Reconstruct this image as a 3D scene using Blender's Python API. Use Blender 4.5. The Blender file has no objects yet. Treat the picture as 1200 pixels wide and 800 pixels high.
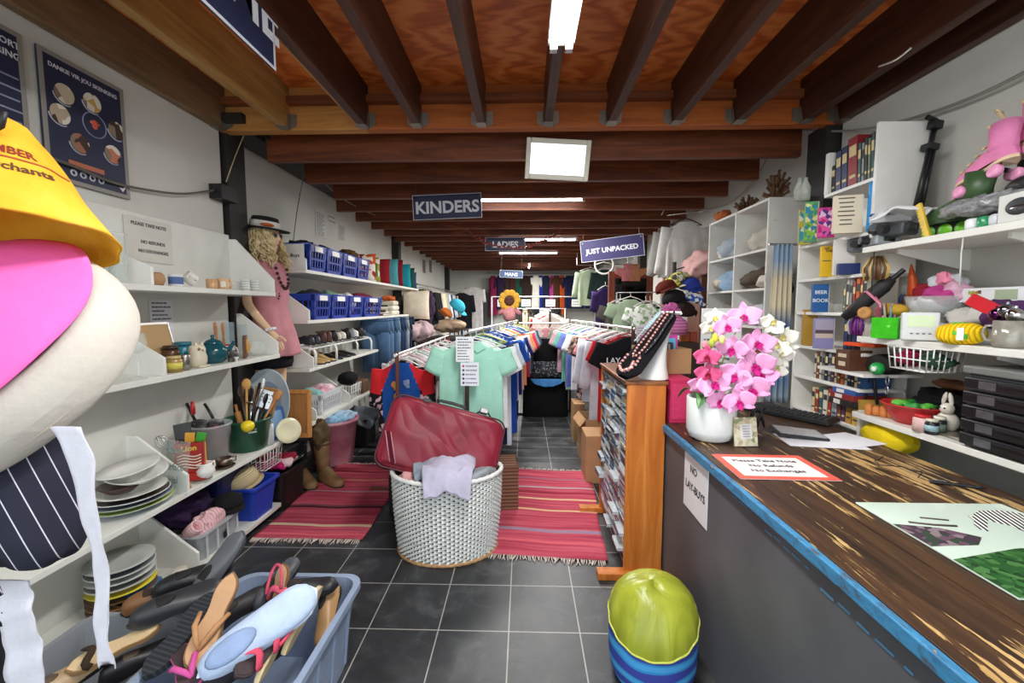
import bpy, math, random
from mathutils import Vector, Matrix, Euler, noise
random.seed(7)
S=bpy.context.scene; COL=S.collection
PI=math.pi
def sin(x): return math.sin(x)
def cos(x): return math.cos(x)
# ---------------------------------------------------------------- camera
CAMZ=1.55; FPX=500.0
cam_d=bpy.data.cameras.new('camera'); cam=bpy.data.objects.new('camera',cam_d); COL.objects.link(cam)
cam_d.sensor_width=36; cam_d.lens=36*FPX/1200; cam_d.clip_start=.02
CR=Matrix.Rotation(math.atan(14/500),3,'Z')@Matrix.Rotation(PI/2-math.atan(40/500),3,'X')
cam.matrix_world=Matrix.Translation((0,0,CAMZ))@CR.to_4x4()
S.camera=cam
C0=Vector((0,0,CAMZ))
def _ray(px,py): return CR@Vector(((px-600)/FPX,-(py-400)/FPX,-1))
def PY(px,py,Y): d=_ray(px,py); return C0+d*(Y/d.y)
def PX(px,py,X): d=_ray(px,py); return C0+d*(X/d.x)
def PZ(px,py,Z): d=_ray(px,py); return C0+d*((Z-CAMZ)/d.z)
# ---------------------------------------------------------------- materials
def lin(c):
    if isinstance(c,str):
        c=c.lstrip('#'); c=tuple(int(c[i:i+2],16) for i in (0,2,4))
    r=[]
    for v in c[:3]:
        v=v/255; r.append(v/12.92 if v<=.04045 else ((v+.055)/1.055)**2.4)
    return (*r,1)
_mc={}
def mat(col,rough=.6,metal=0,var=.12,scale=18,bump=0,bscale=60,name=None,spec=.5,alpha=1,trans=0,emit=0,coat=0):
    key=(str(col),rough,metal,var,scale,bump,bscale,spec,alpha,trans,emit,coat)
    if key in _mc: return _mc[key]
    m=bpy.data.materials.new(name or 'surface'); m.use_nodes=True
    nt=m.node_tree; b=nt.nodes['Principled BSDF']; L=nt.links
    c=lin(col)
    b.inputs['Base Color'].default_value=c; b.inputs['Roughness'].default_value=rough
    b.inputs['Metallic'].default_value=metal; b.inputs['Specular IOR Level'].default_value=spec
    b.inputs['Alpha'].default_value=alpha; b.inputs['Transmission Weight'].default_value=trans
    b.inputs['Coat Weight'].default_value=coat
    if emit: b.inputs['Emission Color'].default_value=c; b.inputs['Emission Strength'].default_value=emit
    tc=nt.nodes.new('ShaderNodeTexCoord')
    if var:
        n=nt.nodes.new('ShaderNodeTexNoise'); n.inputs['Scale'].default_value=scale; n.inputs['Detail'].default_value=4
        L.new(tc.outputs['Object'],n.inputs['Vector'])
        r=nt.nodes.new('ShaderNodeMapRange'); r.inputs['From Min'].default_value=.3; r.inputs['From Max'].default_value=.7
        r.inputs['To Min'].default_value=1-var; r.inputs['To Max'].default_value=1+var
        L.new(n.outputs['Fac'],r.inputs['Value'])
        x=nt.nodes.new('ShaderNodeVectorMath'); x.operation='SCALE'; x.inputs[0].default_value=c[:3]
        L.new(r.outputs['Result'],x.inputs['Scale']); L.new(x.outputs['Vector'],b.inputs['Base Color'])
    if bump:
        n2=nt.nodes.new('ShaderNodeTexNoise'); n2.inputs['Scale'].default_value=bscale; n2.inputs['Detail'].default_value=5
        L.new(tc.outputs['Object'],n2.inputs['Vector'])
        bp=nt.nodes.new('ShaderNodeBump'); bp.inputs['Strength'].default_value=bump; bp.inputs['Distance'].default_value=.01
        L.new(n2.outputs['Fac'],bp.inputs['Height']); L.new(bp.outputs['Normal'],b.inputs['Normal'])
    _mc[key]=m; return m
def fab(col,var=.1): return mat(col,.9,0,var,9,.35,38,'fabric',.2)
def plas(col,rough=.35): return mat(col,rough,0,.04,10,0,1,'plastic')
def paint(col,rough=.5): return mat(col,rough,0,.05,6,.04,40,'paint')
def chrome(col='c8c8c8',rough=.2): return mat(col,rough,1,.03,10,0,1,'metal')
def glass(col='e8f2ee',rough=.03): return mat(col,rough,0,0,1,0,1,'glass',.6,.17)
def ramp(nt,fac,stops,interp='LINEAR'):
    r=nt.nodes.new('ShaderNodeValToRGB'); e=r.color_ramp; e.interpolation=interp
    while len(e.elements)<len(stops): e.elements.new(.5)
    for el,(p,c) in zip(e.elements,stops): el.position=p; el.color=lin(c)
    nt.links.new(fac,r.inputs['Fac']); return r.outputs['Color']
def nodes_mat(name,rough=.6,spec=.5):
    m=bpy.data.materials.new(name); m.use_nodes=True; nt=m.node_tree
    b=nt.nodes['Principled BSDF']; b.inputs['Roughness'].default_value=rough; b.inputs['Specular IOR Level'].default_value=spec
    tc=nt.nodes.new('ShaderNodeTexCoord'); return m,nt,b,tc
def mapping(nt,tc,scale=(1,1,1),rot=(0,0,0),loc=(0,0,0)):
    mp=nt.nodes.new('ShaderNodeMapping'); mp.inputs['Scale'].default_value=scale; mp.inputs['Rotation'].default_value=rot; mp.inputs['Location'].default_value=loc
    nt.links.new(tc.outputs['Object'],mp.inputs['Vector']); return mp.outputs['Vector']
def noise_n(nt,vec,scale,detail=5,dist=0,rough=.5):
    n=nt.nodes.new('ShaderNodeTexNoise'); n.inputs['Scale'].default_value=scale; n.inputs['Detail'].default_value=detail
    n.inputs['Distortion'].default_value=dist; n.inputs['Roughness'].default_value=rough; nt.links.new(vec,n.inputs['Vector']); return n.outputs['Fac']
def bump_n(nt,b,h,strength=.3,dist=.01):
    bp=nt.nodes.new('ShaderNodeBump'); bp.inputs['Strength'].default_value=strength; bp.inputs['Distance'].default_value=dist
    nt.links.new(h,bp.inputs['Height']); nt.links.new(bp.outputs['Normal'],b.inputs['Normal'])
_wc={}
def wood(c1,c2,c3,axis='Y',rough=.5,scale=1,name='wood'):
    k=(c1,c2,c3,axis,rough,scale)
    if k in _wc: return _wc[k]
    m,nt,b,tc=nodes_mat(name,rough)
    s={'X':(.8,9,9),'Y':(9,.8,9),'Z':(9,9,.8)}[axis]
    v=mapping(nt,tc,tuple(q*scale for q in s))
    f=noise_n(nt,v,1.6,7,1.3,.6)
    nt.links.new(ramp(nt,f,[(.3,c1),(.5,c2),(.72,c3)]),b.inputs['Base Color'])
    bump_n(nt,b,f,.15,.004); _wc[k]=m; return m
_sc={}
def striped(cols,axis=0,scale=10,rough=.9,rot=(0,0,0),name='striped fabric'):
    """hard-edged repeating bands; cols=[(pos,col)...]"""
    k=(str(cols),axis,scale,rot)
    if k in _sc: return _sc[k]
    m,nt,b,tc=nodes_mat(name,rough,.2)
    v=mapping(nt,tc,(1,1,1),rot)
    sp=nt.nodes.new('ShaderNodeSeparateXYZ'); nt.links.new(v,sp.inputs[0])
    mu=nt.nodes.new('ShaderNodeMath'); mu.operation='MULTIPLY'; mu.inputs[1].default_value=scale; nt.links.new(sp.outputs[axis],mu.inputs[0])
    fr=nt.nodes.new('ShaderNodeMath'); fr.operation='FRACT'; nt.links.new(mu.outputs[0],fr.inputs[0])
    nt.links.new(ramp(nt,fr.outputs[0],cols,'CONSTANT'),b.inputs['Base Color'])
    bump_n(nt,b,noise_n(nt,tc.outputs['Object'],50),.3,.006)
    _sc[k]=m; return m
_pc={}
def printed(cols,scale=12,rough=.85,name='printed surface',kind='VOR'):
    """random patches in the given colours (prints, heaps of small coloured things)"""
    k=(str(cols),scale,kind)
    if k in _pc: return _pc[k]
    m,nt,b,tc=nodes_mat(name,rough,.3)
    vo=nt.nodes.new('ShaderNodeTexVoronoi'); vo.inputs['Scale'].default_value=scale; nt.links.new(tc.outputs['Object'],vo.inputs['Vector'])
    sp=nt.nodes.new('ShaderNodeSeparateColor'); nt.links.new(vo.outputs['Color'],sp.inputs[0])
    n=len(cols); nt.links.new(ramp(nt,sp.outputs[0],[(i/n,c) for i,c in enumerate(cols)],'CONSTANT'),b.inputs['Base Color'])
    _pc[k]=m; return m
# ---------------------------------------------------------------- mesh building
def axes(d):
    d=Vector(d).normalized(); u=d.cross(Vector((0,0,1)))
    if u.length<1e-4: u=Vector((1,0,0))
    u.normalize(); return d,u,d.cross(u)
class MB:
    def __init__(s): s.v=[]; s.f=[]; s.mi=[]; s.sm=[]; s.m=0; s.M=None
    def add(s,vs,fs,smooth=False):
        o=len(s.v)
        for p in vs:
            p=Vector(p); s.v.append(s.M@p if s.M is not None else p)
        for f in fs: s.f.append([o+i for i in f]); s.mi.append(s.m); s.sm.append(smooth)
        return s
    def use(s,i): s.m=i; return s
    def xf(s,M): s.M=M; return s
    def box(s,c,d,rot=None,taper=1.0):
        x,y,z=[q/2 for q in d]; vs=[]
        for k in (-1,1):
            t=1 if k<0 else taper
            for a,b in ((-1,-1),(1,-1),(1,1),(-1,1)): vs.append(Vector((a*x*t,b*y*t,k*z)))
        if rot is not None:
            R=rot if isinstance(rot,Matrix) else Euler(rot).to_matrix(); vs=[R@q for q in vs]
        c=Vector(c); return s.add([c+q for q in vs],[(3,2,1,0),(4,5,6,7),(0,1,5,4),(1,2,6,5),(2,3,7,6),(3,0,4,7)])
    def cyl(s,p0,p1,r0,r1=None,n=14,cap=True,smooth=True):
        r1=r0 if r1 is None else r1; p0=Vector(p0); p1=Vector(p1); d,u,w=axes(p1-p0)
        vs=[p0+(u*cos(2*PI*i/n)+w*sin(2*PI*i/n))*r0 for i in range(n)]+[p1+(u*cos(2*PI*i/n)+w*sin(2*PI*i/n))*r1 for i in range(n)]
        s.add(vs,[(i,(i+1)%n,n+(i+1)%n,n+i) for i in range(n)],smooth)
        if cap: s.add(vs,[list(range(n))[::-1],list(range(n,2*n))])
        return s
    def tube(s,pts,r,n=7,closed=False,ry=None,up=None):
        P=[Vector(p) for p in pts]; k=len(P); R=r if isinstance(r,(list,tuple)) else [r]*k
        RY=R if ry is None else (ry if isinstance(ry,(list,tuple)) else [ry]*k)
        vs=[]; u=None
        for i,p in enumerate(P):
            a=P[(i-1)%k] if (closed or i>0) else P[i]; b=P[(i+1)%k] if (closed or i<k-1) else P[i]
            d=(b-a)
            if d.length<1e-9: d=Vector((0,0,1))
            d.normalize()
            if up is not None: u=Vector(up)
            elif u is None: u=axes(d)[1]
            u=(u-d*u.dot(d))
            if u.length<1e-6: u=axes(d)[1]
            u.normalize(); w=d.cross(u)
            for j in range(n):
                t=2*PI*j/n; vs.append(p+u*cos(t)*R[i]+w*sin(t)*RY[i])
        fs=[]
        for i in range(k if closed else k-1):
            q=(i+1)%k
            for j in range(n): fs.append((i*n+j,i*n+(j+1)%n,q*n+(j+1)%n,q*n+j))
        if not closed: fs+= [list(range(n))[::-1],list(range((k-1)*n,k*n))]
        return s.add(vs,fs,True)
    def lathe(s,prof,c=(0,0,0),n=24,R=None,sx=1,sy=1,smooth=True,fn=None):
        c=Vector(c); vs=[]
        for r,z in prof:
            for j in range(n):
                t=2*PI*j/n; rr=r*(fn(t,z) if fn else 1); p=Vector((rr*cos(t)*sx,rr*sin(t)*sy,z)); vs.append(c+(R@p if R is not None else p))
        k=len(prof); fs=[(i*n+j,i*n+(j+1)%n,(i+1)*n+(j+1)%n,(i+1)*n+j) for i in range(k-1) for j in range(n)]
        if prof[0][0]>1e-5: fs.append(list(range(n))[::-1])
        if prof[-1][0]>1e-5: fs.append(list(range((k-1)*n,k*n)))
        return s.add(vs,fs,smooth)
    def blob(s,c,r,amp=0,freq=6,seed=0,nu=20,nv=12,R=None,pw=1,flat=None,fn=None,ridge=False):
        c=Vector(c); vs=[]; off=Vector((seed*3.7,seed*1.3,seed*2.1))
        def pp(x): return math.copysign(abs(x)**pw,x)
        for i in range(nv+1):
            a=-PI/2+PI*i/nv
            for j in range(nu):
                t=2*PI*j/nu; p=Vector((pp(cos(a))*pp(cos(t))*r[0],pp(cos(a))*pp(sin(t))*r[1],pp(sin(a))*r[2]))
                if amp and ridge:
                    q=p*freq+off; q=q+Vector((noise.noise(q*.7),noise.noise(q*.7+off),0))*.6
                    p=p*(1+amp*(.9-2.4*abs(noise.noise(q))-1.1*abs(noise.noise(q*2.1))))
                elif amp:
                    k=1+amp*noise.noise(p*freq+off)*2+amp*.6*noise.noise(p*freq*2.3+off); p=p*k
                if flat is not None: p.z=max(p.z,flat)
                if fn: p=fn(p)
                vs.append(c+(R@p if R is not None else p))
        fs=[(i*nu+j,i*nu+(j+1)%nu,(i+1)*nu+(j+1)%nu,(i+1)*nu+j) for i in range(nv) for j in range(nu)]
        return s.add(vs,fs,True)
    def grid(s,fn,nu,nv,closeu=False,smooth=True):
        vs=[fn(i/nu,j/nv) for j in range(nv+1) for i in range(nu+(0 if closeu else 1))]
        w=nu if closeu else nu+1
        fs=[]
        for j in range(nv):
            for i in range(nu):
                i2=(i+1)%w if closeu else i+1
                fs.append((j*w+i,j*w+i2,(j+1)*w+i2,(j+1)*w+i))
        return s.add(vs,fs,smooth)
    def prism(s,poly,o,ax,ay,depth):
        """poly 2-D, placed at o with axes ax, ay; extruded along ax x ay by depth"""
        o=Vector(o); ax=Vector(ax); ay=Vector(ay); nz=ax.cross(ay).normalized()*depth; n=len(poly)
        a=[o+ax*p[0]+ay*p[1] for p in poly]; b=[q+nz for q in a]
        return s.add(a+b,[list(range(n))[::-1],list(range(n,2*n))]+[(i,(i+1)%n,n+(i+1)%n,n+i) for i in range(n)])
    def build(s,name,mats,parent=None,loc=(0,0,0),rot=(0,0,0),bevel=0,solid=0,sub=0):
        me=bpy.data.meshes.new(name); me.from_pydata([tuple(p) for p in s.v],[],s.f)
        for m in (mats if isinstance(mats,(list,tuple)) else [mats]): me.materials.append(m)
        me.polygons.foreach_set('material_index',s.mi); me.polygons.foreach_set('use_smooth',s.sm); me.update()
        o=bpy.data.objects.new(name,me); COL.objects.link(o); o.location=loc; o.rotation_euler=rot
        if parent: o.parent=parent
        if solid: q=o.modifiers.new('thick','SOLIDIFY'); q.thickness=solid; q.offset=0
        if bevel: q=o.modifiers.new('edge','BEVEL'); q.width=bevel; q.segments=2; q.limit_method='ANGLE'; q.angle_limit=.6
        if sub: q=o.modifiers.new('smooth','SUBSURF'); q.levels=sub; q.render_levels=sub
        return o
def tag(o,label,cat,group=None):
    o['label']=label; o['category']=cat
    if group: o['group']=group
    return o
def thing(name,label,cat,loc=(0,0,0),rot=(0,0,0),group=None):
    o=bpy.data.objects.new(name,None); COL.objects.link(o); o.location=loc; o.rotation_euler=rot; o.empty_display_size=.05
    return tag(o,label,cat,group)
def solo(m,name,mats,label,cat,loc=(0,0,0),rot=(0,0,0),group=None,**k): return tag(m.build(name,mats,None,loc,rot,**k),label,cat,group)
def struct(m,name,mats,**k):
    o=m.build(name,mats,**k); o['kind']='structure'; return o
def basis(xd,up):
    x=Vector(xd).normalized(); z=x.cross(Vector(up)).normalized(); y=z.cross(x); return Matrix((x,y,z)).transposed()
def text_mesh(s,size,align='CENTER',bold=.0,spacing=1.0,ext=.0004):
    cu=bpy.data.curves.new('lettering','FONT'); cu.body=s; cu.size=size; cu.align_x=align; cu.align_y='CENTER'
    cu.extrude=ext; cu.offset=bold*size; cu.space_character=spacing; cu.resolution_u=3
    o=bpy.data.objects.new('lettering',cu); COL.objects.link(o)
    dg=bpy.context.evaluated_depsgraph_get(); me=bpy.data.meshes.new_from_object(o.evaluated_get(dg))
    bpy.data.objects.remove(o); bpy.data.curves.remove(cu); return me
def lettering(s,size,m,parent,loc=(0,0,0),R=None,align='CENTER',bold=.02,spacing=1.0,name='lettering',ext=.0004):
    me=text_mesh(s,size,align,bold,spacing,ext); me.materials.clear(); me.materials.append(m)
    o=bpy.data.objects.new(name,me); COL.objects.link(o); o.parent=parent
    M=(R.to_4x4() if R is not None else Matrix.Identity(4)); o.matrix_local=Matrix.Translation(loc)@M
    return o
ORD=['first','second','third','fourth','fifth','sixth','seventh','eighth','ninth','tenth','eleventh','twelfth','thirteenth','fourteenth','fifteenth','sixteenth','seventeenth','eighteenth','nineteenth','twentieth']+['21st','22nd','23rd','24th','25th','26th','27th','28th','29th','30th','31st','32nd','33rd','34th','35th','36th','37th','38th','39th','40th','41st','42nd','43rd','44th','45th']
def board(name,label,cat,c,xd,up,w,h,bg,texts=(),th=.003,border=None,bw=.01,group=None,panel='panel',lines=None,rough=.5,extra=None):
    """flat sign or sheet of paper: local x = reading direction, y = up, z = towards the reader"""
    R=basis(xd,up); t=thing(name,label,cat,c,R.to_euler(),group)
    MB().box((0,0,0),(w,h,th)).build(panel,paint(bg,rough),t,bevel=min(th*.3,.003))
    if border:
        b=MB()
        for sx in (-1,1): b.box((sx*(w/2-bw/2),0,th/2+.0008),(bw,h,.0016)); b.box((0,sx*(h/2-bw/2),th/2+.0008),(w-2*bw,bw,.0016))
        b.build('border',paint(border,rough),t)
    for q in texts:
        s,size,x,y,col=q[:5]; kw=q[5] if len(q)>5 else {}
        lettering(s,size,paint(col),t,(x,y,th/2+.0012),**kw)
    if lines:   # rows of small print: (x0,x1,y0,y1,n,colour)
        rr=random.Random(len(label)); l=MB()
        x0,x1,y0,y1,n,col=lines
        for i in range(n):
            y=y0+(y1-y0)*(i/(n-1) if n>1 else 0); x=x0; e=x0+(x1-x0)*rr.uniform(.55,1)
            while x<e:
                d=rr.uniform(.04,.16)*(x1-x0); l.box((x+d/2,y,th/2+.0008),(d,abs(y1-y0)/max(n,2)*.42,.0008)); x+=d+.03*(x1-x0)
        l.build('small_print',paint(col),t)
    if extra: extra(t,th)
    return t
# ================================================================ ROOM
WL,WR=-2.15,2.15; WLB,WRB=-2.32,2.2; YB=13.6; YM=3.05
def wall_mat(c='d3d2ca'):
    m,nt,b,tc=nodes_mat('painted wall',.75,.3)
    f=noise_n(nt,tc.outputs['Object'],1.4,6); g=noise_n(nt,tc.outputs['Object'],60,3)
    nt.links.new(ramp(nt,f,[(.25,'c6c5bd'),(.55,c),(.8,'dddcd5')]),b.inputs['Base Color']); bump_n(nt,b,g,.12,.004); return m
WALLM=wall_mat()
struct(MB().box((WL-.1,1.2,1.55),(.2,3.7,3.1)),'wall_left',WALLM)
struct(MB().box((WR+.1,1.2,1.55),(.2,3.7,3.1)),'wall_right',WALLM)
struct(MB().box((WLB-.1,8.4,1.6),(.2,10.7,3.2)),'wall_left_rear',WALLM)
struct(MB().box((WRB+.1,8.4,1.6),(.2,10.7,3.2)),'wall_right_rear',WALLM)
struct(MB().box((0,YB+.1,1.6),(4.8,.2,3.2)),'wall_back',WALLM)
# floor: dark slate tiles with pale grout
m,nt,b,tc=nodes_mat('slate tile',.45,.5)
TS=.34
g1=PZ(513.6,738,0); ox,oy=g1.x%TS,g1.y%TS
vec=mapping(nt,tc,(1/TS,1/TS,1/TS),loc=(-ox/TS,-oy/TS,0))
br=nt.nodes.new('ShaderNodeTexBrick'); br.offset=0; br.squash=1
for k,v in (('Scale',1),('Mortar Size',.009),('Brick Width',1),('Row Height',1),('Mortar Smooth',.1)): br.inputs[k].default_value=v
nt.links.new(vec,br.inputs['Vector'])
f=noise_n(nt,tc.outputs['Object'],5.5,8,.6,.65)
tile=ramp(nt,f,[(.3,'222325'),(.52,'343638'),(.75,'585a5c')])
mix=nt.nodes.new('ShaderNodeMix'); mix.data_type='RGBA'; nt.links.new(br.outputs['Fac'],mix.inputs['Factor'])
nt.links.new(tile,mix.inputs[6]); mix.inputs[7].default_value=lin('a09d97'); nt.links.new(mix.outputs[2],b.inputs['Base Color'])
rr=nt.nodes.new('ShaderNodeMapRange'); rr.inputs['To Min'].default_value=.3; rr.inputs['To Max'].default_value=.55; nt.links.new(f,rr.inputs['Value']); nt.links.new(rr.outputs[0],b.inputs['Roughness'])
bump_n(nt,b,f,.25,.005)
struct(MB().box((0,6.6,-.05),(4.9,14.2,.1)),'floor',m)
struct(MB().box((0,-6.5,-.06),(24,12,.1)),'ground',mat('b5b0a6',.9,0,.1,3,name='paving'))
# ceilings
def ply():
    m,nt,b,tc=nodes_mat('stained plywood',.5)
    v=mapping(nt,tc,(.8,2.2,2)); w=nt.nodes.new('ShaderNodeTexWave'); w.inputs['Scale'].default_value=1.8; w.inputs['Distortion'].default_value=14; w.inputs['Detail'].default_value=4; w.inputs['Detail Scale'].default_value=1.4
    nt.links.new(v,w.inputs['Vector']); n=noise_n(nt,v,2.5,6,.5)
    ad=nt.nodes.new('ShaderNodeMath'); ad.operation='MULTIPLY_ADD'; ad.inputs[1].default_value=.45; nt.links.new(w.outputs['Fac'],ad.inputs[0])
    ml=nt.nodes.new('ShaderNodeMath'); ml.operation='MULTIPLY'; ml.inputs[1].default_value=.6; nt.links.new(n,ml.inputs[0]); nt.links.new(ml.outputs[0],ad.inputs[2])
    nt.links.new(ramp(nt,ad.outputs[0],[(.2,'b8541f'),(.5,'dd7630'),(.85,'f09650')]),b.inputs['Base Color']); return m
struct(MB().box((0,1.24,3.095),(4.4,3.78,.05)),'ceiling',ply())
DARK=wood('4a2414','6c3519','8a4c26','X',.5); DARKY=wood('301b12','47281b','5e3826','Y',.5)
MIDY=wood('70451f','8d5d31','a3743f','Y',.55); LIGHTY=wood('96713c','ad8548','bf9a5e','Y',.6); GREYY=wood('66503a','7d6348','917656','Y',.65)
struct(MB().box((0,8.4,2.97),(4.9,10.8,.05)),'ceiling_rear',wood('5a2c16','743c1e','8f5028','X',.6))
# cross beam (a row of boards, the left one paler) and the joists that hang from it
BEAM=wood('8a4519','a9581f','bd6d30','X',.5)
tn=[0]
def trim(mb,mt,bevel=.004):
    tn[0]+=1; return struct(mb,'trim_%d'%tn[0],mt,bevel=bevel)
bx=PY(428,130,YM).x
trim(MB().box(((bx-2.15)/2,YM+.04,2.93),(bx+2.15,.08,.29)),wood('a0672a','b98140','c99656','X',.55))
trim(MB().box(((bx+2.15)/2,YM+.04,2.93),(2.15-bx,.08,.29)),BEAM)
JP=[250,336,428,490,565,642,715,790,862,940,1003]
JX=[PY(p,150,YM).x for p in JP]; JX[0]=-2.118; JX[-1]=2.118
for i,x in enumerate(JX):
    mt=GREYY if i==0 else LIGHTY if i==1 else DARKY
    trim(MB().box((x,1.2,2.93),(.055,3.7,.29)),mt)
    if i==2:
        trim(MB().box((x-.034,1.2,2.93),(.012,3.7,.285)),LIGHTY)  # pale strip, colours the left side of this joist as lit
GALV=chrome('a8a49a',.45)
for i,x in enumerate(JX):
    t=thing('joist_hanger','bent metal hanger under the %s ceiling joist from the left'%ORD[i],'bracket',(x,YM-.03,2.8),group='metal joist hangers on the cross beam')
    h=MB()
    h.box((0,-.02,-.016),(.066,.075,.004))
    for s_ in (-1,1):
        h.prism([(0,0),(.055,.0),(.03,.1),(0,.1)],(s_*.032,.028,-.01),(0,-1,0),(0,0,1),.003)
        h.prism([(0,0),(.042,.02),(.042,.1),(0,.1)],(s_*.033,.026,-.01),(s_,0,0),(0,0,1),.003)
    h.build('strap',GALV,t)
# rear joists run across the room
for k in range(18):
    y=3.36+.57*k
    l=-1.98 if k<3 else -2.2
    trim(MB().box(((l+2.06)/2,y,2.8),(2.06-l,.055,.26)),DARK)
# steel / brick columns
COLM=mat('24211f',.6,0,.2,5,.2,30,'dark column')
trim(MB().box((-2.22,YM+.13,1.4),(.2,.2,2.8)),COLM)
trim(MB().box((-2.22,YM+.13,2.9),(.5,.26,.2)),COLM)
trim(MB().box((2.16,YM+.12,1.4),(.2,.2,2.8)),COLM)
trim(MB().box((-2.27,7.6,1.45),(.14,.16,2.9)),COLM)
trim(MB().box((-2.27,12.6,1.45),(.14,.2,2.9)),COLM)
trim(MB().box((2.15,7.9,1.45),(.14,.18,2.9)),COLM)
trim(MB().box((-2.1,8,2.86),(.3,10,.06)),COLM)
# doorway on the right rear wall: wooden frame with a pale door
DW=wood('7a3c1a','96502a','a86236','Z',.5)
d=MB(); y0,y1=6.55,7.5
for y in (y0,y1): d.box((2.16,y,1.05),(.12,.09,2.1))
d.box((2.16,(y0+y1)/2,2.13),(.12,y1-y0+.09,.09)); dr=struct(d,'door_1',DW,bevel=.006)
MB().box((2.18,(y0+y1)/2,1.04),(.05,y1-y0-.09,2.07)).build('door_leaf',paint('c9c7bf'),dr)
MB().cyl((2.15,y0+.12,1.02),(2.08,y0+.12,1.02),.012).cyl((2.085,y0+.12,1.02),(2.085,y0+.24,1.02),.01).build('door_handle',chrome(),dr)
# pale hallway doorway seen at the back left
d=MB(); d.box((-1.84,YB-.06,1.02),(.09,.1,2.04)).box((-.98,YB-.06,1.02),(.09,.1,2.04)).box((-1.41,YB-.06,2.08),(.95,.1,.09))
dr=struct(d,'door_2',paint('a9aba6'),bevel=.006)
g=MB().box((-1.41,YB-.04,1.02),(.78,.03,2.0))
g.build('door_leaf',paint('6c6f6e'),dr)
b_=MB()
for i in range(7): b_.cyl((-1.74+i*.11,YB-.075,.1),(-1.74+i*.11,YB-.075,1.9),.008,n=6)
b_.build('security_bars',paint('8f918d'),dr)
# ---------------------------------------------------------------- light
w=bpy.data.worlds.new('sky'); S.world=w; w.use_nodes=True
bg=w.node_tree.nodes['Background']; bg.inputs['Color'].default_value=(.86,.93,1,1); bg.inputs['Strength'].default_value=1.5
def area(name,loc,rot,sx,sy,power,col=(1,1,1)):
    l=bpy.data.lights.new(name,'AREA'); l.shape='RECTANGLE'; l.size=sx; l.size_y=sy; l.energy=power; l.color=col
    o=bpy.data.objects.new(name,l); COL.objects.link(o); o.location=loc; o.rotation_euler=rot; return o
TUBE=mat('f8fbff',.4,0,0,emit=16,name='lit tube')
def tube_light(label,c,length,along,n=1,emit=None):
    t=thing('fluorescent_light',label,'light',c,(0,0,PI/2 if along=='Y' else 0),group='fluorescent ceiling lights')
    MB().box((0,0,.03),(length,.05 if n==1 else .12,.035)).build('housing',paint('dfe0de'),t,bevel=.004)
    for k in range(n):
        yy=0 if n==1 else (k-.5)*.07
        MB().cyl((-length/2+.03,yy,0),(length/2-.03,yy,0),.014,n=12).build('tube',TUBE,t)
        for s_ in (-1,1): MB().box((s_*(length/2-.016),yy,.005),(.032,.034,.05)).build('end_cap',chrome('c5c6c4',.35),t,bevel=.002)
    return t
tube_light('twin fluorescent tube fixture under the joist nearest the camera',(.165,1.32,2.72),1.45,'Y',2)
tube_light('lit fluorescent batten beside the sign for children',(.05+.0,4.78,2.72),1.22,'X')
tube_light('lit fluorescent batten behind the sign for women',(.22,7.15,2.66),1.3,'X')
tube_light('lit fluorescent batten past the sign for women, third from the front',(.08,8.9,2.66),1.22,'X')
tube_light('small lit tube pointing away, nearest the back wall',(.14,11.6,2.66),1.3,'Y')
for n_,c,sx,sy,p in (('tube_glow_1',(.165,1.32,2.69),.14,1.4,30),('tube_glow_2',(.05,4.78,2.69),1.2,.05,40),('tube_glow_3',(.22,7.15,2.63),1.25,.05,52),('tube_glow_4',(.08,8.9,2.63),1.2,.05,52),('tube_glow_5',(.14,11.6,2.63),.05,1.25,50)):
    area(n_,c,(0,0,0),sx,sy,p,(1,.98,.95))
S.view_settings.view_transform='Standard'; S.view_settings.look='None'; S.view_settings.gamma=1; S.view_settings.use_curve_mapping=False
S.view_settings.exposure=.8
try: S.cycles.use_denoising=True; S.cycles.max_bounces=8; S.cycles.transparent_max_bounces=16
except Exception: pass
# ================================================================ shared makers
WHITE=paint('dcdcd4',.45); WHITE2=paint('e6e5df',.4)
def onX(px,X,z): return Vector((X,PX(px,360,X).y,z))
def tint(n): return n
CN={}
def lathe_thing(name,label,cat,loc,prof,m,n=24,group=None,rot=(0,0,0),extra=None,fn=None,sx=1,sy=1):
    b=MB().lathe(prof,n=n,fn=fn,sx=sx,sy=sy)
    if extra: extra(b)
    return solo(b,name,m,label,cat,loc,rot,group)
def tumbler(label,loc,r,h,m=None,name='drinking_glass',group=None,flare=1.1):
    return lathe_thing(name,label,'glass',loc,[(0,0),(r*.9,0),(r,h*.1),(r*flare,h),(r*flare-.003,h),(r*.9-.003,h*.12),(0,h*.1)],m or glass(),20,group)
def wine_glass(label,loc,h=.2,r=.04):
    t=thing('wine_glass',label,'glass',loc)
    MB().lathe([(0,0),(r*.9,0),(r*.85,.004),(.006,.01),(.005,h*.5),(.008,h*.54),(0,h*.54)],n=20).build('stem',glass(),t)
    MB().lathe([(0,h*.54),(r*.7,h*.6),(r,h*.75),(r*.85,h),(r*.83,h),(r*.97,h*.75),(r*.65,h*.62),(0,h*.56)],n=20).build('bowl',glass(),t)
def mug(label,loc,r,h,col,hd=0,rot=(0,0,0),name='mug',m=None):
    t=thing(name,label,'mug',loc,rot); mm=m or paint(col,.25)
    MB().lathe([(0,0),(r*.9,0),(r,h*.15),(r,h),(r-.004,h),(r*.95-.004,h*.15),(0,h*.1)],n=20).build('body',mm,t)
    MB().tube([(r*.95*cos(hd)+q*cos(hd),r*.95*sin(hd)+q*sin(hd),z) for q,z in ((0,h*.8),(r*.5,h*.78),(r*.7,h*.5),(r*.5,h*.25),(0,h*.2))],r*.13).build('handle',mm,t)
    return t
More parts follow.
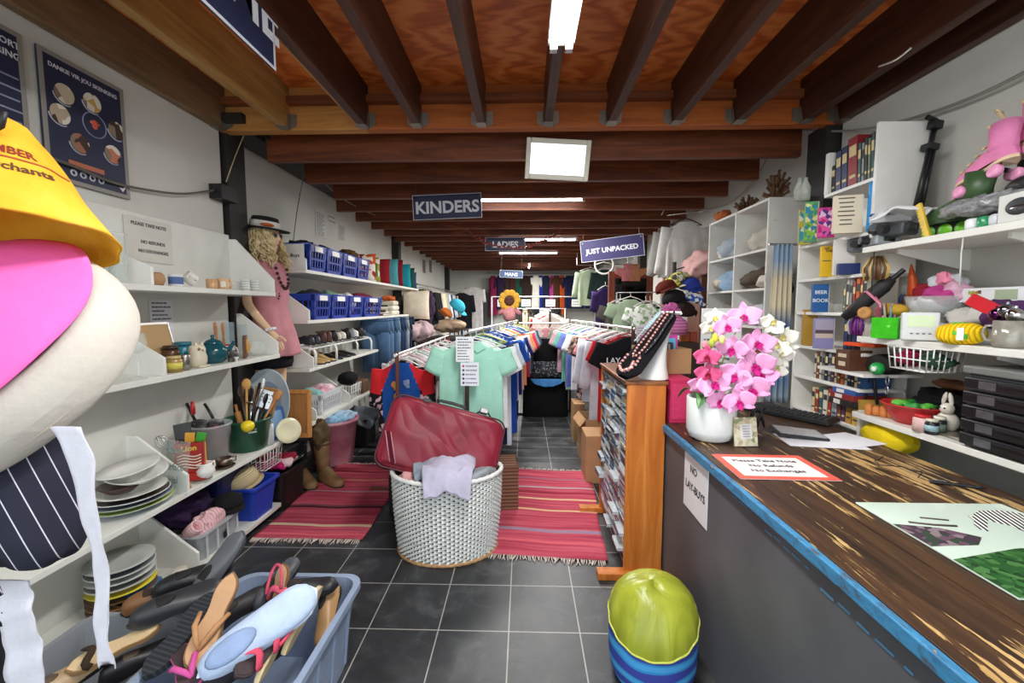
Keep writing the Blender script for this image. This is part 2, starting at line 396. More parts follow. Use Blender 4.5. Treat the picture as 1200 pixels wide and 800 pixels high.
def jar(label,loc,r,h,col,lid,lab=None,m=None):
    t=thing('jar',label,'jar',loc)
    MB().lathe([(0,0),(r,0),(r,h*.75),(r*.8,h*.84),(0,h*.84)],n=18).build('body',m or paint(col,.25),t)
    MB().lathe([(0,h*.84),(r*.88,h*.84),(r*.88,h),(0,h)],n=18).build('lid',paint(lid,.35),t)
    if lab: MB().lathe([(r*1.01,h*.2),(r*1.02,h*.2),(r*1.02,h*.6),(r*1.01,h*.6)],n=18).build('paper_label',paint(lab),t)
    return t
def plate(label,loc,r,col,rot=(0,0,0),name='plate',rim=None,deep=.12,sx=1,sy=1,group=None):
    h=r*deep*1.6
    t=thing(name,label,'plate' if name=='plate' else 'dish',loc,rot,group)
    MB().lathe([(0,0),(r*.55,0),(r*.62,h*.15),(r,h),(r,h+.004),(r*.6,h*.15+.005),(0,.005)],n=28,sx=sx,sy=sy).build('dish',paint(col,.25),t)
    if rim: MB().lathe([(r*.8,h*.63+.003),(r*.97,h*.96+.003),(r*.97,h*.96+.0055),(r*.8,h*.63+.0055)],n=28,sx=sx,sy=sy).build('painted_rim',paint(rim,.25),t)
    return t
def shelf_unit(label,y0,y1,z,gus,X0=WL,X1=-1.82,gh=.36,th=.03,side=1,name='wall_shelf',group='white wall shelves on the left'):
    t=thing(name,label,'shelf',(X0,y0,z-th)); d=(X1-X0)
    MB().box((d/2,(y1-y0)/2,th/2),(abs(d),y1-y0,th)).build('shelf_board',WHITE,t,bevel=.003)
    for iy,y in enumerate(gus):
        gh_=gh[iy] if isinstance(gh,tuple) else gh; s=1 if d>0 else -1; a=abs(d)
        MB().prism([(0,0),(a,0),(a,.09),(a*.18,gh_),(0,gh_)],(0,y-y0-.008,th),(s,0,0),(0,0,1),-.016*s).build('side_panel',WHITE2,t,bevel=.002)
    return t
def lattice_basket(label,loc,w,d,h,col,rz=0,tag_text=True,group=None,name='storage_basket',n=7,taper=.86,slats=True,cat='basket',labelcol='f0f0ec',open_r=.004):
    """open-work plastic basket: w along local y (front face on +x), d along x"""
    t=thing(name,label,cat,loc,(0,0,rz),group); m=plas(col,.35); b=MB()
    W,D=w/2,d/2; w2,d2=W*taper,D*taper
    b.box((0,0,.004),(d*taper,w*taper,.008))
    def side(p0,p1,q0,q1,n):
        p0,p1,q0,q1=map(Vector,(p0,p1,q0,q1))   # bottom a,b ; top a,b
        nrm=(p1-p0).cross(q0-p0).normalized()*.004
        def bar(a0,a1,b0,b1):
            b.add([a0,a1,b1,b0,a0+nrm,a1+nrm,b1+nrm,b0+nrm],[(3,2,1,0),(4,5,6,7),(0,1,5,4),(1,2,6,5),(2,3,7,6),(3,0,4,7)])
        L=lambda u,v:(p0.lerp(p1,u)).lerp(q0.lerp(q1,u),v)
        bar(L(0,.74),L(1,.74),L(0,1),L(1,1)); bar(L(0,0),L(1,0),L(0,.14),L(1,.14)); bar(L(0,.42),L(1,.42),L(0,.5),L(1,.5))
        bar(L(0,0),L(.09,0),L(0,1),L(.09,1)); bar(L(.91,0),L(1,0),L(.91,1),L(1,1))
        for i in range(1,n):
            u=i/n
            if slats: bar(L(u-.022,.1),L(u+.022,.1),L(u-.022,.78),L(u+.022,.78))
    for s in (1,-1):
        side((s*d2,-s*w2,0),(s*d2,s*w2,0),(s*D,-s*W,h),(s*D,s*W,h),n)
        side((-s*d2,s*-w2*-1,0) if 0 else (s*d2,s*w2,0),(-s*d2,s*w2,0),(s*D,s*W,h),(-s*D,s*W,h),n)
    b.tube([(D,-W,h),(D,W,h),(-D,W,h),(-D,-W,h)],.008,6,closed=True)
    b.build('basket_body',m,t)
    if tag_text:
        R=basis((0,1,0),(0,0,1))
        MB().box((D*.98+.008,0,h*.86),(.003,w*.45,h*.2)).build('paper_label',paint(labelcol),t)
    return t
def tub(label,loc,w,d,h,col,rz=0,name='storage_tub',taper=.82,m=None,group=None,cat='tub',th=.006,rim=.018,n=6):
    """rounded rectangular plastic tub, open on top; w along x, d along y"""
    t=thing(name,label,cat,loc,(0,0,rz),group); m=m or plas(col,.4); b=MB()
    def ring(sc,z,off=0):
        W,D=w/2*sc+off,d/2*sc+off; r=min(W,D)*.28; P=[]
        for cx,cy,a0 in ((W-r,D-r,0),(-W+r,D-r,PI/2),(-W+r,-D+r,PI),(W-r,-D+r,1.5*PI)):
            for i in range(n): a=a0+PI/2*i/(n-1); P.append((cx+r*cos(a),cy+r*sin(a),z))
        return P
    rings=[ring(taper,0),ring(taper*.55+.45,h*.5),ring(1,h*.93),ring(1,h*.93,rim),ring(1,h,rim),ring(1,h,-th),ring(taper*.55+.45,h*.5,-th),ring(taper,th,-th)]
    vs=[p for r in rings for p in r]; k=4*n
    fs=[(i*k+j,i*k+(j+1)%k,(i+1)*k+(j+1)%k,(i+1)*k+j) for i in range(len(rings)-1) for j in range(k)]
    fs+=[list(range(k))[::-1],list(range((len(rings)-1)*k,len(rings)*k))]
    b.add(vs,fs,False); o=b.build('tub_body',m,t)
    return t
def cloth_heap(name,label,c,r,col,seed=0,cat='clothes',rot=(0,0,0),m=None,amp=.22,freq=None,group=None,flat=None,nu=40,nv=22):
    fr=freq or .75/max(sorted(r)[1],.03)
    b=MB().blob((0,0,0),r,amp*1.5,fr,seed,nu,nv,pw=.85,flat=flat,ridge=True)
    return solo(b,name,m or fab(col),label,cat,c,rot,group)
def cushion(label,loc,w,h,t,col,rot=(0,0,0),m=None,group=None,name='cushion'):
    def f(sgn):
        def g(u,v):
            x=(u-.5)*2; y=(v-.5)*2; k=(1-abs(x)**2.6)*(1-abs(y)**2.6); pin=1-.07*(abs(x*y))**.5*0
            cx=x*(1-.06*(1-abs(y)**2)*0-.07*(y*y)*(1-0)*0); 
            return Vector((x*w/2*(1-.05*(1-y*y)),sgn*(t/2*max(k,0)**.55+.002),h/2+y*h/2*(1-.05*(1-x*x))))
        return g
    b=MB().grid(f(-1),14,14); b2=f(1); b.grid(lambda u,v:b2(1-u,v),14,14)
    return solo(b,name,m or fab(col),label,'cushion',loc,rot,group)
def books_row(): pass
# ================================================================ LEFT FRONT SHELVES
shelf_unit('top white wall shelf on the left, carrying glasses and mugs',.9,3.1,1.66,(2.06,3.085),gh=(.2,.38))
shelf_unit('second white wall shelf on the left, carrying the teal teapot',.9,3.12,1.205,(2.1,3.1),gh=(.25,.3))
shelf_unit('third white wall shelf on the left, carrying the green bucket',.9,3.22,.555,(2.2,),gh=.3)
shelf_unit('lowest white wall shelf on the left, just above the floor tiles',.9,3.05,.09,(2.24,),gh=.3)
solo(MB().box((0,0,0),(.012,2.2,.4)),'backing_board',WHITE,'white board screwed to the left wall above the top shelf','board',(WL+.007,2.0,1.87),bevel=.002)
# glasses and crockery on the top shelf
zt=1.661
for i,(px,h,r,X,lb) in enumerate(((84,.15,.03,-1.95,'clear drinking glass nearest the yellow hat on the top left shelf'),(104,.16,.032,-1.95,'clear drinking glass just under the yellow hat tip'),(122,.19,.034,-1.98,'tall clear glass left of the two glass vases'),(139,.235,.03,-1.99,'slim clear glass vase in front of the refunds notice'),(153,.24,.033,-1.93,'widest clear glass vase beside the white side panel'))):
    p=onX(px,X,zt); 
    if p.y>2.03: p.y=2.0
    tumbler(lb,p,r,h,name='glass_vase' if i>2 else 'drinking_glass',flare=1.15)
p=onX(184,-1.92,zt); lathe_thing('clay_pot','small round light brown clay pot on the top left shelf','pot',p,[(0,0),(.03,0),(.044,.03),(.038,.06),(.025,.07),(.02,.068),(0,.06)],paint('b08a62',.7))
mug('white mug with a blue band on the top left shelf',onX(208,-1.9,zt),.034,.066,'4d6290',2.6,m=striped([(0,'e4e6e8'),(.2,'5a6f9c'),(.75,'e4e6e8')],2,14))
mug('white cup lying tilted on the top left shelf',onX(231,-1.89,zt+.035),.034,.06,'ece8dc',0,(0.9,0,-.6),name='cup')
mug('small peach coloured mug on the top left shelf',onX(250,-1.9,zt),.03,.06,'d2a778',1.2)
t=mug('peach jug with a white paper tag on the top left shelf',onX(264,-1.87,zt),.034,.066,'dcb48c',0)
MB().box((.02,-.035,.03),(.03,.002,.035)).build('price_tag',paint('f0efe8'),t)
tumbler('plain glass bowl behind the peach jug',onX(276,-1.96,zt),.04,.06,name='glass_bowl')
for px,lb in ((289,'patterned glass tumbler, left one at the end of the top shelf'),(300,'patterned glass tumbler, right one at the end of the top shelf')):
    tumbler(lb,onX(px,-1.87,zt),.026,.075,striped([(0,'d8dcd6'),(.55,'6c7a74'),(.7,'d8dcd6')],2,60,.1,name='patterned glass'))
# second shelf
z2=1.206
wine_glass('tall clear wine glass in front of the brown picture frame',onX(157,-1.86,z2),.22,.042)
t=thing('framed_picture','brown backed picture frame leaning behind the wine glass','frame',(-2.03,2.27,z2),(0,0,.12))
R=Euler((0,-.2,0)).to_matrix()
MB().box((0,0,.13),(.012,.3,.25),R).build('backing_sheet',mat('b8976a',.8,0,.06,5),t)
f=MB()
for a,b_,c_ in ((0,.15,.13),(0,-.15,.13)): f.box((.0,b_,.13),(.02,.012,.26),R)
f.box(R@Vector((0,0,.125))+Vector((0,0,.13)),(.02,.3,.012),R); f.build('metal_edge',chrome('b9b6b0',.35),t)
jar('small brown jar with a dark lid beside the picture frame',onX(197,-1.98,z2),.04,.13,'5a3a22','2e221a')
jar('squat brass jar with a yellow paper label on the second shelf',onX(200,-1.87,z2),.036,.085,'a58a50','c9b27a','d8cf5c')
lathe_thing('tin','plain steel tin between the brass jar and the owl','tin',onX(213,-1.87,z2),[(0,0),(.024,0),(.024,.08),(.021,.085),(0,.083)],chrome('b9b5ae',.3))
jar('turquoise canister behind the steel tin',onX(211,-2.02,z2),.05,.14,'2f7f93','2a6d80')
# ceramic owl
t=thing('owl_ornament','cream ceramic owl ornament beside the teal teapot','ornament',onX(228,-1.88,z2))
OW=paint('d6cdb6',.35)
b=MB().lathe([(0,0),(.036,0),(.046,.03),(.048,.06),(.04,.085),(.042,.105),(.034,.125),(.015,.135),(0,.136)],n=22)
for s_ in (-1,1): b.blob((.012,s_*.022,.132),(.01,.01,.014),nu=8,nv=6)
b.build('body',OW,t); 
for s_ in (-1,1): MB().blob((.034,s_*.016-.012,.108),(.006,.009,.009),nu=10,nv=6).build('eye',paint('8a6f4a'),t)
MB().cyl((.041,-.012,.102),(.05,-.012,.094),.005,.001,8).build('beak',paint('a07f50'),t)
f=MB()
for s_ in (-1,1):
    for q in range(3): f.blob((.034+.004*q,s_*.02-.01*q*0+q*.008-.008,.006),(.012,.006,.007),nu=8,nv=5)
f.build('foot',OW,t)
# teapot
TEAL=paint('16515c',.12)
t=thing('teapot','dark teal glazed teapot on the second left shelf','teapot',onX(247,-1.93,z2))
MB().lathe([(0,0),(.05,0),(.062,.012),(.078,.05),(.076,.085),(.055,.115),(.04,.122),(0,.122)],n=28).build('body',TEAL,t)
MB().lathe([(.05,.118),(.052,.124),(.035,.14),(.012,.148),(.008,.158),(.013,.17),(0,.177)],n=22).build('lid',TEAL,t)
MB().tube([(.03,.06,.07),(.035,.1,.08),(.04,.12,.105),(.044,.13,.125)],[.02,.015,.011,.009],8).build('spout',TEAL,t)
MB().tube([(-.02,-.065,.1),(-.03,-.105,.105),(-.035,-.12,.07),(-.03,-.1,.035),(-.02,-.07,.03)],.008,7).build('handle',TEAL,t)
WD=wood('9a5f30','b87a42','cf9a5e','Z',.6)
for i,(dx,a,lb) in enumerate(((0,.35,'wooden salad fork standing behind the teal teapot'),(.03,.15,'wooden spoon standing behind the teal teapot'))):
    t=thing('wooden_spoon' if i else 'salad_fork',lb,'utensil',onX(254+i*7,-2.06,z2+.0),(a*.6,0,.3))
    MB().tube([(0,0,0),(0,0,.1),(0,0,.17)],[.008,.007,.007],7).build('handle',WD,t)
    if i: MB().blob((0,0,.205),(.007,.026,.04),nu=12,nv=8).build('bowl',WD,t)
    else:
        b=MB().blob((0,0,.19),(.006,.026,.03),nu=12,nv=8)
        for q in (-1,0,1): b.tube([(0,q*.013,.2),(0,q*.016,.25)],[.006,.003],6)
        b.build('tines',WD,t)
mug('white mug with a red rim half hidden behind the teapot handle',onX(266,-1.98,z2),.036,.095,'e4e1da',0,m=striped([(0,'e6e2da'),(.8,'b03a34'),(.98,'e6e2da')],2,9))
t=thing('elephant_ornament','small dark grey elephant ornament right of the teapot','ornament',onX(270,-1.86,z2))
b=MB().blob((0,0,.045),(.022,.036,.028),nu=14,nv=10)
b.blob((0,-.036,.056),(.018,.02,.02),nu=12,nv=8).tube([(0,-.05,.055),(0,-.062,.04),(0,-.064,.018)],[.008,.006,.004],7)
for x in (-.012,.012):
    for y in (-.02,.02): b.cyl((x,y,0),(x,y,.04),.008,n=8)
b.build('body',paint('3f4140',.4),t)
for s_ in (-1,1): MB().blob((s_*.018,-.03,.058),(.004,.016,.018),nu=8,nv=6).build('ear',paint('484a49',.4),t)
t=thing('relief_tile','brown framed tile with a golden moon face on the second shelf','ornament',(-1.91,2.86,z2+.002),(0,0,.5))
MB().box((0,0,.075),(.02,.135,.15)).build('frame',wood('4a2c18','5e3a22','6d4628','Z',.5),t,bevel=.003)
b=MB().blob((.012,0,.078),(.014,.05,.056),nu=18,nv=12); b.blob((.024,.002,.076),(.01,.008,.014),nu=8,nv=6)
for s_ in (-1,1): b.blob((.022,s_*.018,.095),(.006,.01,.005),nu=8,nv=6)
b.blob((.022,0,.05),(.006,.018,.005),nu=8,nv=6); b.build('face_relief',paint('c8923f',.4),t)
lathe_thing('fish_bowl','round clear glass fish bowl at the end of the second shelf','bowl',onX(299,-1.9,z2),[(0,0),(.035,0),(.058,.03),(.06,.06),(.04,.1),(.044,.105),(.04,.1),(.057,.06),(.054,.03),(0,.006)],glass())
BLG=glass('cfe6ee')
for px,X,h,lb in ((266,-2.09,.24,'square clear jar standing behind the teapot handle'),(284,-2.08,.22,'pale blue tall glass behind the moon face tile'),(295,-2.07,.19,'shorter pale blue glass behind the fish bowl')):
    tumbler(lb,onX(px,X,z2),.036,h,BLG,flare=1.05)
lathe_thing('egg_cup','tiny white egg cup at the front edge below the elephant','cup',onX(274,-1.835,z2),[(0,0),(.012,0),(.006,.012),(.014,.022),(.013,.03),(0,.02)],WHITE2,14)
# notices on the left wall
board('wall_notice','paper notice asking customers to note no refunds or exchanges','notice',(WL+.018,2.41,1.925),(0,1,0),(0,0,1),.31,.24,'d3d0c6',
  [('PLEASE TAKE NOTE',.026,0,.085,'33332f'),('NO REFUNDS',.026,.02,-.01,'33332f'),('NO EXCHANGES',.026,.02,-.06,'33332f')],panel='sheet')
board('price_list','white printed price list pinned on the wall above the teapot','notice',(WL+.006,2.47,1.47),(0,1,0),(0,0,1),.16,.25,'dcdde0',lines=(-.065,.065,.105,-.105,10,'4a4a52'),panel='sheet')
NAVY='232a45'
def poster_pics(t,th):
    pics=[(-.1,.12,'c9bba0'),(.03,.14,'cba25a'),(-.125,.02,'b5a48c'),(-.045,-.08,'a5705c'),(.15,.055,'b58e54'),(.12,-.075,'c27a62')]
    for i,(x,y,c_) in enumerate(pics):
        MB().cyl((x,y,th/2),(x,y,th/2+.0015),.044,n=24).build('round_photo',printed([c_,'e0d8c8','4a3a32',c_,'8d7a66'],22),t)
        MB().tube([(x+.051*cos(a),y+.051*sin(a),th/2+.001) for a in [PI*1.05+PI*.6*k/8 for k in range(9)]],.003,4).build('caption_arc',paint('b9bcc8'),t)
    b=MB(); b.tube([(.035+.058*cos(a),.035+.058*sin(a),th/2) for a in [2*PI*k/28 for k in range(28)]],.003,4,closed=True); b.build('centre_ring',paint('7d8ba8'),t)
    b=MB()
    for k in range(5):
        a=PI*.2+k*PI*.15; b.tube([(.035,.03,th/2),(.035+.028*cos(a),.03+.028*sin(a),th/2)],.005,5)
    b.blob((.035,.028,th/2),(.014,.013,.003),nu=10,nv=6); b.build('hand_emblem',paint('cf5a48'),t)
    MB().box((-.02,-.185,th/2+.001),(.17,.022,.001)).build('orange_bar',paint('b9694a'),t)
    for k in range(4): 
        x=-.085+k*.044; MB().tube([(x+.012*cos(a),-.23+.012*sin(a),th/2) for a in [2*PI*q/16 for q in range(16)]],.004,4,closed=True).build('round_icon',paint('c3c6cc'),t)
    MB().prism([(-.02,.0),(.0,-.02),(.035,.03),(.0,-.002)],(.16,-.235,th/2+.001),(1,0,0),(0,1,0),.001).build('tick_mark',paint('d8dade'),t)
P0=PX(38,55,WL); P1=PX(149,235,WL)
pw=P1.y-P0.y
board('wall_poster','navy framed poster with six round photos thanking in another language','poster',(WL+.012,(P0.y+P1.y)/2,2.415),(0,1,0),(0,0,1),pw,.57,NAVY,
   [('DANKIE VIR JOU SKENKING',.026,.0,.225,'d7d9e0')],border='8f8b84',bw=.02,extra=poster_pics,th=.012)
def left_poster(t,th):
    for k in range(5): MB().box((.13,.09-k*.045,th/2+.001),(.09+.03*(k%2),.007,.001)).build('print_line',paint('8b91a8'),t)
board('wall_poster','navy framed poster about support, cut off at the left edge','poster',(WL+.012,P0.y-.055-pw/2,2.415),(0,1,0),(0,0,1),pw,.57,NAVY,
   [('YOUR SUPPORT',.036,.06,.225,'d7d9e0'),('DURING',.036,.12,.18,'d7d9e0')],border='8f8b84',bw=.02,th=.012,extra=left_poster)
# ---- third shelf: kitchen things
z3=.556
def stackplates(px,X,z,specs,pref):
    p=onX(px,X,z); zz=z
    for i,(r,col,rim,name,lb) in enumerate(specs):
        plate(lb,(p.x,p.y,zz),r,col,rim=rim,name=name,sy=1.15); zz+=.021+.004*(i==2)
    return p,zz
pb,zz=stackplates(140,-1.955,z3,[(.158,'8d99a2','a9b46c','plate','large grey and green plate at the bottom of the dish stack'),(.15,'a3ad8e','5e6478','plate','green rimmed plate second from the bottom of the dish stack'),(.14,'cfd3cf','4a3a3a','plate','pale plate third in the dish stack by the glass board'),(.13,'d8d8d0',None,'plate','white plate near the top of the dish stack')],'')
lathe_thing('brown_bowl','small dark brown bowl lying on the dish stack','bowl',(pb.x-.02,pb.y-.04,zz+.002),[(0,0),(.05,.005),(.09,.04),(.085,.043),(.04,.012),(0,.01)],paint('3c2724',.3))
plate('white scalloped dish tilted over the brown bowl',(pb.x+.01,pb.y+.02,zz+.045),.125,'e2e2dc',(0.12,.1,0),deep=.2,name='serving_dish')
plate('shiny white oval dish topping the dish stack',(pb.x-.01,pb.y,zz+.09),.12,'eceae6',(.05,-.08,.3),name='serving_dish',sx=1,sy=1.2)
# glass chopping board leaning on side panel
t=thing('glass_board','clear glass chopping board with frosted words leaning on the panel','board',(-1.885,2.165,z3),(-.14,0,-.25))
MB().box((0,0,.14),(.2,.006,.28)).build('pane',glass('cfe0d8'),t,bevel=.002)
Rb=basis((1,0,0),(0,0,1))
for s_,y in (('peace',.23),('surface',.14),('trial',.07)): lettering(s_,.05,paint('8c9a94'),t,(0,-.0045,y),Rb)
# biscuit tin
t=thing('biscuit_tin','red biscuit tin with yellow wording holding whisks and spatulas','tin',(-1.935,2.37,z3+.055),(0,0,.55))
RED=paint('a0231c',.3)
b=MB(); w_,d_,h_=.13,.13,.17
for sx,sy,ww,dd in ((0,-1,w_,.004),(0,1,w_,.004),(-1,0,.004,d_),(1,0,.004,d_)): b.box((sx*w_/2,sy*d_/2,h_/2),(ww,dd,h_))
b.box((0,0,.003),(w_,d_,.006)); b.build('tin_body',RED,t)
b=MB()
for k in range(5): b.tube([(-.055+.11*i/8,-d_/2-.003,.03+.017*k+.008*sin(i*.8)) for i in range(9)],.004,5)
b.build('wavy_stripes',paint('d9d2c0'),t)
lettering('Lion',.042,paint('e2b93c'),t,(0,-d_/2-.003,.14),Rb,bold=.03)
b=MB()
for k in range(5): b.blob((w_/2+.003,.005,.03+k*.026),(.003,.03,.009),R=Euler((.35,0,0)).to_matrix(),nu=10,nv=6)
b.build('biscuit_print',paint('d09a3a'),t)
for i,(c_,dx,dy,rx,ry,kind,lb) in enumerate((('3fa33a',.02,0,.05,.25,'flat','green topped spatula standing in the red biscuit tin'),('e0a63c',-.005,-.02,.0,.1,'flat','yellow handled spatula standing in the red biscuit tin'),('2a2a2a',-.03,.01,-.2,-.15,'flat2','black square fish slice standing in the red biscuit tin'),('c6c6c6',-.02,-.03,.2,-.5,'whisk','steel egg beater lying across the red biscuit tin'),('b6b8b8',.01,.03,.25,.3,'rod','thin steel skewer standing in the red biscuit tin'))):
    u=thing('spatula' if 'flat' in kind else 'egg_beater' if kind=='whisk' else 'skewer',lb,'utensil',(-1.935+dx,2.37+dy,z3+.09),(rx,ry,.4))
    m_=chrome() if kind in('whisk','rod') else plas(c_)
    MB().tube([(0,0,0),(0,0,.13)],.006 if kind!='rod' else .004,7).build('handle',m_,u)
    if 'flat' in kind:
        hs=.055 if kind=='flat' else .1
        MB().box((0,0,.13+hs/2),(hs*.85,.008,hs)).build('blade',m_,u,bevel=.002)
    elif kind=='whisk':
        b=MB()
        for k in range(4):
            a=k*PI/4; b.tube([(.03*sin(q)*cos(a),.03*sin(q)*sin(a),.13+.09*(1-cos(q))/2) for q in [PI*j/8 for j in range(9)]]+[(-.03*sin(q)*cos(a),-.03*sin(q)*sin(a),.13+.09*(1-cos(q))/2) for q in [PI-PI*j/8 for j in range(1,9)]],.0015,4)
        b.build('wires',m_,u)
    else: MB().blob((0,0,.14),(.008,.008,.012),nu=8,nv=6).build('knob',m_,u)
solo(MB().box((0,0,.026),(.14,.15,.05)).use(1).box((.0715,0,.026),(.003,.13,.036)),'biscuit_box',[paint('b5261c',.4),paint('e0a52c',.4)],'flat red and yellow box under the red biscuit tin','box',(-1.93,2.38,z3),(0,0,.45),bevel=.002)
# jug, cup, dish, cork
t=thing('milk_jug','small white china jug in front of the red biscuit tin','jug',onX(229,-1.86,z3))
MB().lathe([(0,0),(.03,0),(.035,.008),(.05,.035),(.048,.055),(.036,.075),(.04,.092),(.037,.092),(.033,.075),(0,.03)],n=24).build('body',WHITE2,t)
MB().tube([(0,.04,.07),(0,.075,.075),(0,.078,.045),(0,.05,.03)],.006,7).build('handle',WHITE2,t)
MB().prism([(-.02,0),(.02,0),(0,.03)],(0,-.035,.092),(1,0,0),(0,-1,.2),.004).build('spout',WHITE2,t)
t=thing('metal_cup','tarnished metal cup and saucer at the foot of the green bucket','cup',onX(253,-1.865,z3))
MB().lathe([(0,0),(.05,.004),(.06,.012),(.055,.014),(0,.008)],n=22).build('saucer',chrome('6f675c',.4),t)
MB().lathe([(0,.012),(.038,.012),(.044,.06),(.04,.06),(.034,.02),(0,.02)],n=22).build('bowl',chrome('7a7166',.4),t)
MB().tube([(.02,.04,.05),(.03,.065,.05),(.03,.06,.025),(.02,.038,.025)],.005,6).build('handle',chrome('7a7166',.4),t)
plate('small round dish with a dark pattern at the shelf edge',onX(225,-1.855,z3-.0),.05,'bdb7ac',rim='5a544e',deep=.05,name='coaster')
lathe_thing('cork','light brown bottle cork standing by the white side panel','cork',onX(208,-1.845,z3),[(0,0),(.012,0),(.014,.025),(0,.026)],mat('a98457',.8),14)
# clear bucket with pans
t=thing('plastic_bucket','cloudy clear plastic bucket with black pans in it','bucket',(-2.0,2.62,z3))
CLR=mat('d6dbdb',.25,0,0,alpha=.42,name='cloudy plastic')
MB().lathe([(0,0),(.085,0),(.11,.24),(.118,.245),(.118,.255),(.106,.255),(.082,.006),(0,.006)],n=28).build('bucket_body',CLR,t)
for i,(dx,dy,dz,ry,rx,r,lb) in enumerate(((-.05,-.03,.2,.9,.1,.085,'black frying pan leaning in the clear bucket, left of the pink one'),(.02,.03,.2,.75,-.3,.08,'black pan with pink inside standing in the clear bucket'))):
    u=thing('frying_pan',lb,'pan',(-2.0+dx,2.62+dy,z3+dz),(rx,ry,-.3))
    MB().lathe([(0,0),(r*.8,0),(r,.03),(r*.97,.031),(r*.78,.005),(0,.005)],n=24).build('pan_body',mat('1d1d1d',.4,0,.05),u)
    if i: MB().lathe([(0,.006),(r*.6,.006),(0,.008)],n=20).build('pan_inside',paint('a83a58',.4),u)
    MB().tube([(-r,0,.025),(-r-.06,0,.035),(-r-.12,0,.04)],.009,7).build('handle',mat('1d1d1d',.4,0,.05),u)
t=thing('red_skewer','red handled fork standing upright at the back of the clear bucket','utensil',(-2.08,2.6,z3+.1),(0,-.05,0))
MB().tube([(0,0,0),(0,0,.22)],.003,6).build('shaft',chrome(),t); MB().tube([(0,0,.22),(0,0,.26),(0,0,.3)],[.011,.014,.009],8).build('handle',plas('b3202a'),t)
solo(MB().blob((0,0,0),(.03,.05,.09),.15,14,3),'orange_packet',printed(['b5674a','d8b9a0','c9c4bd'],25),'orange patterned packet inside the clear plastic bucket','packet',(-1.95,2.63,z3+.1))
# green bucket
t=thing('green_bucket','dark green plastic bucket crammed with kitchen utensils','bucket',(-1.95,2.9,z3))
GRN=plas('0e4a34',.3)
MB().lathe([(0,0),(.11,0),(.118,.01),(.15,.2),(.156,.205),(.156,.22),(.143,.22),(.11,.015),(0,.012)],n=32).build('bucket_body',GRN,t)
b=MB()
Rp=Euler((0,0,0)).to_matrix()
for k in range(2): b.box((.1+.0*k,-.098,.165-.02*k),(.05,.004,.01),Euler((0,0,.78)))
b.build('printed_word',paint('b9cfc2'),t)
rr=random.Random(5)
ut=[('rolling_pin','wooden rolling pin leaning out to the left of the green bucket',-.35,.1,'wood'),('wooden_spoon','long wooden spoon leaning far right out of the green bucket',.7,.3,'wood'),('wooden_spoon','yellow wooden spoon in the middle of the green bucket',.1,.35,'wood2'),
('ladle','black plastic ladle on the right of the green bucket',.55,-.1,'black'),('ladle','second black ladle behind the white spoon in the green bucket',.4,.2,'black'),('serving_spoon','white plastic serving spoon at the front of the green bucket',.35,-.35,'white'),
('potato_masher','steel potato masher in the green bucket',.15,-.2,'steel'),('slotted_spoon','brown slotted spoon in the green bucket centre',.25,.0,'brown'),('bread_knife','black handled knife at the left of the green bucket',-.3,-.2,'black'),('bread_knife','black and white handled knife leaning left in the green bucket',-.5,-.3,'black2')]
for i,(nm,lb,ry,rx,k) in enumerate(ut):
    u=thing(nm,lb,'utensil',(-1.95+.05*ry,2.9-.05*rx,z3+.05),(-rx*.5,ry*.7,.4*i))
    mm={'wood':WD,'wood2':wood('b07c3a','c8954c','d9ae66','Z',.6),'black':plas('1c1b1c',.3),'black2':plas('232123',.3),'white':plas('ecebe6',.3),'steel':chrome(),'brown':plas('4d3528',.35)}[k]
    L=.27+.05*(i%3)
    MB().tube([(0,0,0),(0,0,L*.5),(0,0,L)],[.008,.008,.009],7).build('handle',mm,u)
    if nm=='rolling_pin': MB().cyl((0,0,.02),(0,0,L*.8),.02,n=16).build('roller',mm,u)
    elif nm=='bread_knife': MB().box((0,0,L+.0),(.02,.006,.1)).build('grip',mm,u,bevel=.002)
    elif nm=='potato_masher': MB().lathe([(0,L),(.035,L),(.035,L+.008),(0,L+.008)],n=18).build('head',mm,u)
    else: MB().blob((0,0,L+.035),(.03,.012,.042),nu=14,nv=8).build('bowl',mm,u)
lathe_thing('lemon_squeezer','bright yellow lemon squeezer hooked on the green bucket rim','utensil',(-1.86,2.77,z3+.2),[(0,-.045),(.02,-.04),(.038,-.02),(.042,0),(.038,.015),(.02,.03),(0,.034)],plas('e8cf22',.3))
# grater, trays, boards, frame standing at the far end
t=thing('cheese_grater','steel grater with slots standing above the green bucket','utensil',(-1.87,3.0,z3+.33),(-.2,.35,.2))
MB().box((0,0,0),(.09,.004,.13)).build('grater_plate',chrome('d5d7d8',.3),t,bevel=.002)
b=MB()
for i in range(4):
    for j in range(3): b.box((-.028+.019*i,-.003,-.015+.025*j),(.01,.002,.006),Euler((0,.5,0)))
b.build('slots',mat('3a3c3e',.5),t)
t=thing('oval_tray','large pale blue oval tray standing upright behind the green bucket','tray',(-1.985,3.19,z3+.005),(-.1,0,.1))
TR=paint('b9c8d2',.35); R0=Matrix.Rotation(PI/2,3,'X')
MB().lathe([(0,0),(.19,0),(.2,.012),(.205,.012),(.205,.016),(.195,.016),(.185,.005),(0,.005)],c=(0,0,.26),n=40,R=R0,sx=.84,sy=1.25).build('tray_body',TR,t)
MB().lathe([(.12,.004),(.125,.004),(.125,.007),(.12,.007)],c=(0,0,.26),n=36,R=R0,sx=.84,sy=1.25).build('rim_line',paint('8397a6'),t)
b=solo(MB().box((0,0,.2),(.17,.015,.4)),'cutting_board',wood('a87440','bd8850','cd9d66','Z',.55),'light wooden cutting board standing against the blue tray','board',(-2.0,3.09,z3),(-.1,.16,0),bevel=.004)
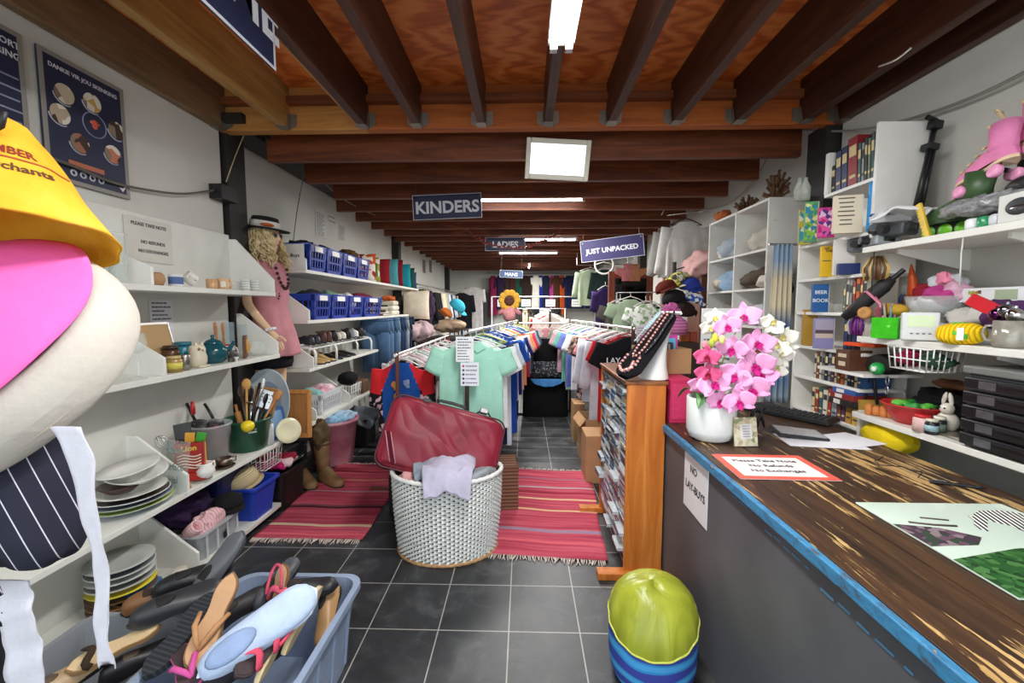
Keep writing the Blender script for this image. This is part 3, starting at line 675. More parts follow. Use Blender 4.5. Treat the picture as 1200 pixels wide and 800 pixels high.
solo(MB().box((0,0,.12),(.02,.17,.24)).use(1).box((.011,0,.12),(.003,.13,.19)),'picture_book',[paint('3f66a0'),paint('7ea3cc')],'blue framed picture standing right of the green bucket','picture',(-1.86,3.1,z3),(0,-.25,-.5),bevel=.002)
tumbler('cloudy tall tumbler standing right of the green bucket',(-1.85,2.98,z3),.034,.16,mat('d9dcd8',.3,0,0,alpha=.55,name='cloudy plastic'))
plate('cream plate standing on edge at the end of the third shelf',(-1.795,3.13,z3+.06),.095,'e2dcb8',(0,PI/2-.25,-.6))
t=thing('framed_picture','plain wooden picture frame standing behind the blue tray','frame',(-1.8,3.27,.52),(-.05,0,.05))
PF=wood('a3632a','b97a3a','c98f50','Z',.5)
b=MB()
for s_ in (-1,1): b.box((s_*.1,0,.19),(.03,.025,.38)); 
b.box((0,0,.015),(.2,.025,.03)).box((0,0,.365),(.2,.025,.03)); b.build('frame_rails',PF,t,bevel=.003)
MB().box((0,.004,.19),(.19,.008,.36)).build('backing',wood('8e5a2a','a06a34','b27c44','Z',.6),t)
# ---- lowest shelf
z4=.091
zz=z4
pp=onX(118,-1.97,0)
for i,(c_,rim) in enumerate((('6a4a30',None),('7a5636',None),('5c3f2a',None),('d8c83a',None),('c9c9c2','8a8a86'),('b9bdb8',None),('cfd0ca','6d7478'),('b5b8b2',None))):
    plate(['brown plate at the foot of','second brown plate in','third brown plate in','bright yellow plate in','pale plate above the yellow one in','grey white plate in','grey rimmed plate near the top of','top pale plate of'][i]+' the tall stack on the lowest shelf',(pp.x,pp.y,zz),.135,c_,rim=rim,deep=.1); zz+=.03
lathe_thing('round_tin','shallow gold tin with a clear lid on the lowest shelf','tin',(-1.9,1.96,z4),[(0,0),(.1,0),(.105,.05),(.1,.052),(.095,.01),(0,.01)],chrome('a08a58',.4))
solo(MB().blob((0,0,0),(.06,.1,.028),.05,9,2),'blue_brush','' or plas('2a5d8c'),'blue brush resting on the shallow gold tin','brush',(-1.9,1.97,z4+.055))
solo(MB().blob((0,0,.018),(.045,.09,.02),nu=18,nv=10).use(1).blob((0,-.02,.036),(.012,.016,.004),nu=10,nv=6),'computer_mouse',[plas('e4dfd2'),plas('222222')],'cream rounded gadget with a dark dot on the lowest shelf','gadget',(-1.87,2.15,z4),(0,0,.5))
lathe_thing('wooden_bowl','cream oval wooden dish on the lowest shelf behind the hanging strap','bowl',(-1.88,1.78,z4),[(0,0),(.05,0),(.09,.03),(.086,.033),(.045,.008),(0,.007)],paint('cdb48a',.5))
t=tub('clear plastic crate holding pink knitwear on the lowest shelf',(-1.95,2.45,z4),.24,.36,.17,'cfd3d6',m=mat('d8dde0',.2,0,0,alpha=.38,name='clear plastic'),name='clear_crate',cat='crate')
b=MB()
for k in range(4): b.box((.118,-.13+.087*k,.09),(.006,.012,.15))
b.build('ribs',mat('dfe4e6',.25,0,0,alpha=.6),t)
cloth_heap('baby_bonnet','pale pink knitted bonnet on top of the clear crate',(-1.89,2.4,z4+.185),(.055,.11,.05),'dcaeb2',4,'hat',m=striped([(0,'e6c3c5'),(.5,'d0989e')],1,60))
lathe_thing('baby_bootee','small pink knitted cap lying open beside the pink bonnet','hat',(-1.88,2.28,z4+.2),[(.03,-.04),(.036,0),(.036,.04),(.03,.042),(.03,0),(.0,-.03)],striped([(0,'e6c3c5'),(.5,'d0989e')],2,60),rot=(0,.9,0))
cloth_heap('dark_clothes','dark folded clothes inside the clear plastic crate',(-1.95,2.45,z4+.08),(.1,.15,.065),'3a3440',6)
def cap(name,label,loc,r,col,rz=0,rot=None,brim=1,m=None):
    t=thing(name,label,'hat',loc,rot or (0,0,rz)); mm=m or fab(col)
    MB().lathe([(r,0),(r*.99,r*.25),(r*.85,r*.6),(r*.5,r*.85),(0,r*.92)],n=24).build('crown',mm,t,solid=.004)
    MB().grid(lambda u,v:Vector(((r*.8+v*r*.75*(1-(2*u-1)**2*.55))*cos((u-.5)*1.9),(r*.98)*sin((u-.5)*2.4)*(1-.1*v),.004-.012*v-.02*v*(2*u-1)**2)),14,5).build('peak',mm,t,solid=.005)
    return t
cap('peaked_hat','black peaked cap lying over the clear crate edge',(-1.9,2.6,z4+.19),.085,'1a191a',rz=-.5)
t=tub('bright blue plastic tub at the end of the lowest shelf',(-1.93,2.87,z4),.24,.28,.24,'1d3fae',name='blue_tub',taper=.78)
t=thing('straw_hat','beige woven hat sitting in the bright blue tub','hat',(-1.94,2.82,z4+.245),(.25,-.2,0))
MB().lathe([(.1,0),(.104,.03),(.095,.07),(.06,.095),(0,.1)],n=26).build('crown',striped([(0,'c6b592'),(.5,'ab9670')],2,90),t,solid=.004)
MB().lathe([(.1,0),(.125,-.006)],n=26).build('brim',striped([(0,'c6b592'),(.5,'ab9670')],2,90),t,solid=.004)
tub('navy plastic box at the back under the third shelf',(-2.04,2.72,.28),.2,.26,.2,'1b2050',name='navy_box')
cloth_heap('purple_bag','dark purple bag stuffed at the back of the lowest shelf',(-2.03,2.4,z4+.26),(.1,.14,.08),'2a1a38',3,'bag')
cloth_heap('black_bag','black bag stuffed under the third shelf near the clear crate',(-2.03,2.58,z4+.13),(.1,.13,.11),'161518',8,'bag')
tub('black plastic bin of shoes and clothes beside the blue tub',(-1.96,3.24,.0),.3,.34,.3,'161617',name='black_bin',taper=.9)
for i,(dx,dy,dz,c_,lb,nm) in enumerate(((.0,-.1,.33,'c42a6c','bright pink folded cloth on top of the black bin','cloth'),(.03,.0,.36,'8e1f36','dark red cloth across the middle of the black bin','cloth'),(.02,.1,.33,'101012','black shiny plastic bag bulging from the black bin','plastic_bag'),(-.07,.03,.36,'b06a34','rust orange cloth at the back of the black bin','cloth'),(.05,-.03,.335,'d8b9bd','pale pink cloth at the front of the black bin','cloth'))):
    cloth_heap(nm,lb,(-1.96+dx,3.27+dy,dz),(.11,.075,.035),c_,i+20,'cloth' if nm=='cloth' else 'bag',m=None if nm=='cloth' else mat(c_,.25,0,0,bump=.5,bscale=30))
# white wire basket hung below third shelf
def wire_basket(label,loc,w,d,h,rz=0,name='wire_basket',n=6,m=None,r=.0025,group=None,taper=.9):
    t=thing(name,label,'basket',loc,(0,0,rz),group); b=MB(); m=m or paint('e9e9e5',.3); W,D=w/2,d/2
    for z,s in ((0,taper),(h*.5,(1+taper)/2),(h,1)): b.tube([(W*s,D*s,z),(-W*s,D*s,z),(-W*s,-D*s,z),(W*s,-D*s,z)],r*1.3 if z==h else r,5,closed=True)
    for i in range(n+1):
        u=-1+2*i/n
        for s in (-1,1): b.tube([(u*W*taper,s*D*taper,0),(u*W,s*D,h)],r,5); b.tube([(s*W*taper,u*D*taper,0),(s*W,u*D,h)],r,5)
        b.tube([(u*W*taper,-D*taper,0),(u*W*taper,D*taper,0)],r,5)
    b.build('wire_body',m,t); return t
wire_basket('small white wire basket hanging under the third shelf',(-1.93,3.0,.39),.2,.22,.13)
# ================================================================ footwear makers
def sole_outline(L,W,n=16,heel=.72,inner=.0):
    P=[]
    for i in range(n+1):
        u=i/n; x=-L/2+L*u
        w=W/2*(heel*(1-u)+1.0*u)*(1-.28*math.exp(-((u-.42)/.16)**2))*min(1,(max(1e-4,1-(2*abs(u-.5))**8))**.5+ .0)
        w=max(w*((1-abs(2*u-1)**5)**.5),.0005); P.append((x,w))
    return [(x,-w) for x,w in P]+[(x,w) for x,w in reversed(P)]
def sandal(label,loc,L,W,col,straps,rot,scol=None,th=.016,name='sandal',sm=None,kind='thong'):
    t=thing(name,label,'shoe',loc,rot)
    MB().prism(sole_outline(L,W),(0,0,0),(1,0,0),(0,1,0),th).build('sole',mat(scol or col,.7,0,.08,25),t,bevel=.003)
    MB().prism([(x*.95,y*.9) for x,y in sole_outline(L,W)],(0,0,th),(1,0,0),(0,1,0),.003).build('insole',sm or mat(col,.75,0,.08,20,.15,60),t)
    m=fab(straps); z=th+.002
    if kind=='thong':
        a=(L*.3,0,z)
        for s_ in (-1,1):
            MB().tube([a,(L*.24,s_*W*.12,z+.02),(L*.1,s_*W*.34,z+.03),(-L*.05,s_*W*.47,z+.004)],[.006,.009,.009,.007],7).build('strap',m,t)
    else:
        for xx,hh in ((L*.25,.03),(-L*.02,.035))[:2 if kind=='two' else 1]:
            MB().tube([(xx+.01*sin(q*3),W*.48*cos(q),z+hh*sin(q)) for q in [PI*k/10 for k in range(11)]],.012,7,ry=.004,up=(1,0,0)).build('strap',m,t)
        if kind=='two': MB().tube([(-L*.42+.04*0,W*.3*cos(q)*1.1,z+.03+.02*sin(q)) if 0 else (-L*.02-L*.42*sin(q),W*.42*cos(q),z+.028) for q in [PI*k/10 for k in range(11)]],.006,6).build('heel_strap',m,t)
    return t
def shoe(label,loc,L=.26,W=.09,H=.07,col='222222',rot=(0,0,0),heel=0,sole='1b1b1b',name='shoe',opening=True,m=None,inner='5a4a3a',hi=.0,simple=False,group=None):
    """closed shoe along local x, toe at +x"""
    mm=m or mat(col,.45,0,.06,20)
    def lift(u): return heel*(max(0,1-u/.75))**1.3 if heel else 0
    b=MB()
    def up(u,v):
        a=PI*v; w=W/2*(.72+.28*u)*max((1-abs(2*u-1)**4),0)**.5
        top=H*(1.0 if u<.3 else 1-.55*min(1,(u-.3)/.45))+hi*max(0,1-u/.4)
        h=top*max((1-abs(2*u-1)**6),0)**.5
        return Vector((-L/2+L*u,w*cos(a),lift(u)+.012+h*max(sin(a),0)**.6))
    b.grid(up,18,10)
    t_o=None
    parts=[('upper',b,mm)]
    s=MB(); pts=sole_outline(L*1.02,W*1.02); n=len(pts)
    vs=[(x,y,lift((x+L/2)/L)) for x,y in pts]+[(x,y,lift((x+L/2)/L)+.014) for x,y in pts]
    s.add(vs,[list(range(n))[::-1],list(range(n,2*n))]+[(i,(i+1)%n,n+(i+1)%n,n+i) for i in range(n)])
    if heel: s.cyl((-L*.42,0,0),(-L*.42,0,heel),.014 if heel>.05 else .026,.03,10)
    if opening: o=MB().blob((-L*.2,0,lift(.3)+H*.98+hi*.5),(L*.2,W*.25,.012),nu=14,nv=6)
    if simple:
        q=MB(); 
        for src,k in ((b,0),(s,1))+(((o,2),) if opening else ()):
            q.m=k; off=len(q.v); q.v+=src.v; q.f+=[[i+off for i in f] for f in src.f]; q.mi+=[k]*len(src.f); q.sm+=src.sm
        return solo(q,name,[mm,mat(sole,.6),mat(inner,.8)],label,'shoe',loc,rot,group)
    t=thing(name,label,'shoe',loc,rot,group)
    b.build('upper',mm,t); s.build('sole',mat(sole,.6),t)
    if opening: o.build('lining',mat(inner,.8),t)
    return t
# ================================================================ LEFT REAR SHELVES
XB=-1.9
for z,y1,g,lb in ((1.88,7.7,(3.72,),'upper white wall shelf carrying blue baskets and cushions'),(1.435,7.0,(3.74,),'white wall shelf carrying the lower row of blue baskets'),(1.005,5.5,(3.78,),'white wall shelf carrying the white shoe rack'),(.515,5.2,(3.8,4.55),'lowest rear wall shelf above the pink laundry bin')):
    shelf_unit(lb,3.7,y1,z,g,X0=WLB,X1=XB,gh=.34)
board('shelf_sign','white panel end reading about lay buys beside the mannequin','sign',(-2.06,3.705,2.0),(1,0,0),(0,0,1),.3,.2,'e2e2dc',[('No Lay-Buys',.042,.0,.0,'2c2c2c')],panel='sheet')
BLUE='1c3a9e'
ys=[3.8,4.12,4.5,4.92,5.26]
n4=['nearest','second','third','farthest']
for row,(z,ys,where) in enumerate(((1.881,[3.79,4.13,4.5,4.9,5.28],'upper rear shelf'),(1.436,[3.84,4.2,4.62,5.05,5.7],'lower basket shelf'))):
    for i in range(4):
        w=ys[i+1]-ys[i]-.012; y=(ys[i]+ys[i+1])/2
        t=lattice_basket('%s of the four blue plastic baskets on the %s'%(n4[i],where),(XB-.17,y,z),w,.33,.235,BLUE,n=6,group='blue plastic baskets on the rear shelves')
        cc=[['2a2c33','1e1f24','30333c','b58a3c'],['26262a','77967c','d8d5d2','6d1d3a']][row][i]
        cn=[['charcoal','black','dark grey','mustard'],['black','sage green','white','plum']][row][i]
        cloth_heap('folded_clothes','%s clothing heaped in the %s blue basket of the %s'%(cn,n4[i],where),(XB-.17,y,z+.19),(.12,w*.4,.085),cc,row*7+i,nu=20,nv=10)
cloth_heap('knitted_hat','brown knitted hat on top of the upper blue baskets',(XB-.15,4.98,2.16),(.09,.13,.05),'5b4428',31,'hat')
# cushions on the upper shelf
cs=[(5.42,.36,'printed','orange and white patterned cushion next to the blue baskets',.42),(5.62,.34,'printed2','cream and green patterned cushion behind the orange one',.4),(6.0,.36,'8f1f2c','red cushion with a raised corner on the upper rear shelf',.42),(6.35,.4,'4d9aa2','pale teal cushion standing behind the red one',.46),(6.65,.42,'7e1826','dark red square cushion in the middle of the row',.42),(7.1,.4,'1e8b9a','bright turquoise cushion with a white edge',.44),(7.4,.36,'1f4a40','dark green cushion near the end of the row',.4),(7.6,.3,'2f3f6e','slate blue cushion at the end of the row',.38)]
for i,(y,h,c_,lb,w) in enumerate(cs):
    m_=printed(['c9562a','e8dfd0','8f2a22','e8dfd0'],16) if c_=='printed' else printed(['e2dcc4','8e9a44','e2dcc4','5a6a38'],14) if c_=='printed2' else None
    cushion(lb,(XB-.2,y,1.882),w,h,.12,c_ if m_ is None else 'ffffff',(-.16,0,.35 if i%2 else .2),m=m_,group='cushions on the upper rear shelf')
# stacked plates / packets beyond the lower baskets
zz=1.436
for i,c_ in enumerate(('6e4a2c','d9d4c8','2e3d36','c9b48c','e2ded2','3c3a34')):
    solo(MB().box((0,0,.012),(.26,.3-.02*i,.024)).use(1).box((.005,0,.012),(.262,.29-.02*i,.014)),'table_mat',[fab(c_),fab('d9d4c8')],'%s table mat from the bottom of the stack beyond the blue baskets'%ORD[i],'mat',(XB-.16,5.95,zz),(0,0,.1*i),group='stacked table mats',bevel=.004); zz+=.0245
for i,(y,c_,lb) in enumerate(((6.35,'dcd6c6','lowest cream folded towel in the pile past the table mats'),(6.36,'e0dacb','middle cream folded towel in the pile past the table mats'),(6.35,'d5cdba','topmost cream folded towel in the pile past the table mats'))):
    solo(MB().box((0,0,.035),(.3,.36,.07)),'folded_towel',fab(c_),lb,'towel',(XB-.16,y,1.436+.071*i),(0,0,.05*i),bevel=.025)
cloth_heap('orange_scarf','orange scarf lying on the cream folded towels',(XB-.1,6.25,1.68),(.09,.13,.035),'c8642c',12,'scarf')
# shoe rack
t=thing('shoe_rack','white metal shoe rack on the rear shelf','rack',(XB-.02,0,1.006))
WM=paint('ecece8',.3)
y0,y1=3.82,5.35
b=MB()
for dx,dz in ((-.04,.16),(-.12,.2),(-.2,.16),(-.28,.2)): b.tube([(dx,y0,dz),(dx,y1,dz)],.008,6)
b.build('rails',WM,t)
for yy in (3.86,4.3,4.85,5.3): MB().tube([(-.0,yy,0),(.0,yy,.12),(-.015,yy,.155),(-.05,yy,.168),(-.3,yy,.19),(-.33,yy,.17),(-.335,yy,0)],.012,8).build('leg_hoop',WM,t)
cols=[('22252c','charcoal'),('2a2f3a','dark navy'),('4a2a22','brown'),('5a3128','reddish brown'),('17171a','black'),('c9bfae','cream'),('d9d4c8','white'),('1b1b1d','black laced'),('8b8f93','grey'),('e0ddd6','off white'),('1a1a1c','black shiny'),('202024','dark')]
for i,(c_,nm) in enumerate(cols):
    y=3.9+.118*i
    shoe('%s shoe, %s from the mannequin on the white rack'%(nm,ORD[i]),(XB-.17,y,1.006+.205),.25,.082,.075,c_,(0,-.12,PI+.05*(-1)**i if i%3 else PI),heel=.04 if i in(4,7,10) else 0,simple=True,group='shoes on the white shoe rack',hi=.05 if i in (2,3,8) else 0)
for i,(y,c_,lb,h) in enumerate(((4.0,'b8935c','tan flat shoe under the white rack'),(4.12,'c2a06c','second tan flat shoe under the white rack'),(4.24,'a98450','tan high heeled shoe beside the rack hoop',),(4.42,'1b1b1d','black flat shoe under the white rack, nearest one'),(4.6,'1e1d20','black flat shoe under the white rack, middle one'),(4.8,'19191b','black flat shoe under the white rack, farthest one')) if False else [(4.0,'b8935c','tan flat shoe under the white rack',0),(4.12,'c2a06c','second tan flat shoe under the white rack',0),(4.22,'b99a6a','tan high heeled shoe under the white rack',.07),(4.42,'1b1b1d','nearest black flat shoe under the white rack',0),(4.6,'1e1d20','middle black flat shoe under the white rack',0),(4.76,'19191b','farthest black flat shoe under the white rack',0)]):
    shoe(lb,(XB-.12,y,1.006),.24,.08,.05,c_,(0,0,.1*(-1)**i),heel=h,simple=True)
# jeans hanging in a row past the rack
for i in range(9):
    y=5.62+i*.16; c_=['4d6a8c','5b7796','3c5878','6b859f','2c3e58','35496a','8d97a0','28344a','222a3a'][i]
    t=thing('jeans','%s denim jeans, %s from the shoe rack'%(['mid blue','faded blue','deep blue','light blue','dark blue','indigo','grey blue','navy','blue black'][i],ORD[i]),'trousers',(XB-.08,y,1.40),(0,0,.0),group='jeans hanging past the shoe rack')
    b=MB(); lean=.1
    def leg(s_):
        return [(s_*.1+.0,lean*q*0,-q*.75) for q in (0,.33,.66,1)]
    b.tube([(0,0,0),(0,.005,-.1),(0,.01,-.2)],[.19,.2,.21],14,ry=[.02,.028,.03],up=(1,0,0))
    for s_ in (-1,1): b.tube([(s_*.1,.01,-.18),(s_*.105,.02,-.42),(s_*.11,.03,-.72)],[.1,.085,.085],12,ry=[.03,.026,.022],up=(1,0,0))
    b.build('legs',fab(c_,.2),t); MB().tube([(0,0,-.0),(0,0,-.035)],[.192,.194],14,ry=[.024,.026],up=(1,0,0)).build('waistband',fab(c_,.05),t)
rt=thing('hanging_rail','white rail holding the row of jeans','rail',(XB-.08,5.5,1.42))
MB().tube([(0,0,0),(0,1.6,0)],.01,8).build('rail',WM,rt)
for y in (0,1.6): MB().tube([(0,y,0),(0,y,.0),(-.33,y,0)],.008,6).build('bracket',WM,rt)
# basket on lowest rear shelf
lattice_basket('clear white slatted basket of pastel clothes on the lowest rear shelf',(XB-.18,4.2,.516),.5,.3,.2,'d3d6d8',n=12,tag_text=False,name='slatted_basket')
for i,(dy,c_,lb) in enumerate(((-.15,'7fb0ac','aqua'),(-.02,'cf9aa6','rose pink'),(.14,'d8bcc4','pale pink'))):
    cloth_heap('folded_clothes','%s garment in the clear slatted basket'%lb,(XB-.18,4.2+dy,.516+.14),(.11,.1,.09),c_,i+40)
t=wire_basket('white wire shoe stand with a black bag on the lowest rear shelf',(XB-.12,4.78,.516),.2,.3,.16,name='wire_stand',n=7,r=.004)
cloth_heap('black_handbag','black handbag on top of the white wire stand',(XB-.14,4.85,.73),(.1,.13,.07),'141416',51,'bag',amp=.08)
solo(MB().box((0,0,.08),(.2,.2,.16)),'brown_basket',mat('5a3a24',.8,0,.2,40,.5,90),'small brown woven box at the end of the lowest rear shelf','basket',(XB-.12,5.08,.516),bevel=.02)
# pink laundry bin
t=thing('laundry_bin','faded pink plastic laundry bin under the rear shelves','bin',(-1.92,4.15,0))
m,nt,b_,tc=nodes_mat('faded pink plastic',.5)
f=noise_n(nt,mapping(nt,tc,(3,3,5)),1.5,5); nt.links.new(ramp(nt,f,[(.3,'a8566c'),(.55,'c07c8c'),(.75,'cfa0a8')]),b_.inputs['Base Color'])
MB().lathe([(0,0),(.18,0),(.19,.02),(.235,.41),(.255,.42),(.255,.445),(.228,.445),(.18,.02),(0,.02)],n=36).build('bin_body',m,t)
MB().box((.03,-.232,.36),(.09,.004,.035),Euler((-.12,0,.12))).build('paper_label',paint('ecebe6'),t)
for i,(dx,dy,c_,lb) in enumerate(((.05,-.05,'8fb9d6','pale blue'),(-.1,.02,'23242c','black'),(.08,.1,'a8c4dc','light blue crumpled'))):
    cloth_heap('laundry_cloth','%s clothing in the pink laundry bin'%lb,(-1.92+dx,4.15+dy,.44),(.11,.1,.045),c_,60+i)
cloth_heap('clothes_bag','grey clear bag of clothes beyond the pink bin',(-1.85,4.75,.3),(.16,.18,.12),'7f8790',64,'bag')
solo(MB().box((0,0,.15),(.24,.3,.3)),'dark_crate',mat('1b1a1b',.6),'black crate on the floor under the grey bag','crate',(-1.87,4.75,0),bevel=.01)
# boots on the floor
BT=mat('7d5f3e',.6,0,.2,14,.3,40,'leather')
for i,(x,y,rz,lb) in enumerate(((-1.9,3.56,-.7,'left brown leather ankle boot beside the black bin'),(-1.7,3.6,-.6,'right brown leather ankle boot beside the black bin'))):
    t=thing('ankle_boot',lb,'boot',(x,y,0),(0,0,rz)); t.scale=(1.3,1.3,1.3)
    b=MB()
    def up(u,v,L=.27,W=.09):
        a=PI*v; w=W/2*(.8+.25*u)*max(1-abs(2*u-1)**4,0)**.5
        top=.1 if u<.35 else .1-.055*min(1,(u-.35)/.35)
        return Vector((-L/2+L*u,w*cos(a),.02+top*max(1-abs(2*u-1)**6,0)**.5*max(sin(a),0)**.6))
    b.grid(up,16,10); b.tube([(-.08,0,.08),(-.085,0,.15),(-.095,0,.22),(-.1,0,.27)],[.052,.05,.056,.062],16,ry=[.04,.04,.045,.05],up=(1,0,0))
    b.build('upper',BT,t); pts=sole_outline(.28,.094); MB().prism(pts,(0,0,0),(1,0,0),(0,1,0),.02).build('sole',mat('3a2a1a',.7),t)
    MB().cyl((-.1,0,0),(-.1,0,.035),.036,.04,12).build('heel',mat('4a3824',.7),t)
    MB().tube([(-.1+.062*cos(a),.05*sin(a),.268) for a in [2*PI*k/18 for k in range(18)]],.008,6,closed=True).build('cuff',mat('59422a',.7),t)
cloth_heap('shoulder_bag','dark grey shoulder bag slumped over the boots',(-1.98,3.6,.5),(.1,.1,.12),'34353a',70,'bag')
cloth_heap('brown_scarf','olive brown scarf hanging over the boots',(-1.8,3.66,.42),(.05,.1,.13),'5d4c36',71,'scarf')
# far clothes: cushions and garments along the left wall beyond the shelves come with the racks
# ================================================================ MANNEQUIN
def skin_obj(name,chains,m,parent,sub=2):
    """chains: list of [(point, radius or (rx,ry)), ...]; a chain that starts on an existing point is joined to it"""
    V=[];E=[];R=[];roots=[]; idx={}
    def vid(p,r):
        k=tuple(round(q,4) for q in p)
        if k not in idx: idx[k]=len(V); V.append(p); R.append(r)
        return idx[k]
    for ch in chains:
        ex=tuple(round(q,4) for q in ch[0][0]) in idx; last=None
        for p,r in ch:
            i=vid(p,r)
            if last is not None: E.append((last,i))
            elif not ex: roots.append(i)
            last=i
    me=bpy.data.meshes.new(name); me.from_pydata(V,E,[]); me.materials.append(m)
    o=bpy.data.objects.new(name,me); COL.objects.link(o); o.parent=parent
    sk=o.modifiers.new('skin','SKIN'); sk.use_smooth_shade=True
    d=me.skin_vertices[0].data
    for i,r in enumerate(R): d[i].radius=(r,r) if not isinstance(r,tuple) else r
    for i in roots: d[i].use_root=True
    s=o.modifiers.new('smooth','SUBSURF'); s.levels=sub; s.render_levels=sub
    return o
SKIN=mat('e3bf9a',.45,0,.03,6,name='mannequin shell')
mq=thing('mannequin','blonde wigged shop mannequin in a dusty pink dress and hat','mannequin',(-2.09,3.44,.4),(0,0,-.06))
def arm(s_,fw):
    k_=1 if s_<0 else .8; sh=(-.03,s_*.165,1.44); el=(-.03+fw*.3,s_*.255*k_,1.17); wr=(.06+fw,s_*.285*k_,.97); pm=(.085+fw*1.2,s_*.288*k_,.905)
    ch=[[((-.0,0,1.42),(.1,.12)),(sh,.05),((-.035,s_*.22,1.3),.043),(el,.035),((.015+fw*.6,s_*.27*k_,1.07),.031),(wr,.022),(pm,(.034,.018))]]
    for k,(dx,L) in enumerate(((.028,.062),(.01,.072),(-.008,.068),(-.024,.052))):
        a=(pm[0]+dx*.8,pm[1],pm[2]-.012); b=(pm[0]+dx+.012,pm[1]+s_*.002,pm[2]-.012-L*.55); c=(pm[0]+dx+.008,pm[1]-s_*.008,pm[2]-.012-L)
        ch.append([(a,.0095),(b,.0085),(c,.007)])
    ch.append([((pm[0]+.01,pm[1],pm[2]+.03),.011),((pm[0]+.045,pm[1]-s_*.004,pm[2]+.012),.0095),((pm[0]+.06,pm[1]-s_*.008,pm[2]-.014),.008)])
    return ch
chains=[[((0,0,.95),(.115,.15)),((.01,0,1.1),(.095,.12)),((.02,0,1.28),(.115,.135)),((-.0,0,1.42),(.1,.12)),((-.01,0,1.5),(.055,.06)),((0,0,1.57),.048),((.012,0,1.63),(.055,.05))]]
chains+=arm(-1,.15)+arm(1,-.12)
for s_ in (-1,1): chains.append([((0,0,.95),(.115,.15)),((0,s_*.085,.86),.088),((.005,s_*.09,.68),.075),((.01,s_*.09,.48),.052),((-.015,s_*.09,.3),.05),((-.02,s_*.09,.08),.032),((.04,s_*.095,.035),.03),((.12,s_*.1,.025),.024)])
skin_obj('body',chains,SKIN,mq)
def face(p):
    x,y,z=p
    if x>0:
        n=math.exp(-((y/.014)**2))*math.exp(-(((z+.008)/.02)**2))*.022; n+=math.exp(-((y/.012)**2))*math.exp(-(((z-.012)/.022)**2))*.008
        n-=math.exp(-(((abs(y)-.03)/.017)**2))*math.exp(-(((z-.018)/.015)**2))*.008
        n+=math.exp(-((y/.02)**2))*math.exp(-(((z+.05)/.008)**2))*.006; n+=math.exp(-((y/.025)**2))*math.exp(-(((z+.088)/.016)**2))*.012
        x+=n*min(1,x/.05)
    if z<0: y*=1-.35*(-z/.12)**1.3; x+=.012*(-z/.12)
    return Vector((x,y,z))
MB().blob((.02,0,1.705),(.088,.074,.115),nu=56,nv=44,fn=face).build('head',SKIN,mq)
MB().blob((.112,0,1.652),(.007,.018,.005),nu=12,nv=6).build('lips',paint('b04a3c',.4),mq)
b=MB()
for s_ in (-1,1): b.tube([(.112-.02*abs(sin(a))*0,s_*.034+.024*cos(a),1.722+.017*sin(a)) for a in [2*PI*k/18 for k in range(18)]],.004,6,closed=True)
b.tube([(.114,-.012,1.724),(.118,0,1.727),(.114,.012,1.724)],.003,6)
for s_ in (-1,1): b.tube([(.11,s_*.058,1.725),(.05,s_*.08,1.725),(0,s_*.082,1.72)],.003,6)
gl=b.build('glasses',chrome('8a8276',.3),mq)
g=MB()
for s_ in (-1,1): g.blob((.112,s_*.034,1.722),(.003,.023,.016),nu=14,nv=8)
g.build('lenses',mat('2c2622',.1,0,0),gl)
# wig of loose curls
rr=random.Random(11); b=MB()
b.blob((0,0,1.715),(.1,.092,.11),.12,25,3,30,20,fn=lambda p: Vector((min(p.x,.06 if p.z<.06 else .1),p.y,p.z)))
for k in range(190):
    a=rr.uniform(.5,2*PI-.5); zz=rr.uniform(1.66,1.8); rad=math.sqrt(max(.02,1-((zz-1.715)/.125)**2))*.095
    x0,y0=rad*cos(a),rad*sin(a)*.95; L=rr.uniform(.12,.27)+ (zz-1.66)*.5; tw=rr.uniform(3,6); ph=rr.uniform(0,6); rc=rr.uniform(.01,.028)
    P=[]
    for q in range(16):
        u=q/15; fl=1.1+1.2*u*(1.3 if abs(a-PI)<1.4 else .8)
        P.append((x0*fl+rc*cos(tw*u*4+ph)*u**.4-.02*u,y0*fl+rc*sin(tw*u*4+ph)*u**.4,zz-L*u+.01*sin(tw*u*3)))
    b.tube(P,[.0075*(1-.5*q/15) for q in range(16)],5)
m,nt,b_,tc=nodes_mat('blond curls',.45)
nt.links.new(ramp(nt,noise_n(nt,tc.outputs['Object'],22,4),[(.3,'b2976a'),(.5,'dcc696'),(.75,'f0e2bc')]),b_.inputs['Base Color'])
b.build('wig',m,mq)
# hat
hb=MB().lathe([(.086,0),(.1,.02),(.098,.06),(.088,.095),(.06,.1),(0,.094)],n=30,sx=1.1,sy=.95)
hb.lathe([(.095,.004),(.13,-.004),(.17,-.004),(.178,.006),(.17,.004),(.13,.004),(.095,.012)],n=36,sx=1.1,sy=.95,fn=lambda t,z:1)
M_=Matrix.Translation((0,0,1.775))@Matrix.Rotation(.12,4,'Y')
hb.v=[M_@v for v in hb.v]
hat=hb.build('felt_hat',mat('17161a',.85,0,.05,20,.15,60,'felt'),mq)
q=MB().lathe([(.099,.012),(.105,.02),(.1035,.058),(.098,.062)],n=30,sx=1.1,sy=.95); q.v=[M_@v for v in q.v]; q.build('hat_band',fab('e4e0d8'),hat)
q=MB().blob((.08,-.085,.03),(.05,.012,.014),nu=14,nv=8,R=Matrix.Rotation(.5,3,'Z')); q.v=[M_@v for v in q.v]; q.build('band_bow',fab('c05f2a'),hat)
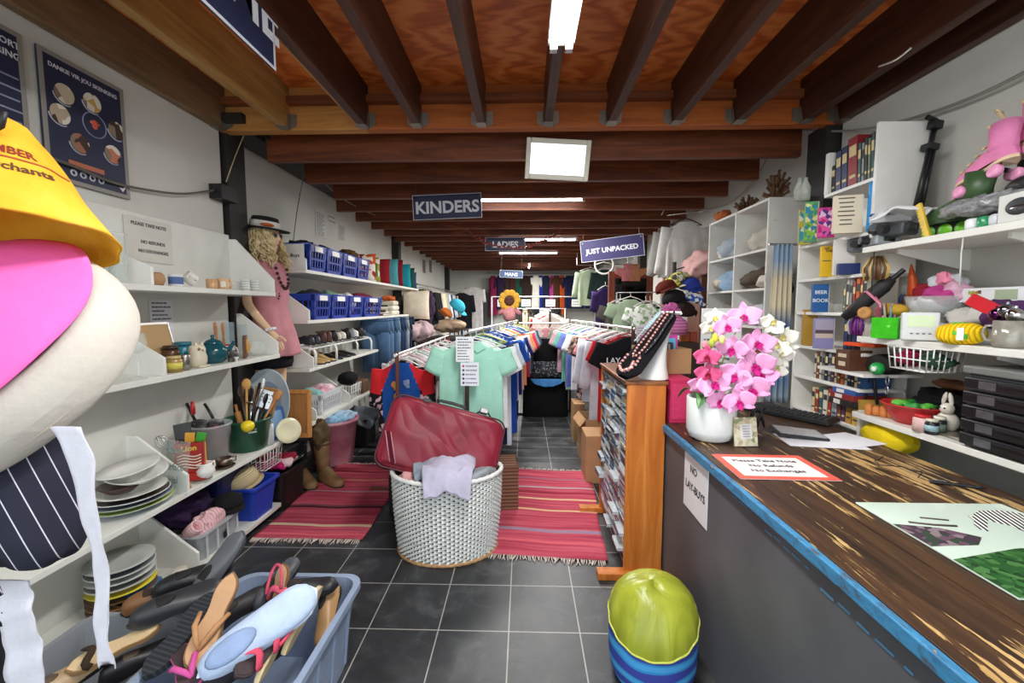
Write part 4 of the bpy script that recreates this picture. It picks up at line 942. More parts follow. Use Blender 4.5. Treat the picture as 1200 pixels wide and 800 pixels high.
# dress
DR=mat('c2838b',.75,0,.08,10,.35,30,'dress cloth',.3)
rows=[(1.535,.055,.1),(1.5,.085,.165),(1.44,.112,.185),(1.36,.135,.175),(1.28,.14,.165),(1.16,.118,.15),(1.06,.14,.165),(.95,.175,.195),(.84,.2,.21),(.76,.205,.215)]
def dress(u,v):
    f=v*(len(rows)-1); i=min(int(f),len(rows)-2); k=f-i; z,rx,ry=[rows[i][j]*(1-k)+rows[i+1][j]*k for j in range(3)]
    a=2*PI*u; fo=1+.05*sin(a*9+3*v)*max(0,v-.45)*1.8+.02*sin(a*17)*max(0,v-.5)
    return Vector((.012+rx*cos(a)*fo,ry*sin(a)*fo,z))
b=MB().grid(dress,72,36,closeu=True)
for s_ in (-1,1): b.tube([(-.01,s_*.14,1.5),(-.02,s_*.19,1.45),(-.04,s_*.215,1.36)],[.06,.062,.068],18)
dr=b.build('dress',DR,mq,solid=.004)
b=MB()
for s_ in (-1,1): b.blob((-.16,s_*.05,1.1),(.05,.06,.055),.3,20,4,16,12)
b.tube([(-.15,0,1.1),(-.17,-.03,1.0),(-.18,-.05,.9)],[.02,.03,.035],8,ry=.008,up=(0,1,0)); b.build('sash_bow',DR,dr)
b=MB()
for k in range(10): b.blob((.13+.012*sin(k),-.04-.012*k*.2,1.4-.02*k),(.008,.008,.008),nu=8,nv=6)
b.build('buttons',paint('3a1f1f',.3),dr)
MB().lathe([(.15,.66),(.165,.7),(.16,.85),(.13,.95),(.125,.95),(.155,.85),(.155,.66)],n=36,sx=1.0,sy=1.15).build('skirt',fab('16151a'),mq)
b=MB()
for k in range(14):
    a=2*PI*k/14; b.blob((.208+.032*cos(a),-.285+.03*sin(a),.985+.008*cos(a)),(.01,.01,.012),nu=8,nv=6)
b.build('bracelet',paint('ece6ea',.3),mq)
b=MB()
for k in range(13):
    a=PI*k/12; b.blob((.13+.03*sin(a),-.07*cos(a),1.46-.16*sin(a)),(.013,.013,.013),nu=10,nv=6)
b.build('bead_necklace',paint('3b1d20',.25),mq)
solo(MB().box((0,0,.2),(.36,.36,.395)),'plinth',mat('17161a',.7,0,.1,10),'black plinth the blonde mannequin stands on','plinth',(-2.1,3.47,0),bevel=.01)
# ================================================================ FOREGROUND HATS
t=thing('hat_stand','black hat stand at the left edge holding the hats','stand',(-1.3,.95,0))
SB=mat('1c1c1e',.5,0,.05)
MB().cyl((0,0,0),(0,0,2.05),.016,n=14).build('pole',SB,t)
MB().lathe([(0,0),(.2,0),(.2,.012),(.05,.03),(0,.03)],n=28).build('base',SB,t)
for z,dx,dy in ((1.93,.2,-.05),(1.5,.17,-.08),(1.12,.24,-.06),(.86,.16,-.1)):
    MB().tube([(0,0,z-.04),(dx*.5,dy*.5,z-.02),(dx,dy,z),(dx+.01,dy,z+.03)],.006,7).build('hook',SB,t)
def warp_text(s,size,fn,m,parent,bold=.02,name='lettering'):
    me=text_mesh(s,size,'CENTER',bold)
    for v in me.vertices: v.co=fn(v.co.x,v.co.y,v.co.z)
    me.materials.clear(); me.materials.append(m); o=bpy.data.objects.new(name,me); COL.objects.link(o); o.parent=parent; return o
# yellow sun hat
m,nt,b_,tc=nodes_mat('yellow cotton',.85,.2)
f=noise_n(nt,tc.outputs['Object'],7,5,.4); nt.links.new(ramp(nt,f,[(.3,'e0a326'),(.6,'f0b838'),(.8,'f5c650')]),b_.inputs['Base Color']); bump_n(nt,b_,noise_n(nt,tc.outputs['Object'],30,5,1),.4,.008)
YEL=m
yh=thing('sun_hat','bright yellow cotton sun hat with red and black lettering','hat',(-1.2,.92,1.705),(-.24,-.06,0))
yp=[(.235,0),(.205,.04),(.163,.1),(.125,.16),(.09,.215),(.05,.27),(0,.3)]
def yr(z):
    for (r0,z0),(r1,z1) in zip(yp,yp[1:]):
        if z<=z1: return r0+(r1-r0)*(z-z0)/(z1-z0)
    return 0
def ysurf(t,z,o=0): 
    w=1+.03*sin(3*t+1)+.02*sin(7*t+z*20)+.012*sin(13*t-z*30)
    r=(yr(z)+o)*w; return Vector((r*cos(t),r*sin(t),z+.012*sin(2*t+.6)*(1-z/.3)))
MB().grid(lambda u,v:ysurf(2*PI*u,.3*v),90,36,closeu=True).build('crown',YEL,yh,solid=.006)
for s_,sz,z0,col in (('TILE & TIMBER',.032,.165,'8c2f1c'),('Builders Merchants',.03,.12,'5a3a22')):
    warp_text(s_,sz,lambda x,y,zz,z0=z0:ysurf(-.78+x/.155,z0+y*.92,.005+zz),paint(col,.8),yh)
MB().tube([ysurf(-.72+x/.155,.145,.0045) for x in [-.17+.34*k/20 for k in range(21)]],.0025,5).build('printed_line',paint('b0562a',.8),yh)
# pink hat with thick white brim
ph=thing('plush_hat','bright pink crowned hat with a thick white brim','hat',(-1.2,.88,1.455)); ph.scale=(1,1,1)
ax=Vector((-.015,-.71,.65)).normalized(); RP=ax.to_track_quat('Z','Y').to_matrix()
PK=mat('f06cb8',.85,0,.05,9,.3,35,'pink cloth',.2); WT=mat('cbc5bb',.85,0,.04,9,.2,45,'white foam cloth',.2)
def pinkd(u,v):
    a=2*PI*u; r=.276*v; return RP@Vector((r*cos(a)*(1.0),r*sin(a)*1.08,.062+.085*(1-v**2.6)+.004*sin(6*a+9*v)*v))
MB().grid(pinkd,64,20,closeu=True).build('crown',PK,ph,solid=.004)
def wb(u,v):
    a=2*PI*u; c=2*PI*v; rr_=.252+.03*cos(c)+.004*sin(3*a); z=-.03+(.075)*sin(c)*1.0-.05*(cos(c)<-2)
    return RP@Vector((rr_*cos(a),rr_*sin(a)*1.08,z))
br_=MB().grid(wb,72,22,closeu=True)
def wc(u,v):
    a=2*PI*u; r=.25*(1-v**3)**.5+.001; return RP@Vector((r*cos(a),r*sin(a)*1.08,-.06-.09*v+.004*sin(5*a)))
br_.grid(wc,64,12,closeu=True).build('brim',WT,ph)
b=MB().tube([RP@Vector(((.272+.001)*cos(a),.272*sin(a)*1.08,-.06)) for a in [2*PI*k/60 for k in range(60)]],.0035,6,closed=True); b.build('brim_seam',mat('c9bba8',.8),ph)
# pinstriped cap hanging below
t=thing('pinstripe_hat','navy pinstriped cloth cap hanging under the pink hat','hat',(-1.12,.9,1.14))
PS=striped([(0,'2b2c3a'),(.93,'c9c9d4')],0,34,rot=(0,.42,-.86),name='pinstripe cloth')
def capf(p):
    z=p.z; p.x*=1.0+.22*(-z/.18); 
    f=.007*sin(26*p.x+14*z)*(1-z/.2)+.012*math.exp(-((z+.14)/.03)**2)*sin(p.x*40); p.y-=f; p.x+=.05*(-z); return p
MB().blob((0,0,0),(.1,.1,.18),.05,9,5,50,40,pw=.75,fn=capf).build('cap_body',PS,t)
b=MB().grid(lambda u,v:Vector((-.16+.32*u*.62+.02*v,-.125+.02*u,-.11-.07*v+.06*u*0-.02*sin(u*6)*v)),24,8); b.build('turned_up_band',PS,t,solid=.008)
b=MB().grid(lambda u,v:Vector((-.14+.15*u,-.118+.03*(u-.5)**2,.19-.09*v-(.08*(1-u))*v)),14,8); b.build('cream_lining',fab('d9c9ae'),t,solid=.006)
# white ties
def ribbon(name,label,cat,pts,ws,m,nrm=(0,-1,0),notch=0,n=40,solid=.003):
    P=[Vector(p) for p in pts]
    def at(v):
        f=v*(len(P)-1); i=min(int(f),len(P)-2); k=f-i; 
        return P[i].lerp(P[i+1],k),ws[i]+(ws[i+1]-ws[i])*k
    def g(u,v):
        c,w=at(v); s_=(u-.5); nz=notch*(1-abs(2*u-1)) if v>.999 else 0
        return c+Vector((s_*w,.003*sin(v*14)+.002*sin(v*31+u*3),nz))
    o=P[0].copy(); b=MB().grid(lambda u,v:g(u,v)-o,6,n); return solo(b,name,m,label,cat,o,solid=solid)
WTC=fab('cdcdd6')
Pz=lambda px,py,Y:PY(px,py,Y)
ribbon('apron_tie','long white cloth tie with a forked end hanging below the hats','tie',[Pz(76,500,.78),Pz(94,540,.78),Pz(106,600,.78),Pz(115,650,.78),Pz(120,700,.78),Pz(120,745,.78),Pz(124,785,.78)],[.06,.05,.032,.026,.03,.025,.032],WTC,notch=.04)
ribbon('white_cloth','wide white cloth strip hanging at the lower left edge','cloth',[Pz(10,680,.85),Pz(18,720,.85),Pz(28,770,.85),Pz(34,830,.85)],[.09,.085,.085,.09],WTC)
# ================================================================ SHOE BINS
BINM=mat('8d9cb4',.35,0,.03,8,name='translucent blue grey plastic',spec=.5)
b1=tub('blue grey plastic bin overflowing with sandals in front of the rug',(-.99,1.5,0),.52,.6,.35,'8d9cb4',m=BINM,name='shoe_bin',taper=.84,cat='bin')
for k in range(4): MB().box((.232+.008,-.2+.13*k,.16),(.01,.018,.26),Euler((0,.1,0))).build('rib',BINM,b1,bevel=.003)
b2=tub('grey plastic bin of shoes at the bottom left corner',(-1.5,1.3,0),.42,.52,.33,'84898f',m=mat('85898e',.4,0,.03,8),name='shoe_bin',taper=.85,cat='bin')
def orient(toe,nrm): return Matrix((Vector(toe).normalized(),Vector(nrm).cross(Vector(toe)).normalized(),(Vector(toe).cross(Vector(nrm).cross(Vector(toe)))).normalized())).transposed().to_euler()
sandal('tan leather thong sandal lying on top of the blue grey bin',(-1.07,1.37,.47),.3,.1,'c49a72','b98a60',orient((.02,-.72,-.6),(.15,-.6,.75)),scol='8a6848')
# pale blue canvas shoe seen from its side
t=thing('canvas_shoe','large pale blue canvas slip on shoe across the bin of sandals','shoe',(-.89,1.35,.45),orient((.62,.5,.32),(.3,-.7,.65))); t.scale=(1.25,1.2,1.2)
b=MB()
def up(u,v,L=.3,W=.115):
    a=PI*v; w=W/2*(.78+.22*u)*max(1-abs(2*u-1)**4,0)**.5
    top=(.075 if u<.35 else .075-.035*min(1,(u-.35)/.4))*max(1-abs(2*u-1)**6,0)**.5
    return Vector((-L/2+L*u,w*cos(a),.014+top*max(sin(a),0)**.6+.003*sin(u*60)*sin(a)*(u>.4)))
b.grid(up,26,14).build('upper',mat('b9cbe6',.85,0,.06,20,.35,60,'canvas'),t)
MB().prism(sole_outline(.31,.118),(0,0,0),(1,0,0),(0,1,0),.02).build('sole',mat('d5e0ee',.7),t,bevel=.004)
MB().blob((-.06,0,.08),(.06,.03,.012),nu=16,nv=8).build('lining',mat('8ea3c6',.9),t)
sandal('rose pink strapped sandal at the right of the bin',(-.86,1.32,.42),.24,.08,'3a2a2c','d24f68',orient((-.25,-.85,-.1),(.55,-.3,.75)),kind='two')
sandal('tan sandal with a pink strap behind the tan thong',(-.97,1.6,.4),.24,.08,'c8a880','d95a74',orient((.25,-.7,-.6),(-.3,-.6,.7)),kind='two',scol='7a5a3a')
GOLD=chrome('c9b48a',.35)
for i,(p,lb) in enumerate((((-.8,1.46,.41),'gold strappy sandal on edge against the right bin wall'),((-.83,1.36,.40),'second gold sandal on edge beside the pink sandal'))):
    t=sandal(lb,p,.25,.08,'b9a37c','b39a68',orient((.1,.9,.35),(-.9,.1,.3)),kind='two',scol='cbb88f')
    for ch in t.children:
        if 'strap' in ch.name: ch.data.materials[0]=GOLD
for i,(p,c_,tr,lb) in enumerate((((-.9,1.66,.37),'1e1e22',((.9,.2,.1),(0,-.3,1)),'black pump at the back of the blue grey bin'),((-1.03,1.68,.38),'4b4f55',((.2,.8,.4),(0,-.4,.9)),'dark grey slip on at the back left of the bin'),((-1.12,1.55,.36),'27272a',((.4,.8,.1),(.3,-.3,1)),'black shoe under the tan sandal'),((-.92,1.3,.36),'1b1b1f',((.5,.6,.0),(.0,-.2,1)),'black shoe under the pale blue canvas shoe'),((-.8,1.66,.27),'a98458',((.1,-.8,-.4),(-.5,-.2,.8)),'tan loafer in the back right corner of the bin'))):
    shoe(lb,p,.25,.085,.065,c_,orient(*tr),simple=True,inner='2a2523')
# pile of dark slippers between the bins
for i,(p,L,W,c_,tr,lb) in enumerate((((-1.27,1.68,.46),.29,.1,'5b5e63',((.3,.6,.75),(-.2,-.75,.6)),'grey soled slipper at the top of the dark pile'),((-1.37,1.66,.41),.28,.1,'1d1d20',((.75,.6,.12),(0,-.4,.9)),'black buckled sandal left of the grey slipper'),((-1.31,1.5,.42),.29,.105,'2c2d31',((.7,.65,.1),(.1,-.4,.9)),'black slip on with an open top in the dark pile'))):
    shoe(lb,p,L,W,.06,c_,orient(*tr),simple=True,sole='3e4044',inner='121213')
t=thing('slipper','dark ribbed slipper sole leaning between the two bins','shoe',(-1.2,1.4,.39),orient((.18,.75,.3),(-.05,-.5,.86)))
MB().prism(sole_outline(.3,.12),(0,0,0),(1,0,0),(0,1,0),.025).build('sole',striped([(0,'2b2d31'),(.6,'3b3e43')],0,70,name='ribbed rubber'),t,bevel=.005)
shoe('tan and black clog beside the dark slippers',(-1.47,1.62,.36),.27,.095,.06,'7d5530',orient((.75,.5,.15),(0,-.3,.95)),simple=True,sole='1c1c1c',inner='2a1c12')
sandal('cream insole sandal in the grey bin at the corner',(-1.42,1.36,.36),.25,.085,'d0b48a','3a2c20',orient((-.6,-.6,-.1),(-.1,-.4,.9)),kind='one',scol='8a6a44')
shoe('black court shoe deep in the grey bin',(-1.38,1.42,.26),.25,.085,.06,'19181b',orient((.6,.7,.1),(0,-.2,1)),simple=True)
shoe('beige slipper at the front of the grey bin',(-1.52,1.27,.3),.25,.09,.06,'b59a78',orient((.3,.8,.1),(0,-.2,1)),simple=True)
sandal('pink edged flat sandal at the bottom of the frame',(-1.1,1.28,.37),.25,.085,'4a3a3c','d0589a',orient((.6,-.5,0),(0,-.3,.95)),scol='d0589a')
# ================================================================ RUGS AND BASKETS
def rug(label,c,w,l,rz,lines,base=('b84c5e','cc6674','a03c4e'),group=None):
    t=thing('woven_rug',label,'rug',c,(0,0,rz),group)
    m,nt,b,tc=nodes_mat('woven cotton',.95,.1)
    sp=nt.nodes.new('ShaderNodeSeparateXYZ'); nt.links.new(tc.outputs['Object'],sp.inputs[0])
    f=noise_n(nt,mapping(nt,tc,(1.2,30,1)),1.2,3)
    bc=ramp(nt,f,[(.32,base[2]),(.5,base[0]),(.7,base[1])])
    mr=nt.nodes.new('ShaderNodeMapRange'); mr.inputs['From Min'].default_value=-l/2; mr.inputs['From Max'].default_value=l/2
    wob=noise_n(nt,mapping(nt,tc,(2,1,1)),1.5,2); ma=nt.nodes.new('ShaderNodeMath'); ma.operation='MULTIPLY_ADD'; ma.inputs[1].default_value=.03
    nt.links.new(wob,ma.inputs[0]); nt.links.new(sp.outputs['Y'],ma.inputs[2]); nt.links.new(ma.outputs[0],mr.inputs['Value'])
    out=bc
    for p,wd,col in lines:
        d=nt.nodes.new('ShaderNodeMath'); d.operation='COMPARE'; d.inputs[1].default_value=p; d.inputs[2].default_value=wd; nt.links.new(mr.outputs[0],d.inputs[0])
        mx=nt.nodes.new('ShaderNodeMix'); mx.data_type='RGBA'; nt.links.new(d.outputs[0],mx.inputs['Factor']); nt.links.new(out,mx.inputs[6]); mx.inputs[7].default_value=lin(col); out=mx.outputs[2]
    nt.links.new(out,b.inputs['Base Color'])
    bump_n(nt,b,noise_n(nt,mapping(nt,tc,(60,140,1)),1,2),.5,.004)
    MB().grid(lambda u,v:Vector(((u-.5)*w+.008*sin(v*11+u),(v-.5)*l,.007+.003*sin(v*17+2*u)+.003*sin(u*9))),30,50).build('weave',m,t,solid=.008)
    for s_ in (-1,1):
        r_=random.Random(int(w*100)+s_); b=MB()
        for k in range(int(w/.012)):
            x=-w/2+.006+k*.012; L=r_.uniform(.03,.06); dx=r_.uniform(-.02,.02)
            b.tube([(x,s_*l/2*.995,.008),(x+dx*.5,s_*(l/2+L*.5),.007),(x+dx,s_*(l/2+L),.004)],[.004,.0035,.002],5)
        b.build('fringe',mat('d8c8bc',.95),t)
    return t
rug('long red striped rug lying by the left shelves',(-1.45,3.38,.001),.74,1.36,0,[(.14,.012,'d8c0a0'),(.34,.011,'4a2a34'),(.36,.006,'6a4a54'),(.55,.008,'a8909a'),(.72,.007,'c08a6a'),(.045,.01,'d0606a'),(.86,.01,'8a2c3a')])
rug('red striped rug in the aisle between white basket and wooden rack',(.2,3.24,.001),.74,1.42,-.085,[(.235,.014,'9a7f95'),(.44,.009,'d6ad86'),(.58,.009,'dcb892'),(.73,.009,'b7a0a6'),(.86,.008,'8d6a80'),(.13,.012,'d0606a'),(.66,.01,'942f40')])
# white wicker hamper
t=thing('wicker_hamper','white painted wicker hamper full of linen with the suitcase on it','basket',(-.49,2.66,0),(0,0,.1))
H=.5; NS,NR=40,36
def wk(u,v):
    a=2*PI*u; z=.015+H*v; tp=.9+.1*v+.02*sin(PI*v); row=int(v*NR-1e-6)
    d=.008*sin(NS*a+PI*(row%2))*abs(sin(PI*v*NR))**.5+.003*abs(sin(PI*v*NR))
    dip=.0
    x=.345*cos(a); y=.265*sin(a)
    y=y if y<0 else y*.62
    n_=Vector((cos(a)/.345,sin(a)/.265,0)).normalized()
    return Vector((x*tp,y*tp,z))+n_*d
m,nt,b_,tc=nodes_mat('white painted wicker',.55)
f=noise_n(nt,tc.outputs['Object'],26,6,.5,.7); nt.links.new(ramp(nt,f,[(.3,'a09684'),(.4,'d9dad4'),(.75,'e9ecea')]),b_.inputs['Base Color'])
WK=m
g=MB().grid(wk,NS*6,NR*4,closeu=True)
keep=[k for k in range(len(g.f)) if not (((k//(NS*6))%4 in (0,3)) and ((k%(NS*6))%6 in (0,5) if ((k//(NS*6)+1)//4)%2 else (k%(NS*6))%6 in (2,3)))]
g.f=[g.f[k] for k in keep]; g.mi=[0]*len(keep); g.sm=[True]*len(keep)
g.build('woven_wall',WK,t)
MB().grid(lambda u,v:wk(u,v)*.955+Vector((0,0,.02)),60,8,closeu=True).build('inner_shade',mat('4a4036',.9),t)  # dark sheet painted in for the shade seen through the weave
def ring(z,o,k,r,twist=0):
    P=[]
    for j in range(96):
        a=2*PI*j/96; x=(.345*k+o)*cos(a); y=(.265*k+o)*sin(a); y=y if y<0 else y*.62
        P.append((x,y,z+twist*sin(a*40)))
    return MB().tube(P,r,8,closed=True)
ring(H+.02,.002,1.0,.014,.003).build('rim',WK,t); ring(.012,.004,.9,.012,.002).build('foot_ring',mat('b08a5e',.7,0,.25,30),t)
MB().grid(lambda u,v:Vector((.3*cos(2*PI*u)*v,(.23 if sin(2*PI*u)<0 else .14)*sin(2*PI*u)*v,.02)),40,4,closeu=True).build('base',mat('8a7a66',.8),t)
# linen in it
cloth_heap('pink_sheet','pink sheet showing at the left inside the white hamper',(-.65,2.62,.47),(.13,.12,.06),'d9a2a4',3,'linen')
cloth_heap('grey_sheet','grey folded sheet filling the right of the white hamper',(-.33,2.64,.47),(.14,.13,.06),'9aa0a6',5,'linen')
# draped lilac / grey towels
def drape(name,label,c,w,l,col,rz,drop,seed):
    rnd=Vector((seed*1.7,seed,0))
    def f(u,v):
        x=(u-.5)*w; y=(v-.5)*l; n=noise.noise(Vector((x*9,y*9,0))+rnd)*.035+noise.noise(Vector((x*22,y*22,3))+rnd)*.014
        z=.03+n+.03*(1-(2*u-1)**2); 
        if v<.38: q=(.38-v)/.38; z-=drop*q**1.2; y+=.45*l*.38*q*.75
        x*=1-.2*(1-v)**2
        return Vector((x,y,z))
    b=MB().grid(f,44,44); return solo(b,name,fab(col),label,'cloth',c,(0,0,rz),solid=.01)
drape('grey_cloth','crumpled blue grey cloth lying in front of the maroon suitcase',(-.5,2.56,.53),.38,.3,'8d98a4',.1,.04,2)
drape('lilac_towel','pale lilac towel draped over the front rim of the hamper',(-.45,2.46,.555),.32,.34,'b4b0c4',.1,.12,7)
# maroon suitcase
xd=Vector((.94,.12,-.28)).normalized(); upv=Vector((.2,.45,.8)); RS=basis(xd,upv)
TL=PY(463,458,2.76)
SW,SH,ST=.78,.48,.13
cc=TL+RS.col[0]*SW*.5-RS.col[1]*SH*.5-RS.col[2]*ST*.5
t=thing('suitcase','soft maroon suitcase propped open side down on the white wicker hamper','suitcase',cc,RS.to_euler())
m,nt,b_,tc=nodes_mat('maroon nylon',.5,.4)
f=noise_n(nt,mapping(nt,tc,(3,1.6,3)),1.8,2,.4); nt.links.new(ramp(nt,f,[(.3,'74192a'),(.55,'841e31'),(.8,'902438')]),b_.inputs['Base Color']); bump_n(nt,b_,f,.22,.03)
def sc(p):
    if p.z>0: 
        k=max(0,1-abs(p.x/(SW/2))**3)*max(0,1-abs(p.y/(SH/2))**3)
        p.z+=k*(.02+.016*noise.noise(Vector((p.x*6+p.y*9,p.y*5,2)))+.008*sin(p.x*22+p.y*16))
    return p
MB().blob((0,0,0),(SW/2,SH/2,ST/2),0,1,0,96,48,pw=.32,fn=sc).build('shell',m,t)
def fp(u,v):
    x=(u-.5)*2; y=(v-.5)*2; k=(1-abs(x)**5)*(1-abs(y)**5); q=Vector((x*SW*.462*(1-.03*y**4),y*SH*.452*(1-.03*x**4),0))
    w=noise.noise(Vector((q.x*5+q.y*8,q.y*3-q.x*1.5,4)))*.02+.009*sin(q.x*20+q.y*26+3*noise.noise(q*5))
    return Vector((q.x,q.y,ST*.44+(.03+w)*k**.5))
MB().grid(fp,60,40).build('front_panel',m,t)
def rr_path(w,h,r,z,n=7):
    P=[]
    for cx,cy,a0 in ((w-r,h-r,0),(-w+r,h-r,PI/2),(-w+r,-h+r,PI),(w-r,-h+r,1.5*PI)):
        for i in range(n): a=a0+PI/2*i/(n-1); P.append((cx+r*cos(a),cy+r*sin(a),z))
    return P
for z in (ST*.36,-ST*.36): MB().tube(rr_path(SW/2*.985,SH/2*.98,.07,z),.006,7,closed=True).build('piping',mat('4a1a24',.5),t)
MB().tube(rr_path(SW/2*.995,SH/2*.992,.07,ST*.2),.004,6,closed=True).build('zip',mat('26161a',.5),t)
b=MB()
for o in (0,.035): b.tube([(-SW*.47+o,-SH*.05,ST*.66),(-SW*.36+o,-SH*.42,ST*.66)],.004,5,ry=.002)
b.build('pale_stripes',fab('b98a94'),t)
MB().add([(-SW*.465,-SH*.05,ST*.65),(-SW*.42,-SH*.05,ST*.65),(-SW*.32,-SH*.42,ST*.65),(-SW*.365,-SH*.42,ST*.65)],[(0,1,2,3)]).build('dark_stripe',fab('54101e'),t,solid=.004)
BK=mat('17171a',.5)
MB().tube([(-.1,SH/2,0),(-.09,SH/2+.03,0),(0,SH/2+.035,0),(.09,SH/2+.03,0),(.1,SH/2,0)],.011,8,ry=.006).build('carry_handle',BK,t)
MB().box((-.17,SH/2-.005,.03),(.05,.025,.07)).build('strap_loop',BK,t,bevel=.003)
MB().tube([(.17,SH/2+.004,.0),(.2,SH/2+.035,.0),(.25,SH/2+.035,.0),(.28,SH/2+.004,.0)],.006,7).build('second_handle',BK,t)
MB().box((.22,SH/2+.035,.01),(.055,.035,.05)).build('name_tag',chrome('8d8d8d',.4),t,bevel=.004)
# brown woven basket behind the hamper
t=thing('woven_box','brown woven box standing behind the white hamper','basket',(-.2,3.24,.01),(0,0,.1))
b=MB(); wv=striped([(0,'8a6450'),(.6,'5a3c30')],2,42,.8,rot=(.5,0,0),name='woven cane'); b.box((0,0,.17),(.3,.24,.34)); b.build('box_body',wv,t,bevel=.01)
MB().tube([(.15,.12,.34),(-.15,.12,.34),(-.15,-.12,.34),(.15,-.12,.34)],.012,7,closed=True).build('rim',mat('7a5644',.8),t)
solo(MB().box((0,0,.16),(.3,.3,.32)),'black_crate',mat('141416',.6,0,.1,20),'black cloth covered box between rug and white hamper','box',(-.84,3.14,.012),bevel=.02)
# ================================================================ GARMENTS
HG=0
def hanger(label,loc,w=.42,col='ecebe6',rz=0,group=None):
    t=thing('clothes_hanger',label,'hanger',loc,(0,0,rz),group); m=plas(col,.3)
    b=MB(); b.tube([(0,.018*0,-.045),(0,0,-.03),(0,0,-.012)]+[(0,.016*sin(a)+0*a,.012*cos(a)-0) for a in [PI-.3-k*.55 for k in range(7)]],.0035,6)
    b.tube([(-w/2,0,-.12),(-w*.25,0,-.075),(0,0,-.045),(w*.25,0,-.075),(w/2,0,-.12)],.006,7).tube([(-w/2,0,-.12),(0,0,-.128),(w/2,0,-.12)],.005,6)
    b.build('hanger_body',m,t); return t
def garment_mesh(W,L,sl,th=.035,seed=0,neck=.07,long=False,flare=1.05,nu=44,nv=22,sleeve=True,waist=1.0):
    rnd=random.Random(seed); ph=rnd.uniform(0,6); b=MB(); hw=W/2
    rows=[(-.085,neck,.5),(-.095,neck*1.15,.7),(-.125,hw*.6,.85),(-.16,hw*.94,.9),(-.19,hw,1)]
    def f(u,v):
        z0=-.17-(L-.17+.085)*0
        if v<.25:
            k=v/.25*4; i=min(int(k),3); q=k-i; z,w,tt=[rows[i][j]*(1-q)+rows[i+1][j]*q for j in range(3)]; dn=0
        else:
            k=(v-.25)/.75; z=-.19-k*(L-.105); wst=1-(1-waist)*math.sin(PI*min(1,k*1.3)); w=hw*(1+(flare-1)*k)*wst; tt=1+.25*k; dn=k
        a=2*PI*u; c,s_=cos(a),sin(a)
        x=w*math.copysign(abs(c)**.75,c); y=th*tt*math.copysign(abs(s_)**.8,s_)
        y+=dn*(.010*sin(x*34+ph)+.008*sin(x*61+2*ph))
        return Vector((x,y,z))
    b.grid(f,nu,nv,closeu=True)
    if sleeve:
        for s_ in (-1,1):
            a=.5 if not long else .24
            P=[]; RX=[]; RY=[]
            for k in range(6):
                u=k/5; x=hw*.9+sl*u*sin(a)*(1 if not long else .9); z=-.18-sl*u*cos(a)+(.03 if k==0 else 0)
                P.append((s_*x,.004*sin(5*u+ph),z)); RX.append((.095-.015*u) if not long else (.085-.035*u)); RY.append(th*(.8-.1*u))
            b.tube(P,RX,14,ry=RY,up=(1,0,0) if False else (1,0,.4*s_))
    return b
def garment(name,label,cat,loc,col,W=.46,L=.62,sl=.2,long=False,seed=0,group=None,m=None,rz=0,collar=None,th=.03,flare=1.05,hang='ecebe6',hl=None,sleeve=True,hgroup=None,waist=1,simple=True):
    mm=m or fab(col)
    o=None
    b=garment_mesh(W,L,sl,th,seed,long=long,flare=flare,sleeve=sleeve,waist=waist)
    t=solo(b,name,mm,label,cat,loc,(0,0,rz),group)
    if hang: hanger(hl or ('hanger carrying the '+label)[:110],loc,W*.86,hang,rz,hgroup)
    return t
def rail(label,x,y0,y1,z,post=True,col='d9d9d6',pc='3a2c26',ends=(1,1),slope=0):
    t=thing('clothes_rail',label,'rail',(x,y0,0),(0,0,-math.atan(slope)))
    MB().cyl((0,-.05,z),(0,y1-y0+.05,z),.014,n=14).build('rail',chrome(col,.3),t)
    for i,(yy,e) in enumerate(zip((0,y1-y0),ends)):
        if e:
            MB().cyl((0,yy,0),(0,yy,z+.02),.016,n=14).build('post',mat(pc,.45,0,.08,12),t)
            MB().box((0,yy,.015),(.5,.035,.03)).build('foot',mat(pc,.45,0,.08,12),t,bevel=.004)
    return t
# rail one: shirts in the middle, mint shirt in front
R1X,R1Z=-.435,1.36
rail('clothes rail of shirts behind the suitcase, mint shirt in front',R1X,3.22,6.1,R1Z,slope=.12)
t=thing('polo_shirt','mint green short sleeved collared shirt hanging at the rail front','shirt',(R1X+.015,3.36,R1Z),(0,0,.02))
MINT=fab('a9e2cc',.05)
garment_mesh(.5,.72,.17,.045,1,nu=64,nv=32).build('shirt_body',MINT,t)
b=MB()
for s_ in (-1,1): b.add([(0,-.045,-.115),(s_*.075,-.02,-.075),(s_*.12,-.045,-.13),(s_*.055,-.06,-.165)],[(0,1,2,3)])
b.build('collar',MINT,t,solid=.006)
MB().box((0,-.052,-.24),(.03,.006,.2)).build('placket',MINT,t,bevel=.002)
b=MB()
for k in range(3): b.cyl((0,-.055,-.18-.06*k),(0,-.058,-.18-.06*k),.006,n=10)
b.build('buttons',paint('dff2ea'),t)
hanger('white hanger of the mint green shirt',(R1X+.015,3.36,R1Z),.44,'f0efea')
